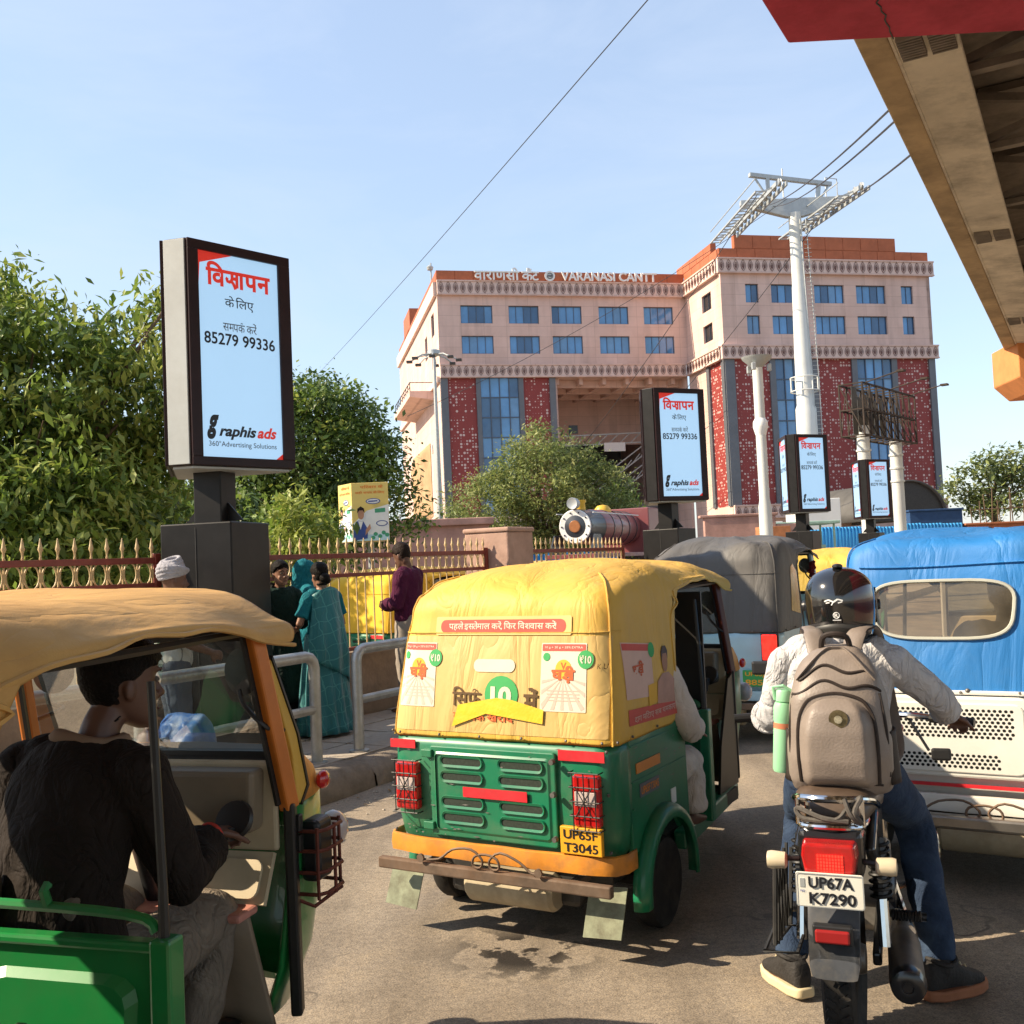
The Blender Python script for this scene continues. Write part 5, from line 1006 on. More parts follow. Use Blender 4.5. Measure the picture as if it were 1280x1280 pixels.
    for s in (1, -1):
        mb = MB(); mb.prism(poly, s * .588, s * .612, lambda a, b, t: (t, a, b)); mb.obj('side_panel', green, T, smooth=None, bevel=.004)
        mb = MB(); mb.grid(19, 5, lambda i, j, s=s: (s * table([(0, .60), (.25, .64), (.5, .665), (.75, .672), (1, .668)], j), (cr + table([(0, .05), (.25, .045), (.5, .03), (.75, .005), (1, -.02)], j)) * math.cos(R(lerp(-8, 188, i))) + cy, cz + (cr + table([(0, .05), (.25, .045), (.5, .03), (.75, .005), (1, -.02)], j)) * math.sin(R(lerp(-8, 188, i))))); mb.obj('wheel_arch', green, T, smooth=60, solid=.008)
        wheel(T, s * .575, 0, side=s)
        MB().beam((s * .555, .35, .30), (s * .435, 1.55, .30), .07, .09).obj('side_sill', green, T, smooth=None, bevel=.012)
        f = MB(); f.grid(2, 6, lambda i, j, s=s: (s * lerp(.45, .635, i), -.48 - .09 * (1 - j), lerp(.11, .30, j) + (.012 * i))); f.obj('mud_flap', m_flap, T, smooth=None, solid=.006)
        k = MB()
        for q in range(4): k.bx(s * (.47 + q * .05) - .003, s * (.47 + q * .05) + .003, -.69, -.62, .09, .26)
    MB().bx(-.50, .50, -.34, 1.45, .27, .34).obj('floor_pan', m_dkmetal, T, smooth=None)
    MB().bx(-.36, .36, -.40, .25, .16, .42).obj('engine_block', m_dkmetal, T, smooth=None, bevel=.03)
    MB().lathe([(0, -.24), (.07, -.24), (.085, -.22), (.085, .22), (.07, .24), (0, .24)], 18, Matrix.Translation((.02, -.42, .23)) @ Matrix.Rotation(R(90), 4, 'Y')).obj('silencer', m_silen, T)
    MB().tube([(-.5, 0, .2), (.5, 0, .2)], .03, 8).obj('axle', m_dkmetal, T)
    # bumper
    bp_ = [(.635, -.36), (.632, -.46)] + [(x, -.555 + .035 * (abs(x) / .6) ** 4) for x in [.60 - .05 * i for i in range(25)]] + [(-.632, -.46), (-.635, -.36)]
    sec = [(.0, .362), (-.012, .366), (-.016, .40), (-.012, .44), (.0, .446)]; mb = MB(); kk = len(bp_)
    mb.grid(kk, 5, lambda i, j: (bp_[int(round(i * (kk - 1)))][0] * (1 - sec[int(round(j * 4))][0]), bp_[int(round(i * (kk - 1)))][1] + sec[int(round(j * 4))][0] + .004 * math.sin(i * 30), sec[int(round(j * 4))][1]))
    mb.obj('bumper_band', accent, T, smooth=50, solid=.01)
    MB().bx(-.625, .625, -.63, -.59, .300, .352).obj('bumper_bar', m_rusty, T, smooth=None, bevel=.008)
    for x in (-.4, .4): MB().bx(x - .02, x + .02, -.60, -.40, .30, .33).obj('bumper_bracket', m_rusty, T, smooth=None)
    sc_pts = [(-.36, .36), (-.26, .37), (-.18, .42), (-.08, .43), (-.02, .39), (-.03, .355), (-.07, .36), (-.06, .40), (.0, .415), (.06, .40), (.07, .36), (.03, .355), (.02, .39), (.08, .43), (.18, .40), (.24, .36), (.30, .365)]
    MB().tube(spline([(x, -.632, z + .008) for x, z in sc_pts], 3), .006, 5).obj('bumper_scroll', m_rusty, T)
    for x in (-.36, .28): MB().lathe([(.0, -.004), (.008, -.004), (.013, -.010), (.019, -.002), (.019, .01)], 14, Matrix.Translation((x, -.636, .375)) @ Matrix.Rotation(R(90), 4, 'X')).obj('bumper_rosette', m_rusty, T)
    # rear lamps
    for s in (1, -1):
        if rear == 'gate':
            x0, x1, z0, z1 = (.425, .555, .565, .785); x0, x1 = sorted((s * x0, s * x1)); xm = (x0 + x1) / 2
            yb = -.525
            MB().bx(x0, x1, yb - .035, yb + .01, z0, z1).obj('tail_lamp', m_lens, T, smooth=None, bevel=.012)
            MB().bx(x0 + .012, x1 - .012, yb - .0385, yb - .03, .655, .715).obj('lamp_window', m_lensw, T, smooth=None, bevel=.002)
            g_ = MB()
            for q in range(5): zz = lerp(z0 - .01, z1 + .01, q / 4); g_.tube([(x0 - .008, yb, zz), (x0 - .008, yb - .05, zz), (x1 + .008, yb - .05, zz), (x1 + .008, yb, zz)], .0032, 4)
            for q in range(3): xx = lerp(x0 + .01, x1 - .01, q / 2); g_.tube([(xx, yb - .05, z0 - .01), (xx, yb - .05, z1 + .01)], .0032, 4)
            for a in range(4): g_.tube([(xm, yb - .055, .675), (xm + .06 * math.cos(R(45 + 90 * a)), yb - .052, .675 + .09 * math.sin(R(45 + 90 * a)))], .0028, 4)
            g_.obj('lamp_guard', m_dkmetal, T)
        elif rear == 'plain':
            x0, x1 = sorted((s * .47, s * .60)); MB().bx(x0 - .012, x1 + .012, -.535, -.515, .68, .905).obj('lamp_bezel', m_cable, T, smooth=None, bevel=.006); MB().bx(x0, x1, -.56, -.535, .69, .895).obj('tail_lamp', m_lens if s < 0 else m_glow, T, smooth=None, bevel=.01)
    # rear face
    if rear == 'gate':
        g_ = MB(); g_.prism(rrect(-.36, .33, .455, .865, .015), -.535, -.515, lambda a, b, t: (a, t, b)); gt = g_.obj('tail_gate', green, T, smooth=None, bevel=.006)
        rim_ = MB(); out, inn = rrect(-.335, .305, .48, .84, .02), rrect(-.325, .295, .49, .83, .016)
        k = len(out); rim_.add([(a, -.5365, b) for a, b in out] + [(a, -.543, b) for a, b in inn], [(i, (i + 1) % k, k + (i + 1) % k, k + i) for i in range(k)]); rim_.obj('gate_ridge', green, gt)
        for cx in (-.175, .15):
            for z in (.80, .73, .615, .545):
                oo, ii = rrect(cx - .125, cx + .125, z - .027, z + .027, .025), rrect(cx - .112, cx + .112, z - .016, z + .016, .015); k = len(oo)
                v = MB(); v.add([(a, -.536, b) for a, b in oo] + [(a, -.546, b) for a, b in [(p * .95 + cx * .05, q) for p, q in oo]] + [(a, -.542, b) for a, b in ii], [(i, (i + 1) % k, k + (i + 1) % k, k + i) for i in range(k)] + [(k + i, k + (i + 1) % k, 2 * k + (i + 1) % k, 2 * k + i) for i in range(k)]); vo = v.obj('vent_louvre', green, gt)
                MB().add([(a, -.5385, b) for a, b in ii], [tuple(range(k))]).obj('vent_mesh', m_mesh, vo, smooth=None)
        MB().bx(-.165, .185, -.549, -.545, .645, .69).obj('reflector_strip', m_refl, gt, smooth=None)
        for z in (.50, .83): MB().bx(-.40, -.34, -.552, -.52, z - .018, z + .018).obj('hinge', green, gt, smooth=None, bevel=.004)
        for z in (.50, .69, .83): MB().lathe([(0, -.02), (.012, -.02), (.014, 0)], 10, Matrix.Translation((.325, -.545, z)) @ Matrix.Rotation(R(-90), 4, 'X')).obj('latch', m_rim, gt)
        MB().bx(-.60, -.45, -.5285, -.522, .845, .885).obj('reflector_strip', m_refl, T, smooth=None); MB().bx(.345, .575, -.5285, -.522, .835, .88).obj('reflector_strip', m_refl, T, smooth=None)
        MB().bx(.6125, .6165, -.28, .0, .745, .79).obj('reflector_strip', m_tapeo, T, smooth=None); MB().bx(.6125, .6165, .12, .18, .53, .60).obj('side_sticker', m_adW, T, smooth=None)
        MB().bx(.6125, .6155, -.25, -.02, .635, .695).obj('side_number_panel', m_kgrey, T, smooth=None)
        print_on('side_number', text_mesh('UP65FT3045', 1, .02), m_tapeo, T, lambda p, q, e: (.617 + e, -.135 + p, .665 + q), .21, .035)
        for s in (1, -1):
            for z_ in (.872, .715, .60): MB().bx(min(s * .611, s * .6165), max(s * .611, s * .6165), -.335, .335 if z_ > .7 else -.31, z_ - .004, z_ + .004).obj('pressed_ridge', green, T, smooth=None, bevel=.002)
        for s in (-1, 1):
            for z_ in (.46, .70, .88): MB().ball((s * .585, -.522, z_), .008, 8).obj('body_bolt', m_rim, T)
    if rear == 'grill':
        gm = MB(); gm.prism(rrect(-.50, .20, .52, .90, .05), -.545, -.515, lambda a, b, t: (a, t, b)); gt = gm.obj('tail_gate', green, T, smooth=None, bevel=.012)
        gm = MB(); gm.prism(rrect(-.47, .17, .545, .87, .04), -.552, -.540, lambda a, b, t: (a, t, b)); gm.obj('gate_recess', green, gt, smooth=None, bevel=.006)
        holes = MB(); hx = [(0.0078 * math.cos(R(60 * k)), .0078 * math.sin(R(60 * k))) for k in range(6)]
        for z0, z1, x0, x1 in ((.715, .85, -.44, .125), (.575, .64, -.38, .07)):
            r_ = 0; z = z0
            while z < z1:
                x = x0 + (.011 if r_ % 2 else 0)
                while x < x1: holes.add([(x + a, -.5525, z + b) for a, b in hx], [tuple(range(6))]); x += .022
                z += .0175; r_ += 1
        stuff(holes.obj('grill_holes', M('grill_hole', (.012, .012, .012), .9, var=.1), gt, smooth=None, fix=False))
        MB().bx(-.58, .58, -.537, -.525, .475, .49).obj('trim_stripe', m_refl, T, smooth=None)
        for z in (.60, .80): MB().lathe([(0, -.02), (.016, -.02), (.02, 0)], 12, Matrix.Translation((.27, -.545, z)) @ Matrix.Rotation(R(-90), 4, 'X')).obj('latch', m_dkmetal, T)
        MB().bx(.42, .50, -.55, -.52, .84, .90).obj('latch_block', m_letter, T, smooth=None, bevel=.01)
    if plate:
        px, pz, pw, ph = plate[2]
        p_ = MB().bx(px - pw / 2, px + pw / 2, -.566, -.540, pz - ph / 2, pz + ph / 2).obj('number_plate', platemat, T, smooth=None, bevel=.004)
        for i, tx in enumerate(plate[:2]): print_on('plate_letters', text_mesh(tx, 1, .02), m_kblk if platemat is not m_plateg else m_platey, p_, lambda p, q, e, i=i: (px + p, -.5668 - e, pz + (.24 - .48 * i) * ph + q), pw * .82, ph * .34)
    # ---- front cowl
    CT = [(.34, .36, 1.93), (.50, .42, 2.0), (.75, .455, 2.05), (.985, .462, 2.02)]; CU = [(.985, .464, 2.022), (1.06, .458, 1.97), (1.12, .45, 1.86), (1.14, .44, 1.78)]
    def cow(tab):
        mb = MB(); n_ = 25
        def f(i, j):
            z, hw, ny = tab[int(round(i * (len(tab) - 1)))]; a = math.pi * j
            c, s = math.cos(a), math.sin(a); return (hw * math.copysign(abs(c) ** .6, c), 1.56 + (ny - 1.56) * abs(s) ** .75, z)
        mb.grid(len(tab), n_, f); return mb
    cow(CT).obj('front_cowl', green, T, smooth=60, solid=.015); cow(CU).obj('cowl_top', cowlm, T, smooth=60, solid=.015)
    mb = MB(); mb.prism([(-.44, 1.56), (.44, 1.56), (.38, 1.74), (0, 1.80), (-.38, 1.74)], 1.125, 1.14); mb.obj('cowl_shelf', m_dkmetal, T, smooth=None)
    for s in (1, -1):
        MB().beam((s * .452, 1.59, .36), (s * .458, 1.57, 1.0), .035, .05).obj('door_post', m_blkv, T, smooth=None, bevel=.008)
        MB().beam((s * .455, 1.575, .98), (s * .425, 1.44, 1.53), .04, .055).obj('windscreen_pillar', pillar, T, smooth=None, bevel=.008)
        MB().beam((s * .438, 1.545, 1.0), (s * .408, 1.42, 1.52), .012, .03).obj('pillar_rubber', m_blkv, T, smooth=None)
        MB().ball((s * .40, 1.97, .82), (.055, .05, .06), 12).obj('headlamp', m_lensw, T); MB().ball((s * .455, 1.80, 1.02), (.02, .035, .03), 10).obj('indicator', m_lens, T)
    MB().beam((-.44, 1.44, 1.525), (.44, 1.44, 1.525), .03, .045).obj('windscreen_header', m_blkv, T, smooth=None); MB().beam((-.44, 1.575, 1.145), (.44, 1.575, 1.145), .03, .02).obj('windscreen_sill', m_blkv, T, smooth=None)
    MB().add([(-.43, 1.57, 1.15), (.43, 1.57, 1.15), (.405, 1.445, 1.51), (-.405, 1.445, 1.51)], [(0, 1, 2, 3)]).obj('windscreen', m_screenglass, T, smooth=None)
    MB().tube([(.0, 1.62, 1.15), (-.10, 1.575, 1.27), (-.18, 1.55, 1.33)], .004, 4).obj('wiper', m_cable, T)
    wheel(T, 0, 1.88, .20, .10)
    mb = MB(); mb.grid(14, 5, lambda i, j: (lerp(-.085, .085, j), 1.88 + .235 * math.cos(R(lerp(10, 190, i))), .20 + (.235 - .02 * abs(j - .5) * 4 * abs(j - .5)) * math.sin(R(lerp(10, 190, i))))); mb.obj('front_mudguard', green, T, solid=.006)
    for (mx, my, mz, ax, az) in ((.355, 1.50, 1.405, .45, 1.22), (-.50, 1.70, 1.39, -.46, 1.25)):
        d = Matrix.Translation((mx, my, mz)) @ Matrix.Rotation(R(90), 4, 'X') @ Matrix.Rotation(R(-14 if mx > 0 else 14), 4, 'Y'); mr = MB(); mr.lathe([(0, -.03), (.05, -.025), (.068, -.008), (.072, .008), (.062, .009)], 22, d); mo_ = mr.obj('mirror', m_cable, T)
        mr = MB(); mr.lathe([(0, .0075), (.063, .0075)], 22, d); mr.obj('mirror_face', m_mirror, mo_)
        MB().tube(spline([(ax, 1.56, az), (ax * .98 + .0, my - .02, az + .02), (mx * .8 + ax * .2, my - .03, mz - .10), (mx, my - .03, mz - .05)], 4), .0075, 6).obj('mirror_arm', m_cable, mo_)
    # ---- inside
    MB().bx(-.46, .46, -.05, .30, .52, .60).obj('rear_seat', m_vinyl, T, smooth=None, bevel=.03, seg=3); MB().bx(-.46, .46, -.22, -.08, .60, 1.0).obj('rear_backrest', m_vinyl, T, smooth=None, bevel=.04, seg=3); MB().bx(-.5, .5, -.08, .28, .34, .52).obj('seat_box', m_dkmetal, T, smooth=None)
    if inside:
        emb = MB(); emb.bx(-.55, .55, .785, .80, .34, .85); pt = emb.obj('partition', green, T, smooth=None, bevel=.004)
        for cx in (-.27, .27):
            op = [(cx - .22, .42), (cx + .22, .42), (cx + .16, .76), (cx - .20, .76)]
            mb = MB(); op = rrect(0, 1, 0, 1, .16, 3); op = [(cx + lerp(-.22, .22, u) * (1 - .0 * v) + (.05 if u < .5 else -.03) * (1 - v), lerp(.43, .79, v)) for u, v in op]; no = len(op); ip = [(cx + (a - cx) * .90, .61 + (b - .61) * .90) for a, b in op]; mb.add([(a, .7845, b) for a, b in op] + [(a, .764, b) for a, b in ip], [(i, (i + 1) % no, no + (i + 1) % no, no + i) for i in range(no)] + [tuple(range(no, 2 * no))]); mb.obj('pressed_panel', green, pt, smooth=None)
        MB().bx(-.56, .56, .77, .815, .845, .87).obj('partition_cap', green, pt, smooth=None, bevel=.008)
        MB().tube(spline([(-.5, .79, .85), (-.49, .79, .915), (-.44, .79, .932), (.0, .79, .935), (.46, .79, .925), (.535, .79, .89)], 4), .013, 8).obj('grab_rail', green, pt)
        for s in (1, -1):
            MB().bx(s * .56 - .028, s * .56 + .028, .76, .82, .30, .88).obj('partition_post', green, T, smooth=None, bevel=.008); MB().tube([(s * .555, .79, .84), (s * .555, .79, 1.0), (s * .53, .80, 1.46)], [.014, .011, .010], 8).obj('hood_prop', m_blkv, T)
        MB().tube([(.24, .79, .93), (.24, .775, .975), (.24, .79, .985)], .012, 6).obj('rail_bracket', green, pt)
        MB().bx(-.24, .36, .80, 1.14, .50, .59).obj('driver_seat', m_blkv, T, smooth=None, bevel=.03, seg=3); MB().bx(-.22, .34, .86, 1.10, .34, .50).obj('driver_seat_box', m_dkmetal, T, smooth=None)
        MB().bx(-.28, .05, .80, .87, .62, 1.0).obj('driver_backrest', m_vinyl, T, smooth=None, bevel=.03, seg=3)
        # dashboard: upper panel, glove box, tray, footwell board
        MB().bx(-.43, .43, 1.535, 1.56, .86, 1.13).obj('dashboard', m_beige, T, smooth=None, bevel=.01)
        mb = MB(); mb.prism([(.02, 1.115), (.40, 1.115), (.39, .93), (.14, .93)], 1.45, 1.535, lambda a, b, t: (a, t, b)); mb.obj('glove_box', M('olive_plastic', (.20, .155, .10), .5, var=.15, vs=4), T, smooth=None, bevel=.018, seg=3)
        mb = MB(); mb.add([(-.42, 1.53, .86), (.42, 1.53, .86), (.42, 1.46, .725), (-.42, 1.46, .725)], [(0, 1, 2, 3)]); mb.obj('dash_apron', m_beige, T, smooth=None, solid=.02)
        mb = MB(); mb.add([(a, 1.525 - .016 - (.86 - b) * .52, b) for a, b in rrect(.10, .40, .745, .845, .025)], [tuple(range(20))]); mb.obj('apron_hatch', m_beige, T, smooth=None, solid=.012)
        MB().bx(-.42, .40, 1.36, 1.47, .70, .725).obj('parcel_tray', M('pink_tray', (.50, .22, .17), .6, var=.15, vs=5), T, smooth=None, bevel=.01)
        mb = MB(); mb.grid(9, 7, lambda i, j: (lerp(-.40, .40, i), lerp(1.42, 1.55, j) + .0, lerp(.70, .34, j) + .02 * math.sin(i * 3))); mb.obj('leg_shield', M('dusty_lining', (.26, .20, .14), .6, var=.15, vs=4), T, solid=.02)
        MB().tube([(.05, 1.52, .62), (.05, 1.40, .93)], .035, 12).obj('steering_column', m_cable, T)
        hb = MB().tube(spline([(-.34, 1.36, .955), (-.20, 1.39, .95), (.05, 1.41, .94), (.25, 1.40, .95), (.38, 1.36, .955)], 4), .014, 8).obj('handlebar', m_cable, T)
        MB().bx(-.06, .16, 1.37, 1.46, .92, 1.0).obj('instrument_housing', m_cable, hb, smooth=None, bevel=.025, seg=3)
        for s, x0, x1 in ((1, .25, .385), (-1, -.215, -.35)): MB().tube([(x0, 1.385 if s > 0 else 1.385, .952), (x1, 1.36, .956)], .020, 10).obj('grip', m_blkv, hb)
        MB().lathe([(.02, -.015), (.055, -.012), (.06, 0), (.055, .012), (.03, .014)], 20, Matrix.Translation((.37, 1.40, .985)) @ Matrix.Rotation(R(60), 4, 'X')).obj('horn_disc', m_blkv, hb)
    return T, hp
m_green = M('rickshaw_green', (.006, .17, .078), .36, var=.14, vs=2, dirt=(.16, .17, .10), da=.38, dsc=3.5, coat=.2)
m_green2 = M('rickshaw_leaf_green', (.012, .22, .05), .32, var=.12, vs=2, dirt=(.09, .12, .05), da=.25, dsc=3, coat=.3)
m_ycan = canvas('yellow_canvas', (.66, .39, .055), (.55, .36, .14), .6); m_tcan = canvas('tan_yellow_canvas', (.58, .33, .09), (.38, .20, .07), .6, (1, .35, 1.5))
m_gcan = canvas('grey_canvas', (.085, .082, .080), (.20, .175, .15), .4); m_bcan = canvas('blue_canvas', (.015, .165, .46), (.10, .22, .38), .4)
m_oband = M('orange_band', (.66, .25, .028), .5, var=.2, vs=7, dirt=(.26, .13, .05), da=.6, dsc=9, bump=.15, bs=12)
m_lblue = M('pale_blue_paint', (.36, .56, .66), .35, var=.08, vs=2, coat=.3, dirt=(.3, .33, .33), da=.3, dsc=3); m_wht = M('white_paint', (.74, .72, .66), .35, var=.06, vs=2, coat=.3, dirt=(.5, .45, .36), da=.3, dsc=3)
m_opil = M('orange_pillar', (.60, .17, .02), .45, var=.15, vs=5); m_dpil = M('dark_red_pillar', (.10, .022, .012), .5, var=.15, vs=5)

YR, hpY = rickshaw('auto_rickshaw', 'yellow hooded green rickshaw with detergent adverts, centre of the road', (.125, 5.10, 0), R(30.5), m_green, m_ycan, m_oband, ('UP65F', 'T3045', (.46, .507, .205, .115)), platemat=m_platey, pillar=m_dpil, sx=.96)
NR, hpN = rickshaw('auto_rickshaw', 'nearest rickshaw with tan hood and its driver, left edge of frame', (-1.588, 1.783, 0), R(16), m_green2, m_tcan, m_oband, pillar=m_opil, seed=5, hood_amp=.016, ysh=.085)
GR, hpG = rickshaw('electric_rickshaw', 'pale blue electric rickshaw with grey canvas hood, ahead of yellow rickshaw', (1.99, 9.74, 0), R(30), m_lblue, m_gcan, m_lblue, ('UP65JL', '8852', (.42, .545, .25, .13)), rear='plain', sx=1.03, sz=1.09, platemat=m_plateg, hood_amp=.022, seed=9, inside=False)
BR, hpB = rickshaw('cargo_rickshaw', 'white rickshaw with bright blue canvas hood, right edge of frame', (2.56, 5.57, 0), R(31.5), m_wht, m_bcan, m_wht, rear='grill', sx=1.13, sz=1.05, hood_amp=.014, seed=3, pillar=m_wht, HOOD=HOODB)
ER, _h = rickshaw('auto_rickshaw', 'yellow hooded rickshaw parked behind the railing', (-1.75, 13.3, 0), R(38), m_green, M('bright_yellow_canvas', (.72, .45, .04), .6, var=.1, vs=3, bump=.1, bs=200), m_oband, inside=False, seed=12, hood_amp=.008)
FR, _h = rickshaw('auto_rickshaw', 'far yellow hooded rickshaw glimpsed between grey and blue hoods', (4.45, 14.6, 0), R(30), m_green, m_ycan, m_oband, inside=False, seed=15)
F2, _h = rickshaw('auto_rickshaw', 'yellow roofed rickshaw half hidden behind railing and centre rickshaw', (.0, 17.5, 0), R(70), m_green, m_ycan, m_oband, inside=False, seed=16)

# scuffs and chips on the centre rickshaw's paint
rs_ = random.Random(4); sf = MB()
for k in range(70):
    if k % 2: x = rs_.uniform(-.58, .58); z = rs_.choice((rs_.uniform(.455, .50), rs_.uniform(.45, .88))); w_ = rs_.uniform(.003, .02); h_ = rs_.uniform(.0015, .005); y0 = -.5405 if -.36 < x < .33 else -.5235; sf.add([(x - w_, y0, z), (x, y0, z - h_), (x + w_, y0, z + .3 * h_), (x, y0, z + h_)], [(0, 1, 2, 3)])
    else: y = rs_.uniform(-.33, .33); z = rs_.uniform(.56, .88); w_ = rs_.uniform(.004, .03); h_ = rs_.uniform(.0015, .004); sf.add([(.6135, y - w_, z), (.6135, y, z - h_), (.6135, y + w_, z + .4 * h_), (.6135, y, z + h_)], [(0, 1, 2, 3)])
stuff(sf.obj('paint_chips', m_scr, YR, smooth=None, fix=False))
# ---- prints on the yellow canvas: laid on the rear and side surface of the hood
m_pW = M('print_white', (.66, .60, .48), .6, var=.06, vs=8); m_pR = M('print_banner_red', (.56, .10, .075), .6, var=.1, vs=9); m_pRd = M('print_brick_red', (.58, .12, .04), .6, var=.08); m_pG = M('print_green', (.06, .36, .11), .6, var=.08); m_pK = M('print_brown', (.12, .07, .03), .6, var=.1); m_pP = M('print_pale_pink', (.66, .44, .36), .6, var=.08); m_pO = M('print_sun_yellow', (.75, .42, .05), .6, var=.05); m_tape = M('yellow_tape', (.78, .50, .02), .45, var=.08, vs=6, bump=.15, bs=30); m_pC = M('print_cream', (.70, .50, .20), .6, var=.06, vs=5)
from mathutils.bvhtree import BVHTree
def bvh_of(o):
    dg = bpy.context.evaluated_depsgraph_get(); e = o.evaluated_get(dg); me = e.to_mesh(); b = BVHTree.FromPolygons([v.co.copy() for v in me.vertices], [tuple(p.vertices) for p in me.polygons]); e.to_mesh_clear(); return b
hoodY = [c for c in YR.children if c.name.startswith('canvas_hood')][0]; bvY = bvh_of(hoodY)
def onrear(x, z, e):
    h = bvY.ray_cast(Vector((x, -2, z)), Vector((0, 1, 0)))[0]; y = h.y if h else hood_y(z); return (x, y - .005 - e, z)
def onside(y, z, e):
    h = bvY.ray_cast(Vector((2, y, z)), Vector((-1, 0, 0)))[0]; x = h.x if h else hood_x(z); return (x + .0025 + e, y, z)
def patch(poly, mat, nm, e, fn=onrear, par=hoodY, cell=.03):
    """print laid over the cloth: polygon cut into small cells so that it follows folds"""
    b = bmesh.new(); b.faces.new([b.verts.new((p[0], p[1], 0)) for p in poly])
    xs = [p[0] for p in poly]; zs = [p[1] for p in poly]
    for lo, hi, nrm in ((min(xs), max(xs), (1, 0, 0)), (min(zs), max(zs), (0, 1, 0))):
        k = int((hi - lo) / cell)
        for i in range(1, k + 1):
            c = lo + i * (hi - lo) / (k + 1); bmesh.ops.bisect_plane(b, geom=b.verts[:] + b.edges[:] + b.faces[:], plane_co=(c if nrm[0] else 0, c if nrm[1] else 0, 0), plane_no=nrm)
    b.verts.index_update(); mb = MB(); mb.add([fn(v.co.x, v.co.y, e) for v in b.verts], [tuple(v.index for v in f.verts) for f in b.faces]); b.free()
    return mb.obj(nm, mat, par, smooth=60, fix=False)
ellp = lambda cx, cz, rx, rz, n=20: [(cx + rx * math.cos(2 * math.pi * k / n), cz + rz * math.sin(2 * math.pi * k / n)) for k in range(n)]
def words(nm, tm, mat, cx, cz, w_, h_, e=.004, fn=onrear): return print_on(nm, tm, mat, hoodY, lambda p, q, l: fn(cx + p, cz + q, e + l), w_, h_)
patch(rrect(-.585, .585, .93, 1.365, .01), crease(M('printed_tan_sheet', (.62, .41, .135), .55, var=.12, vs=3, dirt=(.46, .29, .11), da=.55, dsc=3), 3.2, .42, .04, (1.6, 1, .4)), 'printed_sheet', -.0025)
patch(rrect(-.36, .40, 1.37, 1.455, .01), m_pC, 'printed_panel', .0, cell=.03); patch(rrect(-.33, .37, 1.38, 1.44, .028), m_pR, 'printed_banner', .0012)
words('banner_words', deva(['प', 'ह', 'ल', 'े', ' ', 'इ', ('half', 'स'), 'त', 'े', 'म', 'ा', 'ल', ' ', 'क', 'र', 'ें', ',', ' ', 'ि', 'फ', 'र', ' ', 'ि', 'व', ('half', 'श'), 'व', 'ा', 'स', ' ', 'क', 'र', 'ें', '!'], 1, .012), m_pW, .02, 1.412, .60, .042, .0024)
def adpanel(cx, w_, s):
    patch(rrect(cx - w_ / 2, cx + w_ / 2, 1.04, 1.335, .004), m_pW, 'printed_panel', .0)
    patch(rrect(cx - w_ / 2 + .005, cx + w_ / 2 - .005, 1.30, 1.33, .003), m_pR, 'printed_strip', .0012)
    for k in range(9):
        a0, a1 = R(100 + k * 19 + 2), R(100 + k * 19 + 9)
        pts = [(cx, 1.19)]
        for a in (a0, a1):
            dx, dz = math.sin(a) * 1, -abs(math.cos(a)) if False else math.cos(a)
            tmax = min((w_ / 2 - .006) / max(1e-3, abs(dx)), (1.19 - 1.047) / max(1e-3, -dz) if dz < 0 else 9); pts.append((cx + dx * tmax, 1.19 + dz * tmax))
        patch(pts, m_pP, 'printed_ray', .0008, cell=.05)
    patch(ellp(cx, 1.222, .042, .042), m_pO, 'printed_dial', .0016); print_on('dial_hands', text_mesh('v', 1, .0), m_pRd, hoodY, lambda p, q, l: onrear(cx + p, 1.236 + q, .0024 + l), .03, .03)
    words('brand_word', deva(['घ', 'ड', '़', 'ी'], 1, .04), m_pRd, cx, 1.20, w_ * .52, .075, .003)
    for k in range(4): patch(rrect(cx - w_ * .36, cx + w_ * .36, 1.128 - k * .014, 1.132 - k * .014, .0015, 1), m_pP, 'printed_small_line', .0014, cell=.06)
    gx = cx + w_ / 2 - .005
    patch(ellp(gx, 1.265, .040, .040), m_pG, 'printed_disc', .002); words('disc_number', text_mesh('₹10', 1, .03), m_pW, gx, 1.265, .058, .034, .0032)
    patch(ellp(cx - w_ * .38, 1.275, .018, .018), m_pG, 'printed_small_disc', .002); words('strip_words', text_mesh('10 g + 20 g + 25% EXTRA', 1, .01), m_pW, cx, 1.315, w_ * .84, .012, .0024)
adpanel(-.455, .215, 0); adpanel(.365, .235, 1)
patch(rrect(-.12, .11, 1.205, 1.262, .027), m_pW, 'white_patch', .0012)
words('offer_word', deva(['ि', 'स', 'फ', ('reph',), '़'], 1, .014), m_pK, -.155, 1.085, .165, .105, .003); words('offer_word', deva(['म', 'ें'], 1, .03), m_pK, .20, 1.09, .075, .10, .003)
patch(ellp(.04, 1.105, .092, .085), m_pG, 'printed_disc', .0012); words('offer_number', text_mesh('10', 1, .045), m_pW, .04, 1.10, .115, .085, .0028)
words('offer_subline', deva(['क', 'ा', ' ', 'प', 'ै', 'क', ' ', 'ख', 'र', 'ी', 'द', 'े', 'ं'], 1, .02), m_pRd, -.06, 1.008, .34, .05, .0022)
tp = [(-.235, .955), (-.20, 1.055), (.02, 1.092), (.10, 1.085), (.27, 1.045), (.265, .985), (.06, 1.01), (-.04, 1.02)]
patch(tp, m_tape, 'yellow_tape_patch', .006)
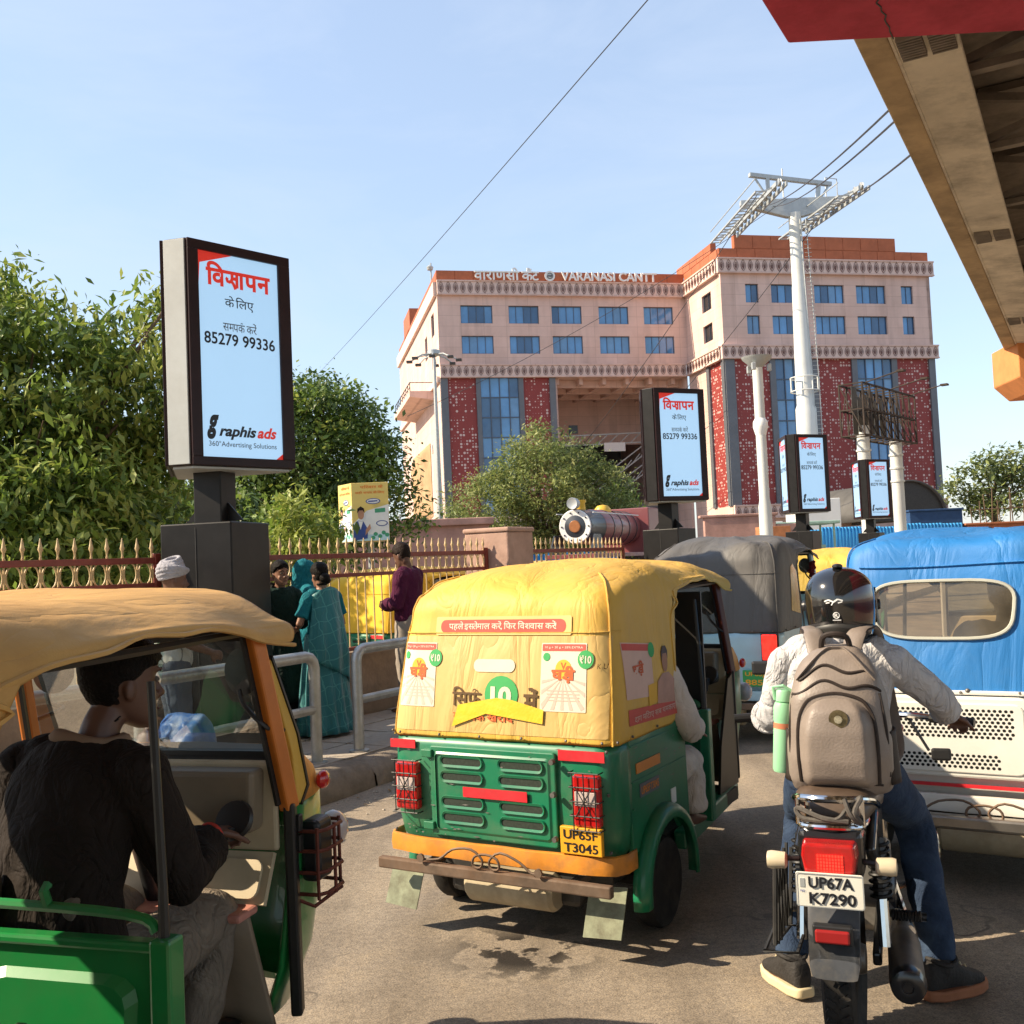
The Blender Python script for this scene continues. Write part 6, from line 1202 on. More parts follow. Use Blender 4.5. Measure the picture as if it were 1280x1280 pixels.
# side of the hood, facing right
patch([(-.36, .965), (.26, .94), (.26, 1.005), (-.36, 1.035)], m_pR, 'printed_strip', .0, onside); patch([(-.37, 1.08), (-.05, 1.06), (-.05, 1.30), (-.37, 1.33)], m_pP, 'printed_panel', .0, onside)
patch([(-.365, 1.295), (-.055, 1.265), (-.055, 1.295), (-.365, 1.325)], m_pR, 'printed_strip', .001, onside); patch(ellp(-.05, 1.27, .035, .035), m_pG, 'printed_disc', .002, onside)
words('brand_word', deva(['घ', 'ड', '़', 'ी'], 1, .03), m_pRd, -.22, 1.20, .13, .07, .003, onside)
m_mansk = M('print_man_skin', (.40, .20, .12), .6, var=.08); m_manhr = M('print_man_hair', (.10, .07, .06), .6); m_mansh = M('print_man_shirt', (.48, .27, .20), .6, var=.15, vs=8)
patch([(-.02, 1.02), (.0, 1.12), (.06, 1.15), (.14, 1.15), (.21, 1.11), (.24, 1.0)], m_mansh, 'printed_shirt', .0008, onside); patch(ellp(.10, 1.205, .036, .052), m_mansk, 'printed_face', .0016, onside); patch([(.062, 1.205), (.06, 1.25), (.085, 1.275), (.12, 1.275), (.142, 1.25), (.138, 1.21), (.125, 1.24), (.08, 1.24)], m_manhr, 'printed_hair', .0024, onside)
patch([(-.12, 1.02), (-.02, 1.03), (-.02, 1.12), (-.12, 1.115)], m_pO, 'printed_packet', .0016, onside)
words('side_words', deva(['द', 'ा', 'ग', ' ', 'म', 'ि', 'ट', 'ा', 'ए', ' ', 'स', 'ब', ' ', 'च', 'म', 'क', 'ा', 'ए'], 1, .01), m_pP, -.05, .985, .5, .04, .0022, onside)
words('pen_marks', text_mesh('K U', 1, .0, .2), m_pK, .555, 1.235, .045, .022, .003)

# ---- extra fittings of single rickshaws
MB().bx(.40, .56, .815, .83, .87, 1.50).obj('black_curtain', m_blkv, YR, smooth=None); mb = MB(); mb.prism([(1.18, .34), (1.56, .34), (1.56, .99), (1.45, .96), (1.25, .60)], .455, .47, lambda a, b, t: (t + .04 * (1.56 - a), a, b)); mb.obj('black_apron', m_blkv, YR, smooth=None)
# near rickshaw: lamp housing in a rusty guard at the front right corner, pillar trim
m_rg = M('rusty_red_guard', (.16, .05, .035), .6, .4, var=.3, vs=12)
ld = MB(); ld.prism(rrect(.455, .520, .74, .93, .02), 1.63, 1.73, lambda a, b, t: (a, t, b)); ld.obj('lamp_housing', m_cable, NR, smooth=None, bevel=.015)
gm = MB()
for z in (.715, .78, .845, .905): gm.tube([(.45, 1.60, z), (.53, 1.60, z), (.548, 1.63, z), (.548, 1.73, z), (.525, 1.76, z), (.45, 1.77, z)], .006, 6)
for p in ((.53, 1.60), (.548, 1.68), (.525, 1.76)): gm.tube([(p[0], p[1], .70), (p[0], p[1], .915)], .006, 6)
gm.tube([(.45, 1.60, .70), (.50, 1.63, .67), (.54, 1.74, .70)], .006, 6); gm.obj('lamp_guard', m_rg, NR)
mb = MB(); mb.prism([(1.60, 1.0), (1.62, .985), (1.665, 1.03), (1.62, 1.20), (1.52, 1.44), (1.51, 1.40), (1.58, 1.15)], .452, .468, lambda a, b, t: (t - .03 * sstep(1.1, 1.45, b), a, b)); mb.obj('pillar_quarter_panel', m_ycan, NR, smooth=None, bevel=.004)
mb = MB(); mb.prism([(1.625, .98), (1.675, 1.03), (1.63, 1.20), (1.525, 1.45), (1.52, 1.44), (1.62, 1.20), (1.662, 1.035), (1.62, .99)], .453, .472, lambda a, b, t: (t - .03 * sstep(1.1, 1.45, b), a, b)); mb.obj('quarter_panel_rubber', m_blkv, NR, smooth=None)
for z in (.90, .96): MB().bx(.470, .485, 1.575, 1.60, z - .05, z).obj('hinge', m_blkv, NR, smooth=None, bevel=.003)
# grey hooded rickshaw: plastic side window and garland at the pillar
def onhood(bv, o, d): h = bv.ray_cast(Vector(o), Vector(d))[0]; return h
hoodG = [c for c in GR.children if c.name.startswith('canvas_hood')][0]
bvG = bvh_of(hoodG)
def onG(y, z, e): hh = bvG.ray_cast(Vector((2, y, z)), Vector((-1, 0, 0)))[0]; return ((hh.x if hh else hood_x(z)) + .004 + e, y, z)
patch([(-.13, 1.06), (.17, 1.02), (.19, 1.38), (.05, 1.45), (-.06, 1.42)], M('yellowed_plastic', (.46, .32, .11), .18, var=.3, vs=8), 'side_window', .001, onG, hoodG)
gl = MB(); pts = [(.47 + .01 * math.sin(k * 1.7), 1.30 + .012 * math.sin(k * 2.3), 1.44 - k * .035) for k in range(22)]; gl.tube(spline(pts, 3), [.030 + .010 * math.sin(i * 1.9) for i in range(64)], 8); gl.obj('flower_garland', M('garland_maroon', (.11, .012, .016), .9, var=.5, vs=40, bump=1, bs=60), GR)
MB().bx(-.62, -.4, -.53, -.52, .47, .52).obj('rear_reflector', m_lens, GR, smooth=None); MB().ball((.52, -.545, .60), .022, 10).obj('key_lock', m_cable, GR)
print_on('tailgate_word', text_mesh('Mahi', 1, .0, .2), m_steel, GR, lambda p, q, e: (.618 + e, -.05 + p, .76 + q), .22, .07) if False else None
# blue hooded rickshaw: clear plastic rear window with welted edge, seam, bumper details
hoodB = [c for c in BR.children if c.name.startswith('canvas_hood')][0]; bvB = bvh_of(hoodB)
def onB(x, z, e): h = bvB.ray_cast(Vector((x, -2, z)), Vector((0, 1, 0)))[0]; return (x, (h.y if h else hood_y(z)) - .004 - e, z)
# the blue hood's window is a real opening: its cloth faces there are cut out
bm_ = bmesh.new(); bm_.from_mesh(hoodB.data)
wx0, wx1, wz0, wz1 = -.455, .165, 1.165, 1.44
win = []
def wshape(cx, cz, k=40):
    out = []
    for i in range(k):
        a = 2 * math.pi * i / k; c, s = math.cos(a), math.sin(a); zz = cz + (wz1 - wz0) / 2 * math.copysign(abs(s) ** .55, s); sq = 1 - .10 * (1 - (zz - wz0) / (wz1 - wz0)); out.append((cx + (wx1 - wx0) / 2 * sq * math.copysign(abs(c) ** .5, c), zz))
    return out
W_ = wshape((wx0 + wx1) / 2, (wz0 + wz1) / 2)
bm_.free()
fr_ = MB(); fr_.tube([onB(x, z, .003) for x, z in W_], .009, 6, closed=True); fr_.obj('window_welt', M('grey_welt', (.42, .42, .36), .5, var=.1), hoodB)
# boolean cutter removes cloth inside the welt
cut = MB(); cut.prism(W_, -.75, -.25, lambda a, b, t: (a, t, b)); co = cut.obj('cutter', m_bcan, BR, smooth=None); bo = hoodB.modifiers.new('window_opening', 'BOOLEAN'); bo.operation = 'DIFFERENCE'; bo.object = co; bo.solver = 'EXACT'
bpy.context.view_layer.update(); dg = bpy.context.evaluated_depsgraph_get(); nm_ = bpy.data.meshes.new_from_object(hoodB.evaluated_get(dg)); hoodB.modifiers.clear(); hoodB.data = nm_; bpy.data.objects.remove(co)
k = len(W_); pw_ = MB(); cx_, cz_ = (wx0 + wx1) / 2, (wz0 + wz1) / 2
vs_ = [onB(cx_ + (x - cx_) * f, cz_ + (z - cz_) * f, -.004) for f in (1, .66, .33) for x, z in W_] + [onB(cx_, cz_, -.004)]
pw_.add(vs_, [(r * k + i, r * k + (i + 1) % k, (r + 1) * k + (i + 1) % k, (r + 1) * k + i) for r in (0, 1) for i in range(k)] + [(2 * k + i, 2 * k + (i + 1) % k, 3 * k) for i in range(k)]); pw_.obj('plastic_window', m_plastwin, hoodB)
MB().tube([onB(x, 1.515 + .006 * math.sin(x * 6), .002) for x in np.linspace(-.5, .5, 24)], .006, 5).obj('seam', m_bcan, hoodB)
for x in (-.3, -.05, .2, .42): MB().ball(onB(x, .925, .004), .011, 8).obj('stud', m_rim, hoodB)
MB().bx(-.56, .56, -.530, -.50, .905, .925).obj('body_rim', m_wht, BR, smooth=None, bevel=.006)
MB().bx(-.66, .66, -.66, -.60, .31, .37).obj('chrome_bumper', M('dull_chrome', (.45, .42, .38), .3, .9, var=.2, vs=6), BR, smooth=None, bevel=.012)
# ================================================================== PEOPLE
def skinned(name, mb, voxel, mats, parent, smooth_it=4, region=None, disp=0, dfreq=9, dseed=0, stretch=(1, 1, 1)):
    """closed pieces fused into one continuous surface, then smoothed; optional cloth creases"""
    me = mb.mesh(name, mats[0] if isinstance(mats, (list, tuple)) else mats); o = bpy.data.objects.new(name, me)
    k = o.modifiers.new('r', 'REMESH'); k.mode = 'VOXEL'; k.voxel_size = voxel; k.use_smooth_shade = True
    k = o.modifiers.new('s', 'SMOOTH'); k.iterations = smooth_it; k.factor = .5
    m2 = evaluated(o); bpy.data.objects.remove(o); bpy.data.meshes.remove(me); m2.name = name
    m2.materials.clear()
    for m in (mats if isinstance(mats, (list, tuple)) else [mats]): m2.materials.append(m)
    if disp:
        n_ = len(m2.vertices); nr = [v.normal.copy() for v in m2.vertices]
        for v, n in zip(m2.vertices, nr):
            p = Vector((v.co.x * stretch[0], v.co.y * stretch[1], v.co.z * stretch[2])) * dfreq + Vector((dseed, dseed * 2, 0))
            d = 1 - 2 * abs(noise.noise(p)); d2 = noise.noise(p * 2.3)
            v.co += n * disp * (d * .7 + d2 * .5)
    if region:
        for p in m2.polygons: p.material_index = region(p.center)
    m2.shade_smooth(); m2.update(); return link(name, m2, parent)
def limb(mb, pts, rad, n=12, ell=1., up=None):
    mb.tube(pts, rad, n, True, ell, up); mb.ball(pts[0], rad[0] if ell == 1 else (rad[0] * .9,) * 3, n); mb.ball(pts[-1], rad[-1] * (1 if ell == 1 else .95), n); return mb
def loft(mb, rings, n=20, e=1.0):
    vs, fs = [], []
    for c, a, b in rings:
        c, a, b = Vector(c), Vector(a), Vector(b)
        for j in range(n):
            t = 2 * math.pi * j / n; ct, st = math.cos(t), math.sin(t)
            vs.append(c + a * math.copysign(abs(ct) ** e, ct) + b * math.copysign(abs(st) ** e, st))
    for i in range(len(rings) - 1):
        for j in range(n): fs.append((i * n + j, i * n + (j + 1) % n, (i + 1) * n + (j + 1) % n, (i + 1) * n + j))
    fs.append(tuple(range(n - 1, -1, -1))); fs.append(tuple(range((len(rings) - 1) * n, len(rings) * n))); return mb.add(vs, fs)
HEADT = [(-.118, .020, .092, .050), (-.106, .036, .098, .020), (-.088, .048, .097, -.02), (-.066, .056, .094, -.050), (-.040, .063, .091, -.075), (-.012, .068, .087, -.090), (.012, .071, .089, -.097), (.040, .073, .094, -.100), (.070, .071, .086, -.098), (.095, .060, .063, -.082), (.112, .042, .036, -.056), (.121, .018, .010, -.024)]
def basis(fwd, up=(0, 0, 1)):
    f = Vector(fwd).normalized(); r = f.cross(Vector(up)).normalized(); u = r.cross(f); return Matrix(((r.x, f.x, u.x), (r.y, f.y, u.y), (r.z, f.z, u.z)))
def head(mb, c, B3, s=1.):
    c = Vector(c); tr = lambda p: c + B3 @ (Vector(p) * s)
    rings = [(tr((0, (yf + yb) / 2, z)), B3 @ Vector((w_ * s, 0, 0)), B3 @ Vector((0, (yf - yb) / 2 * s, 0))) for z, w_, yf, yb in HEADT]
    loft(mb, rings, 20, .92)
    mb.tube([tr((0, .088, .020)), tr((0, .104, -.012)), tr((0, .116, -.030)), tr((0, .100, -.042))], [.008 * s, .010 * s, .014 * s, .010 * s], 8); mb.ball(tr((.011, .101, -.034)), .009 * s, 8); mb.ball(tr((-.011, .101, -.034)), .009 * s, 8)
    mb.ball(tr((0, .094, -.064)), (.022 * s, .011 * s, .007 * s), 10, rot=B3); mb.ball(tr((0, .093, -.075)), (.019 * s, .011 * s, .008 * s), 10, rot=B3); mb.ball(tr((0, .088, -.103)), .018 * s, 8)
    for q in (-1, 1):
        mb.ball(tr((q * .074, -.012, -.012)), (.008 * s, .018 * s, .031 * s), 10, rot=B3 @ Matrix.Rotation(R(q * 18), 3, 'Z')); mb.ball(tr((q * .034, .083, .034)), (.022 * s, .010 * s, .006 * s), 8, rot=B3); mb.ball(tr((q * .042, .066, -.035)), (.020 * s, .018 * s, .018 * s), 8, rot=B3)
    return tr
m_eyew = M('eye_white', (.14, .12, .10), .5, var=.02, spec=.2); m_eyed = M('eye_dark', (.012, .008, .006), .25, var=.02); m_lip = M('lip', (.12, .04, .035), .6, var=.05)
def eyes(par, tr, s=1.):
    for q in (-1, 1):
        e = MB().ball(tr((q * .032, .0795, .008)), (.013 * s, .009 * s, .0085 * s), 10).obj('eye', m_eyew, par); MB().ball(tr((q * .032, .0865, .008)), .0058 * s, 8).obj('iris', m_eyed, e)
        MB().tube([tr((q * .014, .097, .028)), tr((q * .032, .0965, .035)), tr((q * .052, .083, .030))], [.003 * s, .0045 * s, .002 * s], 6).obj('eyebrow', m_eyed, par)
    MB().tube([tr((-.020, .098, -.070)), tr((0, .1045, -.0685)), tr((.020, .098, -.070))], [.002 * s, .0055 * s, .002 * s], 6).obj('lips', m_lip, par)
def hair(par, c, B3, mat, s=1., front=.052, nape=-.075, thick=1.10, seed=0, extra=None):
    """hair shell over the skull, open at the face"""
    c = Vector(c); mb = MB(); rows = [(-.10, .054, .02, -.072)] + [(-.088, .060, .02, -.082)] + [h for h in HEADT[3:]] + [(.1215, .002, .0, -.008)]
    tb_ = [(r_[0], r_[1:]) for r_ in rows]; rows = [(z, *table(tb_, z)) for z in [lerp(-.10, .1215, k / 39) for k in range(40)]]
    n_ = 64; vs, keep = [], []
    for i, (z, w_, yf, yb) in enumerate(rows):
        for j in range(n_):
            t = 2 * math.pi * j / n_; x = w_ * math.cos(t); y = (yf + yb) / 2 + (yf - yb) / 2 * math.sin(t)
            nz_ = .035 * noise.noise(Vector((x * 40 + seed, y * 40, z * 18))) + .02 * noise.noise(Vector((x * 120 + seed, y * 120, z * 30)))
            dface = max((-.012 - .045 * sstep(-.03, -.075, z) if z < 0 else -.012 + z) - y, z - (front + .02 * math.cos(x * 30))); dear = max(.045 - abs(x), -.035 - y, z - .005); f_ = min(dface, dear, z - nape) + .010 * noise.noise(Vector((x * 70 + seed, y * 70, z * 70)))
            k = lerp(.93, thick + nz_, sstep(-.004, .012, f_))
            p = Vector((x * k, (y + .005) * k, z * (1.0 if z < .06 else lerp(1, thick + .03, (z - .06) / .06))))
            vs.append(p); keep.append(f_ > -.02)
    fs = [f for f in ((i * n_ + j, i * n_ + (j + 1) % n_, (i + 1) * n_ + (j + 1) % n_, (i + 1) * n_ + j) for i in range(len(rows) - 1) for j in range(n_)) if sum(keep[a] for a in f) >= 3]
    mb.add([c + B3 @ (p * s) for p in vs], fs)
    for (p, r_) in (extra or []): mb.ball(c + B3 @ (Vector(p) * s), r_, 12)
    return mb.obj('hair', mat, par, smooth=80, solid=.006, fix=False)
def hand(mb, wrist, d, palm, curl=.5, s=1., thumb=1, spread=.0):
    """palm and five separate fingers; d = direction of the fingers, palm = direction the palm faces, thumb = +1/-1 side"""
    w_, d, p = Vector(wrist), Vector(d).normalized(), Vector(palm); p = (p - d * p.dot(d)).normalized(); sd = d.cross(p) * thumb
    k = w_ + d * .085 * s
    loft(mb, [(w_ + d * t * s, sd * a * s, p * b * s) for t, a, b in ((-.015, .024, .018), (.015, .030, .016), (.045, .038, .015), (.075, .041, .0135), (.088, .037, .011))], 14, .85)
    for i, (off, ln) in enumerate(((.030, .072), (.010, .082), (-.010, .076), (-.029, .060))):
        a = w_ + d * (.080 - .004 * i) * s + sd * off * s; ang = curl * (.9 + .1 * i); pts = [a]; dd = d + sd * (off * spread); r_ = [.0092 * s]
        for j, fr in enumerate((.44, .31, .25)):
            ang2 = ang * (j + .6); q = (dd * math.cos(ang2) + p * math.sin(ang2)).normalized(); pts.append(pts[-1] + q * ln * fr * s); r_.append((.0085 - .0009 * j) * s)
        limb(mb, pts, r_, 8)
    b = w_ + d * .022 * s + sd * .028 * s; q1 = (sd * .75 + d * .75 + p * .25 * (1 + curl)).normalized(); q2 = (d * .9 + sd * .25 + p * .6 * curl).normalized()
    limb(mb, [b, b + q1 * .038 * s, b + q1 * .038 * s + q2 * .030 * s, b + q1 * .038 * s + q2 * .055 * s], [.014 * s, .0115 * s, .010 * s, .008 * s], 8)
def foot(mb, ankle, fwd, s=1., flat=None):
    a = Vector(ankle); f = Vector((fwd[0], fwd[1], 0)).normalized(); sd = Vector((f.y, -f.x, 0)); z0 = a.z - .085 * s if flat is None else flat
    g = Vector((a.x, a.y, z0)); loft(mb, [(g + f * t * s + Vector((0, 0, h * s)), sd * w_ * s, Vector((0, 0, h * s))) for t, w_, h in ((-.075, .018, .022), (-.06, .030, .036), (-.02, .034, .045), (.04, .036, .038), (.10, .043, .026), (.15, .042, .018), (.185, .028, .013), (.195, .012, .010))], 14, .8)
def torso_rings(J, g=0., tab=None, lo=0.):
    tab = tab or [(-.10, .150, .105), (.0, .168, .118), (.15, .165, .115), (.38, .150, .105), (.62, .170, .115), (.82, .185, .112), (.93, .150, .092), (1.0, .085, .070)]
    p, c, nk = Vector(J['pelvis']), Vector(J['chest']), Vector(J['neck']); sp = [p, p.lerp(c, .5) + Vector(J.get('bend', (0, 0, 0))), c, nk]
    sp = spline(sp, 8); axp = (Vector(J['hipR']) - Vector(J['hipL'])).normalized(); axs = (Vector(J['shR']) - Vector(J['shL'])).normalized(); out = []
    for t, hw, hd in tab:
        if t < lo: continue
        if t < 0: cc = sp[0] + (sp[0] - sp[1]).normalized() * (-t) * .5; T_ = (sp[1] - sp[0]).normalized()
        else:
            i = min(len(sp) - 2, int(t * (len(sp) - 1))); cc = sp[i].lerp(sp[i + 1], t * (len(sp) - 1) - i); T_ = (sp[i + 1] - sp[i]).normalized()
        ax = axp.lerp(axs, max(0, min(1, t))).normalized(); dp = T_.cross(ax).normalized() * -1; ax = dp.cross(T_).normalized()
        out.append((cc, ax * (hw + g), dp * (hd + g)))
    return out
def body(T, J, skin_m, s=1., voxel=.008, fem=False, hands=True, feet=True, hcurl=(.5, .5), legs=True, eye=False):
    mb = MB(); B3 = basis(J['face'], J.get('hup', (0, 0, 1))); tr = head(mb, J['head'], B3, J.get('hs', s)); hd = Vector(J['head']); nk = Vector(J['neck'])
    limb(mb, [nk - Vector((0, 0, .03)), nk.lerp(hd, .35), tr((0, -.022, -.06))], [.058 * s, .052 * s, .052 * s])
    loft(mb, torso_rings(J, -.012 if not fem else -.022)); 
    for q in 'RL':
        sh, el, wr = Vector(J['sh' + q]), Vector(J['el' + q]), Vector(J['wr' + q])
        limb(mb, [sh, sh.lerp(el, .5), el, el.lerp(wr, .35), wr], [x * s * (.88 if fem else 1) for x in (.056, .048, .040, .041, .027)])
        if hands: hand(mb, wr, J.get('hd' + q, tuple(wr - el)), J.get('pl' + q, (0, 0, -1)), hcurl['LR'.index(q)], s * (.92 if fem else 1), J.get('th' + q, -1 if q == 'R' else 1))
        if legs:
            hp, kn, an = Vector(J['hip' + q]), Vector(J['kn' + q]), Vector(J['an' + q]); limb(mb, [hp, hp.lerp(kn, .5), kn, kn.lerp(an, .35), an], [x * s for x in (.086, .075, .054, .054, .036)])
            if feet: foot(mb, an, J.get('ft' + q, (0, 1)), s)
    o = skinned('body', mb, voxel, skin_m, T, 3)
    if eye: eyes(o, tr, J.get('hs', s))
    return o, tr, B3
def shirt(T, J, mat, sleeve=1., g=.018, s=1., voxel=.010, disp=.012, lo=-.1, tab=None, name='shirt', seed=1, fr=7, arms='RL'):
    mb = MB(); loft(mb, torso_rings(J, g, tab, lo))
    for q in arms:
        sh, el, wr = Vector(J['sh' + q]), Vector(J['el' + q]), Vector(J['wr' + q]); pts = [sh, sh.lerp(el, .5), el, el.lerp(wr, .5), wr]; rr = [.058 + g, .052 + g, .045 + g, .042 + g, .034 + g * .9]
        if sleeve < 1:
            L1 = (el - sh).length; L2 = (wr - el).length; tot = sleeve * (L1 + L2); P2, R2 = [pts[0]], [rr[0]]
            acc = 0
            for i in range(4):
                d = (pts[i + 1] - pts[i]).length
                if acc + d < tot: P2.append(pts[i + 1]); R2.append(rr[i + 1]); acc += d
                else: f = (tot - acc) / d; P2.append(pts[i].lerp(pts[i + 1], f)); R2.append(lerp(rr[i], rr[i + 1], f) + .012); break
            pts, rr = P2, R2
        mb.tube(pts, [x * s for x in rr], 14); mb.ball(pts[0], rr[0] * s, 12)
        if sleeve >= 1: pass
        mb.ball(sh.lerp(Vector(J['neck']), .35), (.07 * s), 12)
    return skinned(name, mb, voxel, mat, T, 4, disp=disp, dfreq=fr, dseed=seed)
def trousers(T, J, mat, g=.018, s=1., voxel=.011, disp=.010, name='trousers', cuff=.0, seed=4):
    mb = MB(); r = torso_rings(J, g * .8); loft(mb, r[:3])
    for q in 'RL':
        hp, kn, an = Vector(J['hip' + q]), Vector(J['kn' + q]), Vector(J['an' + q]); an = an.lerp(kn, cuff)
        mb.tube([hp, hp.lerp(kn, .5), kn, kn.lerp(an, .5), an], [(x + g) * s for x in (.090, .080, .062, .056, .046)], 14); mb.ball(hp, (.09 + g) * s, 12); mb.ball(kn, (.062 + g) * s, 12)
    return skinned(name, mb, voxel, mat, T, 4, disp=disp, dfreq=7, dseed=seed)
def cloth(n, c, sc_=12., st=1., dist=.025, **k):
    k.setdefault('var', .15); k.setdefault('vs', 6)
    return crease(M(n, c, .85, bump=.15, bs=150, **k), sc_, st, dist, (1, 1, .55))
def skin_mat(n, c): return M(n, c, .5, var=.10, vs=8, sss=1)
m_sk1 = skin_mat('skin_deep', (.13, .060, .036)); m_sk2 = skin_mat('skin_brown', (.27, .135, .085)); m_hair = M('black_hair', (.008, .006, .005), .55, var=.4, vs=30, bump=.5, bs=120, spec=.12)
STAND = dict(pelvis=(0, 0, .90), chest=(0, 0, 1.22), neck=(0, -.01, 1.40), head=(0, .02, 1.535), face=(0, 1, 0), shR=(.175, -.01, 1.33), shL=(-.175, -.01, 1.33), elR=(.235, -.03, 1.05), elL=(-.235, -.03, 1.05), wrR=(.24, .08, .82), wrL=(-.24, .08, .82), hipR=(.09, 0, .86), hipL=(-.09, 0, .86), knR=(.095, .03, .46), knL=(-.095, .03, .46), anR=(.10, 0, .085), anL=(-.10, 0, .085), plR=(-1, 0, 0), plL=(1, 0, 0))
def pose(**k): d = dict(STAND); d.update(k); return d

# ---- driver of the near rickshaw
D = thing('person', 'driver in dark shirt and grey trousers gripping the handlebar, nearest rickshaw', 'person', NR.location, NR.rotation_euler.z)
J = dict(pelvis=(.12, .96, .70), chest=(.11, 1.02, 1.06), neck=(.125, 1.10, 1.25), bend=(0, -.03, 0), head=(.155, 1.185, 1.41), face=(.42, .90, -.05), hs=1.08, shR=(.31, 1.05, 1.185), shL=(-.10, 1.11, 1.185), elR=(.40, 1.10, .90), elL=(-.24, 1.18, .92), wrR=(.345, 1.315, .965), wrL=(-.25, 1.32, .965), hipR=(.21, .99, .66), hipL=(.03, .99, .66), knR=(.28, 1.40, .70), knL=(-.04, 1.40, .70), anR=(.26, 1.34, .42), anL=(-.06, 1.34, .42), hdR=(-.05, 1, -.05), plR=(.1, .2, -1), hdL=(.05, 1, -.05), plL=(0, .2, -1), thR=-1, thL=1)
b_, tr, B3 = body(D, J, m_sk1, 1.0, .0065, hcurl=(1.0, 1.0), eye=True)
m_dsh = cloth('dark_brown_shirt', (.020, .014, .011))
shirt(D, J, m_dsh, .88, .020, voxel=.009, disp=.011, seed=3); trousers(D, J, cloth('grey_brown_trousers', (.19, .155, .12)), .020)
hair(D, J['head'], B3, m_hair, 1.08, .045, -.072, 1.17, 2)
mb = MB(); mb.tube([Vector((.125, 1.095, 1.262)) + Vector((.088 * math.cos(a), .075 * math.sin(a), .012 * math.sin(a * 2) - .02 * math.sin(a))) for a in [2 * math.pi * k / 22 for k in range(22)]], .022, 8, closed=True, ell=1.0); mb.obj('collar', M('tan_collar', (.26, .17, .11), .8, var=.12, vs=8), D, smooth=80)
mb = MB(); mb.tube([Vector((.353, 1.295, .962)) + Vector((.036 * math.cos(a), .004, .036 * math.sin(a))) for a in [2 * math.pi * k / 18 for k in range(18)]], .008, 6, closed=True); mb.obj('wrist_thread', M('red_thread', (.55, .06, .04), .8, var=.2, vs=40), D)
mb = MB(); limb(mb, [(.38, 1.20, .93), (.353, 1.28, .957)], [.040, .038]); mb.obj('cuff', M('grey_cuff', (.34, .33, .33), .85, var=.1, vs=10), D)
for q in 'RL':
    sh_ = MB(); foot(sh_, J['an' + q], (0, 1), 1.08); sh_.obj('sandal', m_blkv, D)

# ---- passenger and driver inside the yellow rickshaw
P = thing('person', 'passenger in white kurta and head scarf leaning out of yellow rickshaw', 'person', YR.location, YR.rotation_euler.z)
J = dict(pelvis=(.34, .12, .66), chest=(.36, .20, 1.00), neck=(.37, .25, 1.19), bend=(0, -.03, 0), head=(.38, .31, 1.335), face=(.1, 1, -.1), hs=.98, shR=(.53, .24, 1.12), shL=(.20, .27, 1.12), elR=(.63, .30, .86), elL=(.12, .40, .88), wrR=(.55, .52, .80), wrL=(.2, .58, .74), hipR=(.42, .16, .64), hipL=(.26, .16, .64), knR=(.50, .55, .64), knL=(.24, .58, .66), anR=(.52, .52, .40), anL=(.26, .60, .40), hdR=(-.2, 1, -.1), hdL=(.2, 1, -.2))
b_, tr, B3 = body(P, J, m_sk1, .95, .009)
m_kur = cloth('white_kurta', (.62, .54, .47), 11, .8)
shirt(P, J, m_kur, .66, .016, voxel=.010, disp=.012, seed=7)
mb = MB()
for q in 'RL': mb.tube([J['hip' + q], Vector(J['hip' + q]).lerp(Vector(J['kn' + q]), .5), J['kn' + q], Vector(J['kn' + q]).lerp(Vector(J['an' + q]), .6), J['an' + q]], [.115, .10, .085, .085, .09], 12); mb.ball(J['kn' + q], .085, 10)
loft(mb, torso_rings(J, .03)[:3]); skinned('pyjama', mb, .013, m_kur, P, 4, disp=.018, dfreq=8, dseed=2)
mb = MB(); c = Vector(J['head']); loft(mb, [(c + B3 @ Vector((0, y, z)), B3 @ Vector((w_, 0, 0)), B3 @ Vector((0, d, 0))) for z, w_, d, y in ((-.15, .12, .12, -.03), (-.10, .085, .10, -.015), (-.05, .080, .105, -.01), (.0, .084, .108, -.008), (.05, .086, .110, -.006), (.09, .075, .095, -.01), (.12, .045, .06, -.015), (.135, .01, .015, -.015))], 22)
skinned('head_scarf', mb, .010, M('pale_check_scarf', (.52, .49, .47), .9, var=.35, vs=22), P, 2, disp=.010, dfreq=18)
P = thing('person', 'driver in black clothes inside the yellow rickshaw', 'person', YR.location, YR.rotation_euler.z)
J = dict(pelvis=(.06, .96, .68), chest=(.06, 1.02, 1.04), neck=(.06, 1.08, 1.23), head=(.06, 1.15, 1.37), face=(.0, 1, 0), shR=(.25, 1.05, 1.16), shL=(-.14, 1.05, 1.16), elR=(.34, 1.08, .90), elL=(-.24, 1.16, .92), wrR=(.31, 1.30, .95), wrL=(-.25, 1.30, .95), hipR=(.16, .99, .66), hipL=(-.02, .99, .66), knR=(.24, 1.38, .68), knL=(-.08, 1.38, .68), anR=(.24, 1.34, .42), anL=(-.08, 1.34, .42), plR=(0, 0, -1), plL=(0, 0, -1))
b_, tr, B3 = body(P, J, m_sk1, 1., .012); shirt(P, J, M('black_shirt', (.012, .011, .011), .8, var=.2, vs=6), .95, .02, voxel=.013); trousers(P, J, M('black_trousers', (.014, .013, .014), .85, var=.2, vs=6), .02, voxel=.014); hair(P, J['head'], B3, m_hair, 1, .05, -.07, 1.1, 4)
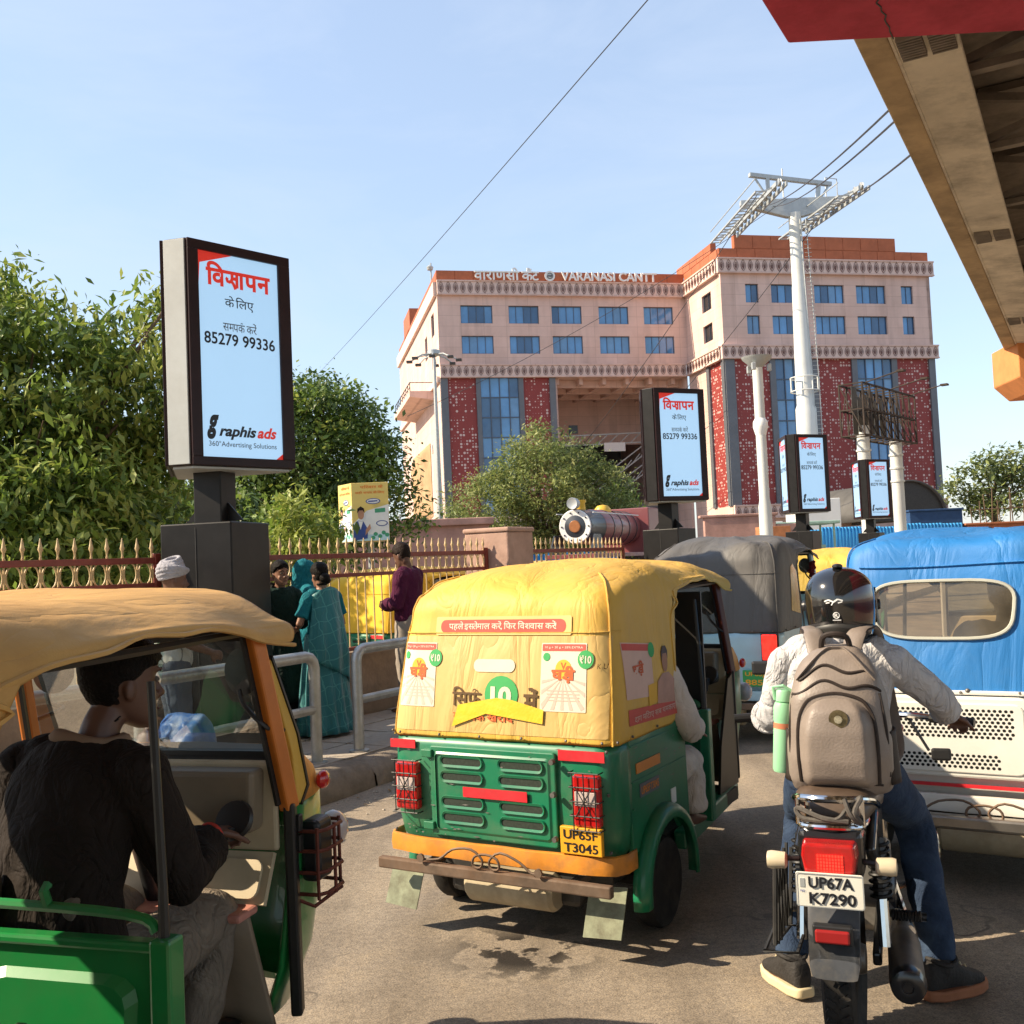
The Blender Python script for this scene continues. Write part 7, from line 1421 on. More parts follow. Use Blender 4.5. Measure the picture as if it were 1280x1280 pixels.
# passenger seen through the window of the blue hooded rickshaw
P = thing('person', 'passenger in dark clothes seen through plastic window of blue hood', 'person', BR.location, BR.rotation_euler.z)
J = dict(pelvis=(.06, .10, .66), chest=(.06, .14, 1.06), neck=(.06, .16, 1.25), head=(.05, .20, 1.40), face=(.2, 1, 0), shR=(.26, .15, 1.18), shL=(-.14, .15, 1.18), elR=(.32, .20, .90), elL=(-.22, .20, .90), wrR=(.22, .42, .80), wrL=(-.1, .42, .80), hipR=(.15, .14, .66), hipL=(-.03, .14, .66), knR=(.17, .55, .68), knL=(-.05, .55, .68), anR=(.17, .52, .38), anL=(-.05, .52, .38))
b_, tr, B3 = body(P, J, m_sk1, 1., .013); shirt(P, J, M('charcoal_shirt', (.03, .03, .032), .8, var=.2, vs=6), .95, .02, voxel=.014); trousers(P, J, m_dsh, .02, voxel=.015); hair(P, J['head'], B3, m_hair, 1, .05, -.07, 1.12, 6)

# ---- people on the footpath
def sari_mat(n, c, c2):
    m = bpy.data.materials.new(n); m.use_nodes = True; t = m.node_tree; nn = t.nodes; L = t.links; b = nn['Principled BSDF']; b.inputs['Roughness'].default_value = .55; b.inputs['Sheen Weight'].default_value = .3
    tc = nn.new('ShaderNodeTexCoord'); mp = nn.new('ShaderNodeMapping'); mp.inputs['Rotation'].default_value = (.15, .2, .4); L.new(tc.outputs['Object'], mp.inputs[0]); sp = nn.new('ShaderNodeSeparateXYZ'); L.new(mp.outputs[0], sp.inputs[0]); res = None
    nz = nn.new('ShaderNodeTexNoise'); nz.inputs['Scale'].default_value = 6; L.new(tc.outputs['Object'], nz.inputs['Vector'])
    for ax, fq in ((0, 9.), (2, 8.)):
        mu = nn.new('ShaderNodeMath'); mu.operation = 'MULTIPLY_ADD'; mu.inputs[1].default_value = fq; L.new(sp.outputs[ax], mu.inputs[0]); L.new(nz.outputs[0], mu.inputs[2])
        fr = nn.new('ShaderNodeMath'); fr.operation = 'FRACT'; L.new(mu.outputs[0], fr.inputs[0]); lt = nn.new('ShaderNodeMath'); lt.operation = 'LESS_THAN'; lt.inputs[1].default_value = .07; L.new(fr.outputs[0], lt.inputs[0])
        if res: mxx = nn.new('ShaderNodeMath'); mxx.operation = 'MAXIMUM'; L.new(res, mxx.inputs[0]); L.new(lt.outputs[0], mxx.inputs[1]); res = mxx.outputs[0]
        else: res = lt.outputs[0]
    mx = nn.new('ShaderNodeMix'); mx.data_type = 'RGBA'; mx.inputs[6].default_value = (*c, 1); mx.inputs[7].default_value = (*c2, 1); L.new(res, mx.inputs[0]); L.new(mx.outputs[2], b.inputs['Base Color']); return m
m_sari = sari_mat('teal_sari', (.008, .15, .17), (.045, .25, .245)); crease(m_sari, 7, .7, .03, (1, 1, .3)); m_teal = cloth('teal_cloth', (.010, .15, .19)); m_dkgr = cloth('dark_green_cloth', (.010, .028, .024))
def skirt(T, mat, z0, z1, r0, r1, folds=11, amp=.02, name='skirt', c=(0, 0)):
    mb = MB(); n_ = 66; lv = 16
    def f(i, j):
        t = i; a = 2 * math.pi * j; z = lerp(z1, z0, t); rr = lerp(r1, r0, t ** .8); am = amp * t
        k = rr + am * math.sin(a * folds + 1.3 * math.sin(t * 4)) + am * .6 * noise.noise(Vector((math.cos(a) * 3, math.sin(a) * 3, t * 3)))
        return (c[0] + k * 1.12 * math.cos(a), c[1] + k * .86 * math.sin(a), z)
    mb.grid(lv, n_, f, cv=True); return mb.obj(name, mat, T, smooth=80, solid=.006)
fem_tab = [(-.10, .150, .115), (.0, .165, .125), (.15, .150, .115), (.38, .125, .10), (.62, .145, .115), (.82, .155, .105), (.93, .125, .085), (1.0, .07, .06)]
# woman in the teal checked sari, back to the camera
Wm = thing('person', 'woman in teal checked sari with her back to the camera on the footpath', 'person', (-1.79, 9.5, .195), R(48)); Wm.scale = (.98, .98, .95)
J = pose(face=(.25, 1, -.1), shR=(.155, 0, 1.32), shL=(-.155, 0, 1.32), elR=(.22, -.02, 1.06), elL=(-.25, .02, 1.08), wrR=(.12, .17, 1.02), wrL=(-.10, .22, 1.05), hdL=(.3, .8, 0), plL=(1, 0, -.3), hdR=(-.6, .7, 0))
b_, tr, B3 = body(Wm, J, m_sk2, .95, .009, fem=True); hair(Wm, J['head'], B3, m_hair, 1, .055, -.085, 1.12, 3, [((0, -.115, -.035), .050), ((.02, -.12, -.06), .035)])
shirt(Wm, J, m_teal, .38, .012, voxel=.010, disp=.004, lo=.1, tab=fem_tab, name='blouse'); skirt(Wm, m_sari, .03, .98, .25, .155, 13, .022, 'sari_skirt')
mb = MB()   # the loose end of the sari: over the left shoulder and wide across the back down to the knee
def pal(i, j):
    a = lerp(-1.15, 1.25, j); z = lerp(1.385, .62, i); w_ = lerp(.165, .235, sstep(0, .8, i)); bulge = .018 * math.sin(a * 9 + i * 2) * sstep(.1, .6, i) + .01 * noise.noise(Vector((a * 3, z * 4, 1)))
    z += .045 * math.cos(a * 1.2) * (1 - i) - .12 * a * i
    return (w_ * math.sin(a) * 1.08, -(w_ * .82 + bulge) * math.cos(a) - .015 * sstep(0, .3, i), z - .04 * abs(a) * (1 - i))
mb.grid(22, 40, pal); mb.obj('sari_drape', m_sari, Wm, smooth=80, solid=.006)
MB().tube(spline([(-.17, -.02, 1.36), (-.06, .14, 1.25), (.1, .16, 1.05), (.2, .12, .86)], 5), .008, 6).obj('bag_strap', m_blkv, Wm)
# second woman, facing the first, dark green dress and open hair
W1 = thing('person', 'woman in dark green dress facing the camera beside the sari', 'person', (-2.20, 9.62, .195), R(-150)); W1.scale = (.97, .97, .97)
J = pose(face=(-.25, 1, -.02), shR=(.15, 0, 1.32), shL=(-.15, 0, 1.32), elR=(.2, .0, 1.05), elL=(-.2, .02, 1.06), wrR=(.10, .19, .96), wrL=(-.08, .2, 1.0), hdR=(-.7, .6, 0), hdL=(.7, .6, 0))
b_, tr, B3 = body(W1, J, m_sk2, .95, .008, fem=True, eye=True); hair(W1, J['head'], B3, m_hair, 1, .062, -.10, 1.12, 5, [((-.04, -.085, -.11), .05), ((.05, -.08, -.12), .045), ((.07, -.03, -.13), .03)])
shirt(W1, J, m_dkgr, .6, .014, voxel=.010, disp=.006, tab=fem_tab, name='kameez'); skirt(W1, m_dkgr, .32, .98, .22, .155, 9, .015, 'kameez_skirt'); trousers(W1, J, M('black_salwar', (.012, .012, .014), .85, var=.2), .02, .95, .012)
# third woman, teal scarf over her head
W2 = thing('person', 'woman with teal scarf over her head, behind the other two women', 'person', (-2.07, 10.1, .195), R(-60)); W2.scale = (.97, .97, .97)
J = pose(face=(.2, 1, -.1)); b_, tr, B3 = body(W2, J, m_sk2, .95, .010, fem=True)
mb = MB(); c = Vector(J['head']); loft(mb, [(c + Vector((0, y, z)), Vector((w_, 0, 0)), Vector((0, d, 0))) for z, w_, d, y in ((-.42, .24, .17, -.05), (-.28, .22, .15, -.05), (-.20, .16, .13, -.04), (-.12, .105, .115, -.035), (-.05, .092, .112, -.022), (.03, .092, .118, -.014), (.08, .084, .105, -.014), (.12, .055, .072, -.018), (.14, .012, .016, -.02))], 24)
skinned('head_scarf', mb, .010, m_teal, W2, 3, disp=.010, dfreq=12); shirt(W2, J, m_teal, .7, .02, voxel=.012, disp=.008, tab=fem_tab, name='kameez'); skirt(W2, m_teal, .1, .98, .22, .155, 9, .018, 'long_skirt')
# man in purple shirt
Pm = thing('person', 'man in purple shirt standing by the railing left of yellow hood', 'person', (-1.13, 10.85, .195), R(70)); Pm.scale = (1.02, 1.02, 1.06)
J = pose(face=(.35, 1, -.45), head=(.0, .055, 1.53), elR=(.23, .02, 1.06), wrR=(.12, .22, 1.06), elL=(-.23, .02, 1.06), wrL=(-.08, .24, 1.05), hdR=(-.5, .8, .1), hdL=(.5, .8, .1))
b_, tr, B3 = body(Pm, J, m_sk1, 1., .010); shirt(Pm, J, cloth('purple_shirt', (.075, .010, .038)), .9, .02, voxel=.011, disp=.012, seed=11); trousers(Pm, J, M('khaki_trousers', (.30, .26, .22), .85, var=.1, vs=6), .02, voxel=.013)
hair(Pm, J['head'], B3, M('brown_black_hair', (.018, .010, .007), .55, var=.4, vs=30, bump=.4, bs=120, spec=.12), 1.02, .055, -.05, 1.15, 8)
# man with a grey turban and check shirt near the kiosk plinth
Tm = thing('person', 'man with grey turban and checked shirt beside the large kiosk plinth', 'person', (-2.66, 7.95, .195), R(-60)); Tm.scale = (1.0, 1.0, .965)
J = pose(face=(0, 1, -.1), wrR=(.18, .25, .95), elR=(.26, .03, 1.05)); b_, tr, B3 = body(Tm, J, m_sk1, 1., .010)
def check_mat():
    m = sari_mat('grey_check_shirt', (.62, .60, .55), (.20, .20, .19)); return m
shirt(Tm, J, check_mat(), .5, .025, voxel=.012, disp=.010); trousers(Tm, J, M('blue_grey_trousers', (.10, .12, .16), .85, var=.1), .02, voxel=.013)
mb = MB(); c = Vector(J['head']) + Vector((0, -.005, .055))
for k in range(9):
    a0 = k * .7; zc = -.02 + .016 * k; rr = (.090 + .018 * math.sin(math.pi * min(1, k / 5))) * math.sqrt(max(.05, 1 - (k / 9.4) ** 2.4)); mb.tube([c + Vector((rr * math.cos(a) * .95, rr * math.sin(a) * 1.08, zc + .022 * math.sin(a + a0))) for a in [2 * math.pi * q / 26 for q in range(26)]], .016, 8, closed=True)
mb.ball(c + Vector((0, 0, .02)), (.095, .105, .09), 14); skinned('turban', mb, .006, cloth('grey_turban', (.36, .35, .38), 14, .7), Tm, 0)
# blue printed sack against the railing
sk_ = MB(); loft(sk_, [((0, 0, z), (w_, 0, 0), (0, d, 0)) for z, w_, d in ((0, .18, .10), (.03, .22, .13), (.2, .23, .15), (.4, .22, .14), (.52, .20, .10), (.58, .19, .03))], 26, .7)
o = skinned('printed_sack', sk_, .014, M('blue_sack', (.03, .13, .42), .45, var=.35, vs=6, dirt=(.45, .5, .55), da=.6, dsc=9), None, 2, disp=.016, dfreq=8); o.location = (-2.25, 6.95, .195); o.rotation_euler = (0, 0, R(-35)); tag(o, 'shiny blue printed sack on the footpath seen through the windscreen', 'sack')
# ================================================================== MOTORCYCLE AND RIDER
m_chrome = M('chrome', (.62, .62, .62), .12, 1., var=.1, vs=8); m_mblk = M('bike_black', (.012, .012, .014), .28, var=.2, vs=8, coat=.4); m_fend = M('weathered_black_plastic', (.05, .055, .065), .55, var=.3, vs=8, dirt=(.17, .15, .12), da=.5, dsc=9)
m_seat = M('brown_black_seat', (.075, .05, .035), .45, var=.25, vs=10, dirt=(.2, .14, .1), da=.3, dsc=9); m_alloy = M('engine_alloy', (.30, .28, .25), .5, .7, var=.3, vs=14); m_cream = M('cream_indicator', (.62, .52, .36), .3, var=.1, coat=.3); m_spring = M('black_spring', (.02, .02, .02), .5, .3)
BL, BH = (1.07, 3.58, 0), R(22)
K = thing('motorcycle', 'black motorcycle with white number plate and lit tail lamp', 'motorcycle', BL, -BH)
def mwheel(y, r, w_, name):
    Mx = Matrix.Translation((0, y, r)) @ Matrix.Rotation(R(90), 4, 'Y'); h = w_ / 2
    o = MB().lathe([(r * .80, -h * .7), (r * .88, -h), (r * .96, -h * .8), (r, -h * .3), (r, h * .3), (r * .96, h * .8), (r * .88, h), (r * .80, h * .7)], 44, Mx).obj(name, m_tyre, K)
    tr_ = MB()
    for k in range(56):
        a = 2 * math.pi * k / 56
        for s, da in ((-1, 0), (1, math.pi / 56)):
            c = Vector((s * h * .42, y + (r + .001) * math.cos(a + da), r + (r + .001) * math.sin(a + da))); tr_.box(c, (h * .62, .017, .009), Matrix.Rotation(a + da - math.pi / 2, 3, 'X') @ Matrix.Rotation(s * .5, 3, 'Z'))
    stuff(tr_.obj('tread_blocks', m_tyre, o, smooth=None, fix=False))
    MB().lathe([(r * .74, -h * .55), (r * .81, -h * .72), (r * .81, h * .72), (r * .74, h * .55)], 40, Mx).obj('rim', m_alloy, o); MB().lathe([(0, -.07), (.045, -.07), (.06, -.02), (.06, .02), (.045, .07), (0, .07)], 18, Mx).obj('hub', m_alloy, o)
    for k in range(6):
        a = 2 * math.pi * k / 6; MB().beam((0, y + .05 * math.cos(a), r + .05 * math.sin(a)), (0, y + r * .76 * math.cos(a), r + r * .76 * math.sin(a)), .03, .018, (1, 0, 0)).obj('spoke', m_mblk, o, smooth=None, bevel=.004)
mwheel(0, .305, .105, 'rear_wheel'); mwheel(1.27, .30, .085, 'front_wheel')
for nm, y, r, a0, a1, w_ in (('rear_mudguard', 0, .345, 95, 165, .075), ('front_mudguard', 1.27, .335, 20, 150, .06)):
    mb = MB(); mb.grid(14, 9, lambda i, j: (lerp(-w_, w_, j), y - (r - .05 * (2 * j - 1) ** 2 * .8) * math.cos(R(180 - lerp(a0, a1, i))) * 1.0, .305 + (r - .05 * (2 * j - 1) ** 2 * .8) * math.sin(R(lerp(a0, a1, i))))); mb.obj(nm, m_fend, K, solid=.005)
# tail: mudguard extension, lamp, plate, indicators
mb = MB(); loft(mb, [((0, y, z), (w_, 0, 0), (0, d * .3, d)) for y, z, w_, d in ((-.22, .70, .075, .03), (-.275, .60, .078, .03), (-.315, .50, .078, .026), (-.345, .40, .075, .02), (-.35, .375, .070, .014))], 16, .6); mb.obj('rear_fender', m_fend, K, smooth=50)
MB().bx(-.052, .052, -.365, -.335, .475, .515).obj('fender_reflector', M('dull_red_reflector', (.32, .02, .02), .25, var=.1), K, smooth=None, bevel=.006); MB().bx(-.060, .060, -.355, -.325, .468, .528).obj('reflector_frame', m_cable, K, smooth=None, bevel=.006)
mb = MB(); mb.prism([(-.078, .775), (.078, .775), (.083, .735), (.072, .675), (.05, .655), (-.05, .655), (-.072, .675), (-.083, .735)], -.345, -.27, lambda a, b, t: (a * (1 if t < -.3 else 1.06), t, b)); tl = mb.obj('tail_lamp', m_lens, K, smooth=None, bevel=.010, seg=3)
gl_ = MB()
for i in range(9):
    for j in range(6): gl_.box((-.032 + i * .009, -.3462, .69 + j * .010), (.0065, .003, .0075))
stuff(gl_.obj('lit_facets', m_glow, tl, smooth=None, fix=False)); MB().bx(-.10, .10, -.275, -.15, .65, .80).obj('tail_cowl', m_mblk, K, smooth=None, bevel=.02)
pl_ = MB(); pl_.prism(rrect(-.102, .102, .585, .690, .008), -.362, -.352, lambda a, b, t: (a, t, b)); pl_ = pl_.obj('number_plate', m_platew, K, smooth=None, bevel=.002)
mb = MB(); oo, ii = rrect(-.1015, .1015, .5855, .6895, .008), rrect(-.0985, .0985, .5885, .6865, .006); k = len(oo); mb.add([(a, -.3645, b) for a, b in oo] + [(a, -.3645, b) for a, b in ii], [(i, (i + 1) % k, k + (i + 1) % k, k + i) for i in range(k)]); mb.obj('plate_border', m_steel, pl_, smooth=None)
for tx, z, w_, cx in (('UP67A', .662, .135, .005), ('K7290', .613, .140, .008)): print_on('plate_letters', text_mesh(tx, 1, .028), m_kblk, pl_, lambda p, q, e, z=z, cx=cx: (cx + p, -.3640 - e, z + q), w_, .037)
MB().bx(-.088, -.074, -.3635, -.362, .645, .672).obj('plate_hologram', m_steel, pl_, smooth=None); print_on('plate_letters', text_mesh('IND', 1, .02), M('plate_blue', (.03, .06, .3), .5), pl_, lambda p, q, e: (-.081 + p, -.3640 - e, .634 + q), .014, .006)
for s in (-1, 1):
    x0 = s * .10; MB().tube([(x0, -.26, .705), (s * .135, -.27, .705)], .010, 8).obj('indicator_stem', m_cable, K)
    mb = MB(); mb.lathe([(.018, -.03), (.026, -.025), (.029, .02), (.026, .032), (0, .036)], 16, Matrix.Translation((s * .165, -.28, .700)) @ Matrix.Rotation(R(90 * s), 4, 'Y')); mb.obj('indicator', m_cream, K)
# grab rail, rope, seat, side panels
gr_ = MB(); gr_.tube(spline([(.13, .10, .80), (.125, -.08, .855), (.10, -.20, .885), (.04, -.255, .895), (-.04, -.255, .895), (-.10, -.20, .885), (-.125, -.08, .855), (-.13, .10, .80)], 5), .0125, 10); gr_.tube(spline([(.105, -.10, .80), (.09, -.23, .805), (.0, -.27, .81), (-.09, -.23, .805), (-.105, -.10, .80)], 5), .011, 10)
for x in (-.10, -.07, .07, .10): gr_.tube([(x, -.225, .805), (x, -.225, .885)], .008, 6)
gr_.obj('grab_rail', m_chrome, K)
rp = MB(); rp.tube(spline([(.05, -.26, .90), (.07, -.27, .85), (.10, -.25, .82), (.08, -.27, .86), (.10, -.23, .90), (.06, -.25, .87), (.02, -.275, .835), (-.08, -.25, .83), (-.1, -.24, .86), (-.02, -.275, .84), (.06, -.27, .83)], 5), .008, 6); rp.obj('rope', M('grey_rope', (.10, .09, .08), .9, var=.3, vs=60), K)
mb = MB(); loft(mb, [((0, y, z), (w_, 0, 0), (0, 0, h)) for y, z, w_, h in ((-.20, .82, .07, .025), (-.17, .83, .11, .05), (.0, .835, .135, .06), (.25, .80, .145, .06), (.42, .785, .12, .055), (.55, .80, .09, .05))], 20, .75); mb.obj('seat', m_seat, K, smooth=60)
for s in (-1, 1):
    mb = MB(); mb.prism([(-.18, .72), (.10, .79), (.36, .74), (.34, .56), (.20, .50), (.02, .60)], s * .095, s * .13, lambda a, b, t: (t, a, b)); mb.obj('side_panel', m_mblk, K, smooth=None, bevel=.015, seg=3)
    # shock absorber: body, spring
    a, b = Vector((s * .135, -.02, .36)), Vector((s * .125, .06, .70)); MB().tube([a, a.lerp(b, .5)], .020, 10).obj('shock_damper', m_chrome, K); MB().tube([a.lerp(b, .45), b], .026, 10).obj('shock_cover', m_cable, K)
    sp_ = []
    for k in range(100): t = k / 99; ang = t * 2 * math.pi * 8; q = a.lerp(b, .42 + .54 * t); sp_.append(q + Vector((.034 * math.cos(ang), .034 * math.sin(ang), 0)))
    MB().tube(sp_, .0058, 6).obj('shock_spring', m_spring, K)
    MB().beam((s * .105, 0, .305), (s * .10, .50, .36), .03, .045).obj('swing_arm', m_mblk, K, smooth=None, bevel=.008)
    MB().tube([(s * .12, .42, .33), (s * .26, .42, .32)], .016, 10).obj('rider_peg', m_mblk, K); pg = MB(); 
    for k in range(9): pg.lathe([(.020, 0), (.020, .008), (.014, .010)], 10, Matrix.Translation((s * (.15 + k * .011), .20, .395)) @ Matrix.Rotation(R(90 * s), 4, 'Y'))
    pg.obj('passenger_peg', m_mblk, K); MB().beam((s * .11, .30, .42), (s * .15, .20, .40), .02, .03).obj('peg_hanger', m_alloy, K, smooth=None)
MB().lathe([(.040, 0), (.052, .01), (.056, .05), (.055, .36), (.045, .42), (.022, .52), (.020, .60)], 22, Matrix.Translation((.205, -.19, .300)) @ Matrix.Rotation(R(-90), 4, 'X') @ Matrix.Rotation(R(-3), 4, 'Y')).obj('silencer', M('dusty_silencer', (.13, .11, .095), .5, .5, var=.35, vs=9, dirt=(.28, .22, .16), da=.6, dsc=6), K); MB().lathe([(.0, 0), (.016, 0), (.018, -.004), (.030, -.006), (.052, .004), (.057, .03), (.057, .05)], 22, Matrix.Translation((.205, -.197, .300)) @ Matrix.Rotation(R(-90), 4, 'X')).obj('silencer_cap', m_mblk, K)
MB().tube([(.2, .36, .285), (.17, .62, .25), (.12, .80, .35), (.05, .84, .45)], .022, 10).obj('exhaust_pipe', m_chrome, K)
# saree guard on the left
sg = MB(); sg.tube([(-.19, -.18, .66), (-.20, -.20, .40), (-.19, .10, .36), (-.18, .16, .62)], .008, 6)
for k in range(4): sg.tube([(-.195, -.17 + k * .07, .39), (-.19, -.10 + k * .07, .65)], .006, 6); sg.tube([(-.195, -.10 + k * .07, .38), (-.19, -.17 + k * .07, .64)], .006, 6)
sg.tube([(-.235, -.20, .375), (-.13, -.20, .375), (-.13, .06, .375), (-.235, .06, .375)], .007, 6, closed=True); sg.obj('side_guard', m_dkmetal, K)
# engine, frame, tank, front end
MB().bx(-.13, .13, .50, .86, .22, .50).obj('engine', m_alloy, K, smooth=None, bevel=.03, seg=3); mb = MB()
for k in range(7): mb.bx(-.10, .10, .66, .84, .50 + k * .025, .512 + k * .025)
mb.obj('cylinder_fins', m_alloy, K, smooth=None); MB().lathe([(0, -.15), (.09, -.15), (.11, -.13), (.11, .13), (.09, .15), (0, .15)], 20, Matrix.Translation((0, .60, .36)) @ Matrix.Rotation(R(90), 4, 'Y')).obj('crankcase_cover', m_mblk, K)
mb = MB(); mb.tube(spline([(0, .10, .72), (0, .6, .74), (0, .98, .82)], 4), .03, 8); mb.tube(spline([(0, .98, .80), (0, .92, .5), (0, .82, .24)], 4), .028, 8); mb.obj('frame', m_mblk, K)
mb = MB(); loft(mb, [((0, y, z), (w_, 0, 0), (0, 0, h)) for y, z, w_, h in ((.50, .83, .07, .05), (.58, .86, .12, .085), (.72, .89, .14, .10), (.86, .90, .125, .095), (.96, .88, .08, .06), (.99, .87, .04, .03))], 20, .8); mb.obj('fuel_tank', m_mblk, K, smooth=60)
for s in (-1, 1): MB().tube([(s * .085, .95, .96), (s * .085, 1.27, .30)], .020, 10).obj('fork_leg', m_chrome, K)
hb = MB().tube(spline([(-.43, .785, .985), (-.22, .84, 1.0), (-.10, .92, .985), (0, .93, .985), (.10, .92, .985), (.22, .84, 1.0), (.43, .785, .985)], 4), .012, 8).obj('handlebar', m_chrome, K)
for s in (-1, 1):
    MB().tube([(s * .31, .818, .993), (s * .475, .775, .983)], .019, 10).obj('grip', m_blkv, hb); MB().tube([(s * .24, .90, 1.0), (s * .37, .88, .985)], .006, 6).obj('lever', m_chrome, hb)
    MB().tube([(s * .22, .85, 1.0), (s * .27, .86, 1.10), (s * .34, .88, 1.17)], .006, 6).obj('mirror_stem', m_cable, hb) if s < 0 else MB().tube([(s * .22, .85, 1.0), (s * .26, .84, .93), (s * .30, .82, .86)], .006, 6).obj('mirror_stem', m_cable, hb)
MB().box((.345, .80, .85), (.075, .02, .05)).obj('mirror', m_cable, hb, smooth=None, bevel=.012, seg=3); MB().box((-.36, .88, 1.19), (.09, .02, .06)).obj('mirror', m_cable, hb, smooth=None, bevel=.014, seg=3)
MB().ball((0, 1.06, .90), (.10, .11, .10), 18).obj('headlamp', m_mblk, K); MB().box((0, .98, 1.0), (.15, .08, .06)).obj('instrument_cluster', m_cable, K, smooth=None, bevel=.015, seg=3); MB().ball((.18, .94, .93), .025, 10).obj('front_indicator', m_lens, K)
cg = MB()
for s in (-1, 1): cg.tube(spline([(s * .06, .88, .62), (s * .22, .90, .60), (s * .30, .90, .50), (s * .28, .88, .36), (s * .12, .85, .28)], 5), .013, 8)
cg.obj('crash_guard', m_chrome, K)

# ---- rider
Rd = thing('person', 'motorcycle rider in pale grey shirt and blue jeans, feet on the road', 'person', BL, -BH)
J = dict(pelvis=(.0, .34, .90), chest=(.0, .35, 1.16), neck=(.01, .38, 1.345), bend=(0, -.03, 0), head=(.02, .41, 1.475), face=(.05, 1, -.06), shR=(.20, .36, 1.265), shL=(-.19, .36, 1.265), elR=(.355, .47, 1.115), elL=(-.265, .42, 1.05), wrR=(.375, .665, 1.025), wrL=(-.33, .70, 1.01), hipR=(.10, .36, .86), hipL=(-.10, .36, .86), knR=(.225, .74, .60), knL=(-.20, .70, .60), anR=(.30, .50, .10), anL=(-.235, .40, .10), hdR=(.42, .90, -.28), plR=(0, -.25, -1), hdL=(.05, 1, -.12), plL=(0, -.1, -1), ftR=(.75, .66), ftL=(-.62, .75))
b_, tr, B3 = body(Rd, J, m_sk1, 1., .0075, hcurl=(1.0, 1.0))
m_shirtg = cloth('pale_grey_shirt', (.50, .49, .50), 11, 1., .03, var=.08)
rt = [(-.06, .165, .125), (.0, .175, .130), (.15, .175, .130), (.38, .158, .118), (.62, .178, .122), (.82, .190, .118), (.93, .160, .10), (1.0, .09, .075)]
shirt(Rd, J, m_shirtg, .84, .009, voxel=.008, disp=.006, tab=rt, seed=9, fr=9, arms='R'); mb = MB()
J2 = dict(J); sL, eL, wL = Vector(J['shL']), Vector(J['elL']), Vector(J['wrL'])
limb(mb, [sL, sL.lerp(eL, .5), eL, eL.lerp(wL, .25)], [.066, .055, .050, .052]); mb.ball(sL.lerp(Vector(J['neck']), .35), .078, 12); skinned('sleeve', mb, .008, m_shirtg, Rd, 3, disp=.010, dfreq=10, dseed=3)
mb = MB(); mb.tube([eL.lerp(wL, .26) + Vector((  .050 * math.cos(a) - .006, .010 * math.sin(a), .050 * math.sin(a))) for a in [2 * math.pi * k / 20 for k in range(20)]], .018, 8, closed=True); mb.obj('rolled_cuff', m_shirtg, Rd)
def jeans():
    m = crease(M('blue_jeans', (.022, .038, .075), .85, var=.3, vs=5, bump=.3, bs=160, dirt=(.09, .14, .22), da=.5, dsc=3.5), 8, .7, .02); return m
trousers(Rd, J, jeans(), .014, disp=.009, voxel=.010, cuff=.06)
nkc = MB(); nkc.tube([Vector((.01, .375, 1.365)) + Vector((.075 * math.cos(a), .072 * math.sin(a), .012 * math.sin(a))) for a in [2 * math.pi * k / 22 for k in range(22)]], .020, 8, closed=True); nkc.obj('collar', m_shirtg, Rd)
m_shoe = M('dark_shoe', (.035, .032, .030), .7, var=.3, vs=14, bump=.3, bs=90); m_sole = M('cream_sole', (.58, .48, .30), .7, var=.12, vs=9); m_sole2 = M('rusty_sole', (.30, .12, .06), .7, var=.2, vs=9)
for q, soles in (('R', m_sole2), ('L', m_sole)):
    a = Vector(J['an' + q]); f = Vector((*J['ft' + q], 0)).normalized(); sd = Vector((f.y, -f.x, 0))
    up_ = MB(); loft(up_, [(Vector((a.x, a.y, .035)) + f * t + Vector((0, 0, h)), sd * w_, Vector((0, 0, h))) for t, w_, h in ((-.085, .025, .030), (-.072, .038, .050), (-.025, .044, .064), (.035, .046, .056), (.085, .049, .038), (.135, .046, .027), (.17, .034, .020), (.182, .015, .013))], 18, .75); up_.ball(a + Vector((0, 0, .02)), (.048, .052, .045), 14); so_ = skinned('shoe', up_, .007, m_shoe, Rd, 2)
    for kk in range(4):
        t_ = .035 + kk * .022; h_ = table([(0, .115), (.035, .145), (.085, .110), (.135, .088)], t_); MB().tube([Vector((a.x, a.y, h_ - .030)) + f * t_ + sd * -.034, Vector((a.x, a.y, h_ + .004)) + f * (t_ + .006), Vector((a.x, a.y, h_ - .030)) + f * t_ + sd * .034], .0035, 5).obj('lace', m_sole, so_)
    MB().tube([a + Vector((.052 * math.cos(g_), .052 * math.sin(g_), .045 + .008 * math.sin(g_ * 2))) for g_ in [2 * math.pi * q_ / 16 for q_ in range(16)]], .009, 6, closed=True).obj('shoe_collar', m_shoe, so_)
    s_ = MB(); out = [(-.098, .026), (-.085, .040), (-.025, .046), (.042, .048), (.093, .053), (.145, .049), (.182, .034), (.197, .012)]; poly = [(t, w_) for t, w_ in out] + [(t, -w_) for t, w_ in reversed(out)]
    s_.prism(poly, 0.003, .042, lambda t, w_, z: tuple(Vector((a.x, a.y, 0)) + f * t + sd * w_ + Vector((0, 0, z + (.012 * sstep(.1, .23, t)) + .012 * sstep(-.04, -.11, t))))); s_.obj('sole', soles, so_, smooth=40, bevel=.008)
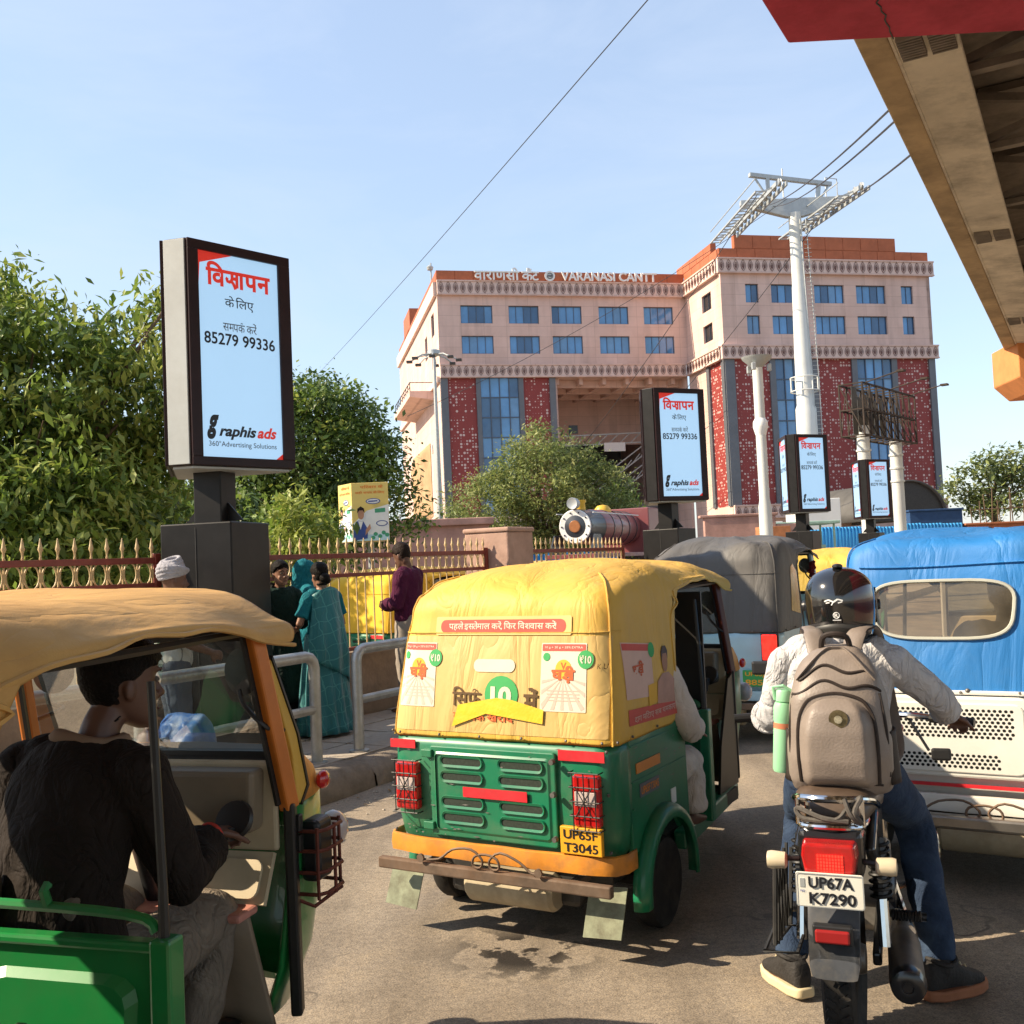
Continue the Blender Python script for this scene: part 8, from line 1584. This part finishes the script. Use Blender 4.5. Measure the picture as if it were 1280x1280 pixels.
# ---- helmet
Hm = thing('helmet', 'glossy black full-face helmet with maroon side on the rider', 'helmet', BL, -BH)
c = Vector((.02, .405, 1.485)); m_hel = M('helmet_gloss_black', (.010, .010, .011), .12, var=.2, vs=10, coat=1., spec=.6); m_helm = M('helmet_maroon', (.055, .008, .012), .15, var=.2, vs=8, coat=1.)
HS = [(-.135, .098, .085, -.098), (-.125, .112, .125, -.112), (-.10, .121, .148, -.122), (-.06, .127, .152, -.128), (-.01, .131, .145, -.133), (.04, .130, .135, -.133), (.08, .121, .115, -.122), (.11, .100, .088, -.100), (.132, .066, .055, -.066), (.142, .028, .022, -.028), (.144, .002, .002, -.002)]
mb = MB(); n_ = 40; vs_ = []
for z, w_, yf, yb in HS:
    for j in range(n_): t = 2 * math.pi * j / n_; vs_.append(c + Vector((w_ * math.cos(t), (yf + yb) / 2 + (yf - yb) / 2 * math.sin(t), z)))
for i in range(len(HS) - 1):
    for j in range(n_):
        q = (i * n_ + j, i * n_ + (j + 1) % n_, (i + 1) * n_ + (j + 1) % n_, (i + 1) * n_ + j); ctr = sum((vs_[k] for k in q), Vector()) / 4 - c
        if ctr.y > .09 and -.075 < ctr.z < .06 and abs(ctr.x) < .115: continue
        mb.add([vs_[k] for k in q], [(0, 1, 2, 3)], 1 if ctr.x > .055 and ctr.z > -.06 and ctr.y < .09 else 0)
sh = mb.obj('shell', [m_hel, m_helm], Hm, smooth=60, solid=.008, sub=1)
vz = MB(); vz.grid(16, 8, lambda i, j: tuple(c + Vector((.134 * math.cos(R(lerp(15, 165, i))), .006 + .150 * math.sin(R(lerp(15, 165, i))), lerp(-.075, .06, j))))); vz.obj('visor', M('dark_visor', (.02, .02, .022), .08, var=.1, coat=1), Hm, smooth=70, solid=.004)
mb = MB(); mb.tube([c + Vector((.118 * math.cos(a), .006 + (.128 if math.sin(a) > 0 else .115) * math.sin(a), -.128 + .010 * math.sin(a))) for a in [2 * math.pi * k / 30 for k in range(30)]], .011, 8, closed=True); mb.obj('rim_trim', m_cable, Hm)
mb = MB(); mb.grid(14, 5, lambda i, j: tuple(c + Vector((1.02 * table([(0, .105), (1, .122)], j) * math.cos(R(lerp(215, 325, i))), 1.03 * table([(0, .105), (1, .124)], j) * math.sin(R(lerp(215, 325, i))), lerp(-.135, -.085 + .02 * math.sin(math.pi * i), j))))); mb.obj('rear_vent_trim', M('helmet_matt_grey', (.035, .033, .03), .5, var=.2), Hm, smooth=70, solid=.006)
for s in (-1, 1): MB().lathe([(0, -.012), (.018, -.010), (.022, 0)], 14, Matrix.Translation(c + Vector((s * .134, .03, -.005))) @ Matrix.Rotation(R(-90 * s), 4, 'Y')).obj('visor_pivot', m_cable, Hm)
mb = MB(); mb.ball(c + Vector((.0, -.03, .146)), (.02, .035, .010), 12); mb.obj('top_vent', m_cable, Hm)
def onhel(x, z, e):
    w_, yf, yb = table([(h[0], h[1:]) for h in HS], z); y = (yf + yb) / 2 + (yb - yf) / 2 * math.sqrt(max(0, 1 - (x / w_) ** 2)); return c + Vector((x, y - .012 - e, z))
mk = MB()
for (x0, z0, x1, z1, w_) in ((-.045, .018, -.03, .024, .005), (-.03, .024, -.012, .016, .006), (-.012, .016, .004, .026, .006), (.004, .026, .022, .020, .005), (-.012, .016, -.02, .004, .004), (.004, .012, .02, .016, .004), (-.04, .012, -.026, .014, .004)):
    d = Vector((x1 - x0, z1 - z0)).normalized(); nx, nz_ = -d.y * w_ / 2, d.x * w_ / 2; mk.add([onhel(x0 + nx, z0 + nz_, 0), onhel(x0 - nx, z0 - nz_, 0), onhel(x1 - nx, z1 - nz_, 0), onhel(x1 + nx, z1 + nz_, 0)], [(0, 1, 2, 3)])
mk.obj('white_marks', m_letter, Hm, smooth=None); print_on('badge_letter', text_mesh('R', 1, .03), m_letter, Hm, lambda p, q, e: onhel(-.004 + p, -.034 + q, e), .014, .014); mk = MB()
oo = [(-.004 + .011 * math.cos(a), -.034 + .011 * math.sin(a)) for a in [2 * math.pi * k / 18 for k in range(18)]]; mk.tube([onhel(x, z, 0) for x, z in oo], .0014, 4, closed=True); mk.add([onhel(-.018, -.050, 0), onhel(.012, -.050, 0), onhel(.012, -.053, 0), onhel(-.018, -.053, 0)], [(0, 1, 2, 3)]); mk.obj('badge_ring', m_letter, Hm, smooth=None)
# ---- backpack
m_bp = M('taupe_leatherette', (.225, .182, .152), .48, var=.14, vs=6, bump=.12, bs=140); m_zip = M('dark_zip', (.035, .026, .022), .6, var=.2, vs=50)
Bk = thing('backpack', 'taupe leatherette backpack with round badge on the rider\'s back', 'backpack', BL, -BH)
bc = Vector((.02, .08, 1.10))
BS = [(-.245, .135, .060, .01), (-.235, .158, .085, .0), (-.20, .168, .105, -.008), (-.12, .172, .118, -.016), (-.02, .168, .118, -.016), (.08, .158, .108, -.008), (.15, .140, .092, .004), (.20, .112, .072, .02), (.235, .075, .050, .036), (.252, .035, .028, .048)]
mb = MB(); loft(mb, [(bc + Vector((0, y, z)), (w_, 0, 0), (0, d, 0)) for z, w_, d, y in BS], 36, .62); bo_ = skinned('pack_body', mb, .008, m_bp, Bk, 3, disp=.010, dfreq=5, dseed=3)
def onpack(x, z, e=0.):
    w_, d, y = table([(r_[0], r_[1:]) for r_ in BS], z); return bc + Vector((x, y - d * max(.0, 1 - abs(x / w_) ** 3.2) ** .31 - e, z))
pk = MB(); pw = [(-.225, .115), (-.20, .125), (-.10, .128), (.0, .122), (.045, .105), (.075, .075), (.092, .035)]
def pkf(i, j):
    z = lerp(-.225, .09, i); w_ = table(pw, z); x = lerp(-w_, w_, j); ed = sstep(0, .16, i) * sstep(0, .14, 1 - i) * sstep(0, .14, j) * sstep(0, .14, 1 - j); return tuple(onpack(x, z, .003 + .042 * ed + .006 * noise.noise(Vector((x * 9, z * 9, 1)))))
pk.grid(26, 26, pkf); pk.obj('front_pocket', m_bp, Bk, smooth=80)
zp = [(-.128, -.20), (-.131, -.1), (-.126, .0), (-.108, .055), (-.076, .088), (0, .104), (.076, .088), (.108, .055), (.126, .0), (.131, -.1), (.128, -.20)]; MB().tube([onpack(p.x, p.y, .006) for p in spline([(x, z, 0) for x, z in zp], 4)], .006, 6).obj('pocket_zip', m_zip, Bk)
for zz, wx, dz in ((.135, .145, .035), (.185, .118, .030)):
    a_ = [onpack(x, zz - dz * (x / wx) ** 2 - .012 * math.sin(x * 40), .004) for x in np.linspace(-wx, wx, 24)]; MB().tube(a_, .0065, 6).obj('main_zip', m_zip, Bk)
for s in (-1, 1): MB().tube(spline([onpack(s * .142, .10, .003), onpack(s * .158, -.02, .002), onpack(s * .16, -.18, .002)], 5), .006, 6).obj('side_zip', m_zip, Bk)
mb = MB(); mb.lathe([(0, -.002), (.020, -.002), (.022, -.007), (.028, -.007), (.031, -.003), (.031, .003)], 26, Matrix.Translation(onpack(.012, .025, .044)) @ Matrix.Rotation(R(-94), 4, 'X') @ Matrix.Scale(-1, 4, (0, 0, 1))); mb.obj('round_badge', M('antique_brass', (.16, .12, .06), .35, .8, var=.5, vs=60), Bk)
mb = MB(); mb.lathe([(0, 0), (.011, .0), (.012, .003), (.014, .003)], 18, Matrix.Translation(onpack(.012, .025, .051)) @ Matrix.Rotation(R(90), 4, 'X')); mb.obj('badge_centre', M('badge_pale', (.5, .45, .32), .4, .6, var=.4, vs=80), Bk)
MB().tube(spline([bc + Vector((-.05, .03, .235)), bc + Vector((-.04, .01, .285)), bc + Vector((.0, .0, .298)), bc + Vector((.04, .01, .285)), bc + Vector((.05, .03, .235))], 4), .010, 8).obj('top_handle', m_zip, Bk)
mb = MB(); fl_ = [(-.13, .145), (-.05, .232), (0, .246), (.05, .232), (.13, .145)]; mb.tube([onpack(p.x, p.y, .006) for p in spline([(x, z, 0) for x, z in fl_], 5)], .017, 8, ell=.35); mb.obj('yoke_flap', m_bp, Bk)
for s in (-1, 1):
    st_ = [(s * .055, .155, 1.30), (s * .075, .22, 1.365), (s * .095, .30, 1.375), (s * .105, .40, 1.372), (s * .12, .475, 1.33), (s * .14, .50, 1.20), (s * .16, .46, 1.05), (s * .18, .30, .93), (s * .15, .14, .90)]
    mb = MB(); pp = spline([(x + .01, y, z + .022) for x, y, z in st_], 5); mb.tube(pp, .036, 10, ell=.28, up=(1, 0, 0) if False else None); ob = mb.obj('shoulder_strap', m_bp, Bk, smooth=70)
    MB().tube([p + Vector((s * .034, 0, .004)) for p in pp[:24]], .004, 5).obj('strap_piping', m_zip, Bk)
    mp_ = MB(); mp_.grid(10, 8, lambda i, j, s=s: tuple(bc + Vector((s * (.168 + .028 * math.sin(math.pi * j) * (1 - .4 * i)), lerp(-.07, .075, j), lerp(-.21, -.03, i))))); mp_.obj('side_pocket', m_zip, Bk, smooth=80, solid=.005)
MB().beam(bc + Vector((-.13, -.10, -.20)), bc + Vector((.14, -.10, -.205)), .012, .004).obj('base_seam', m_zip, Bk)
# ---- green drinks bottle in the side pocket
Bt = thing('drinks_bottle', 'pale green drinks bottle in the left side pocket of backpack', 'bottle', BL, -BH)
mb = MB(); MT = Matrix.Translation(bc + Vector((-.205, .0, -.19))) @ Matrix.Rotation(R(4), 4, 'Y')
m_bot = M('pale_green_plastic', (.30, .62, .36), .4, var=.06, vs=6)
MB().lathe([(0, 0), (.030, 0), (.034, .01), (.034, .16), (.032, .175), (.035, .185), (.035, .23), (.030, .245), (.022, .25)], 22, MT).obj('bottle_body', m_bot, Bt); MB().lathe([(.028, .25), (.030, .252), (.030, .285), (.026, .292), (0, .293)], 20, MT).obj('cap', m_bot, Bt); MB().tube([MT @ Vector((-.028, -.012, .255)), MT @ Vector((-.036, -.014, .30)), MT @ Vector((.0, -.02, .308)), MT @ Vector((.03, -.012, .29))], .006, 6).obj('carry_loop', m_bot, Bt)
mb = MB(); mb.grid(12, 2, lambda i, j: tuple(MT @ Vector((.0345 * math.cos(R(lerp(200, 330, i))), .0345 * math.sin(R(lerp(200, 330, i))), lerp(.155, .175, j))))); mb.obj('printed_stripe', M('bottle_print', (.55, .20, .10), .5), Bt, smooth=60)
bpy.data.scenes.remove(tmp_scene)
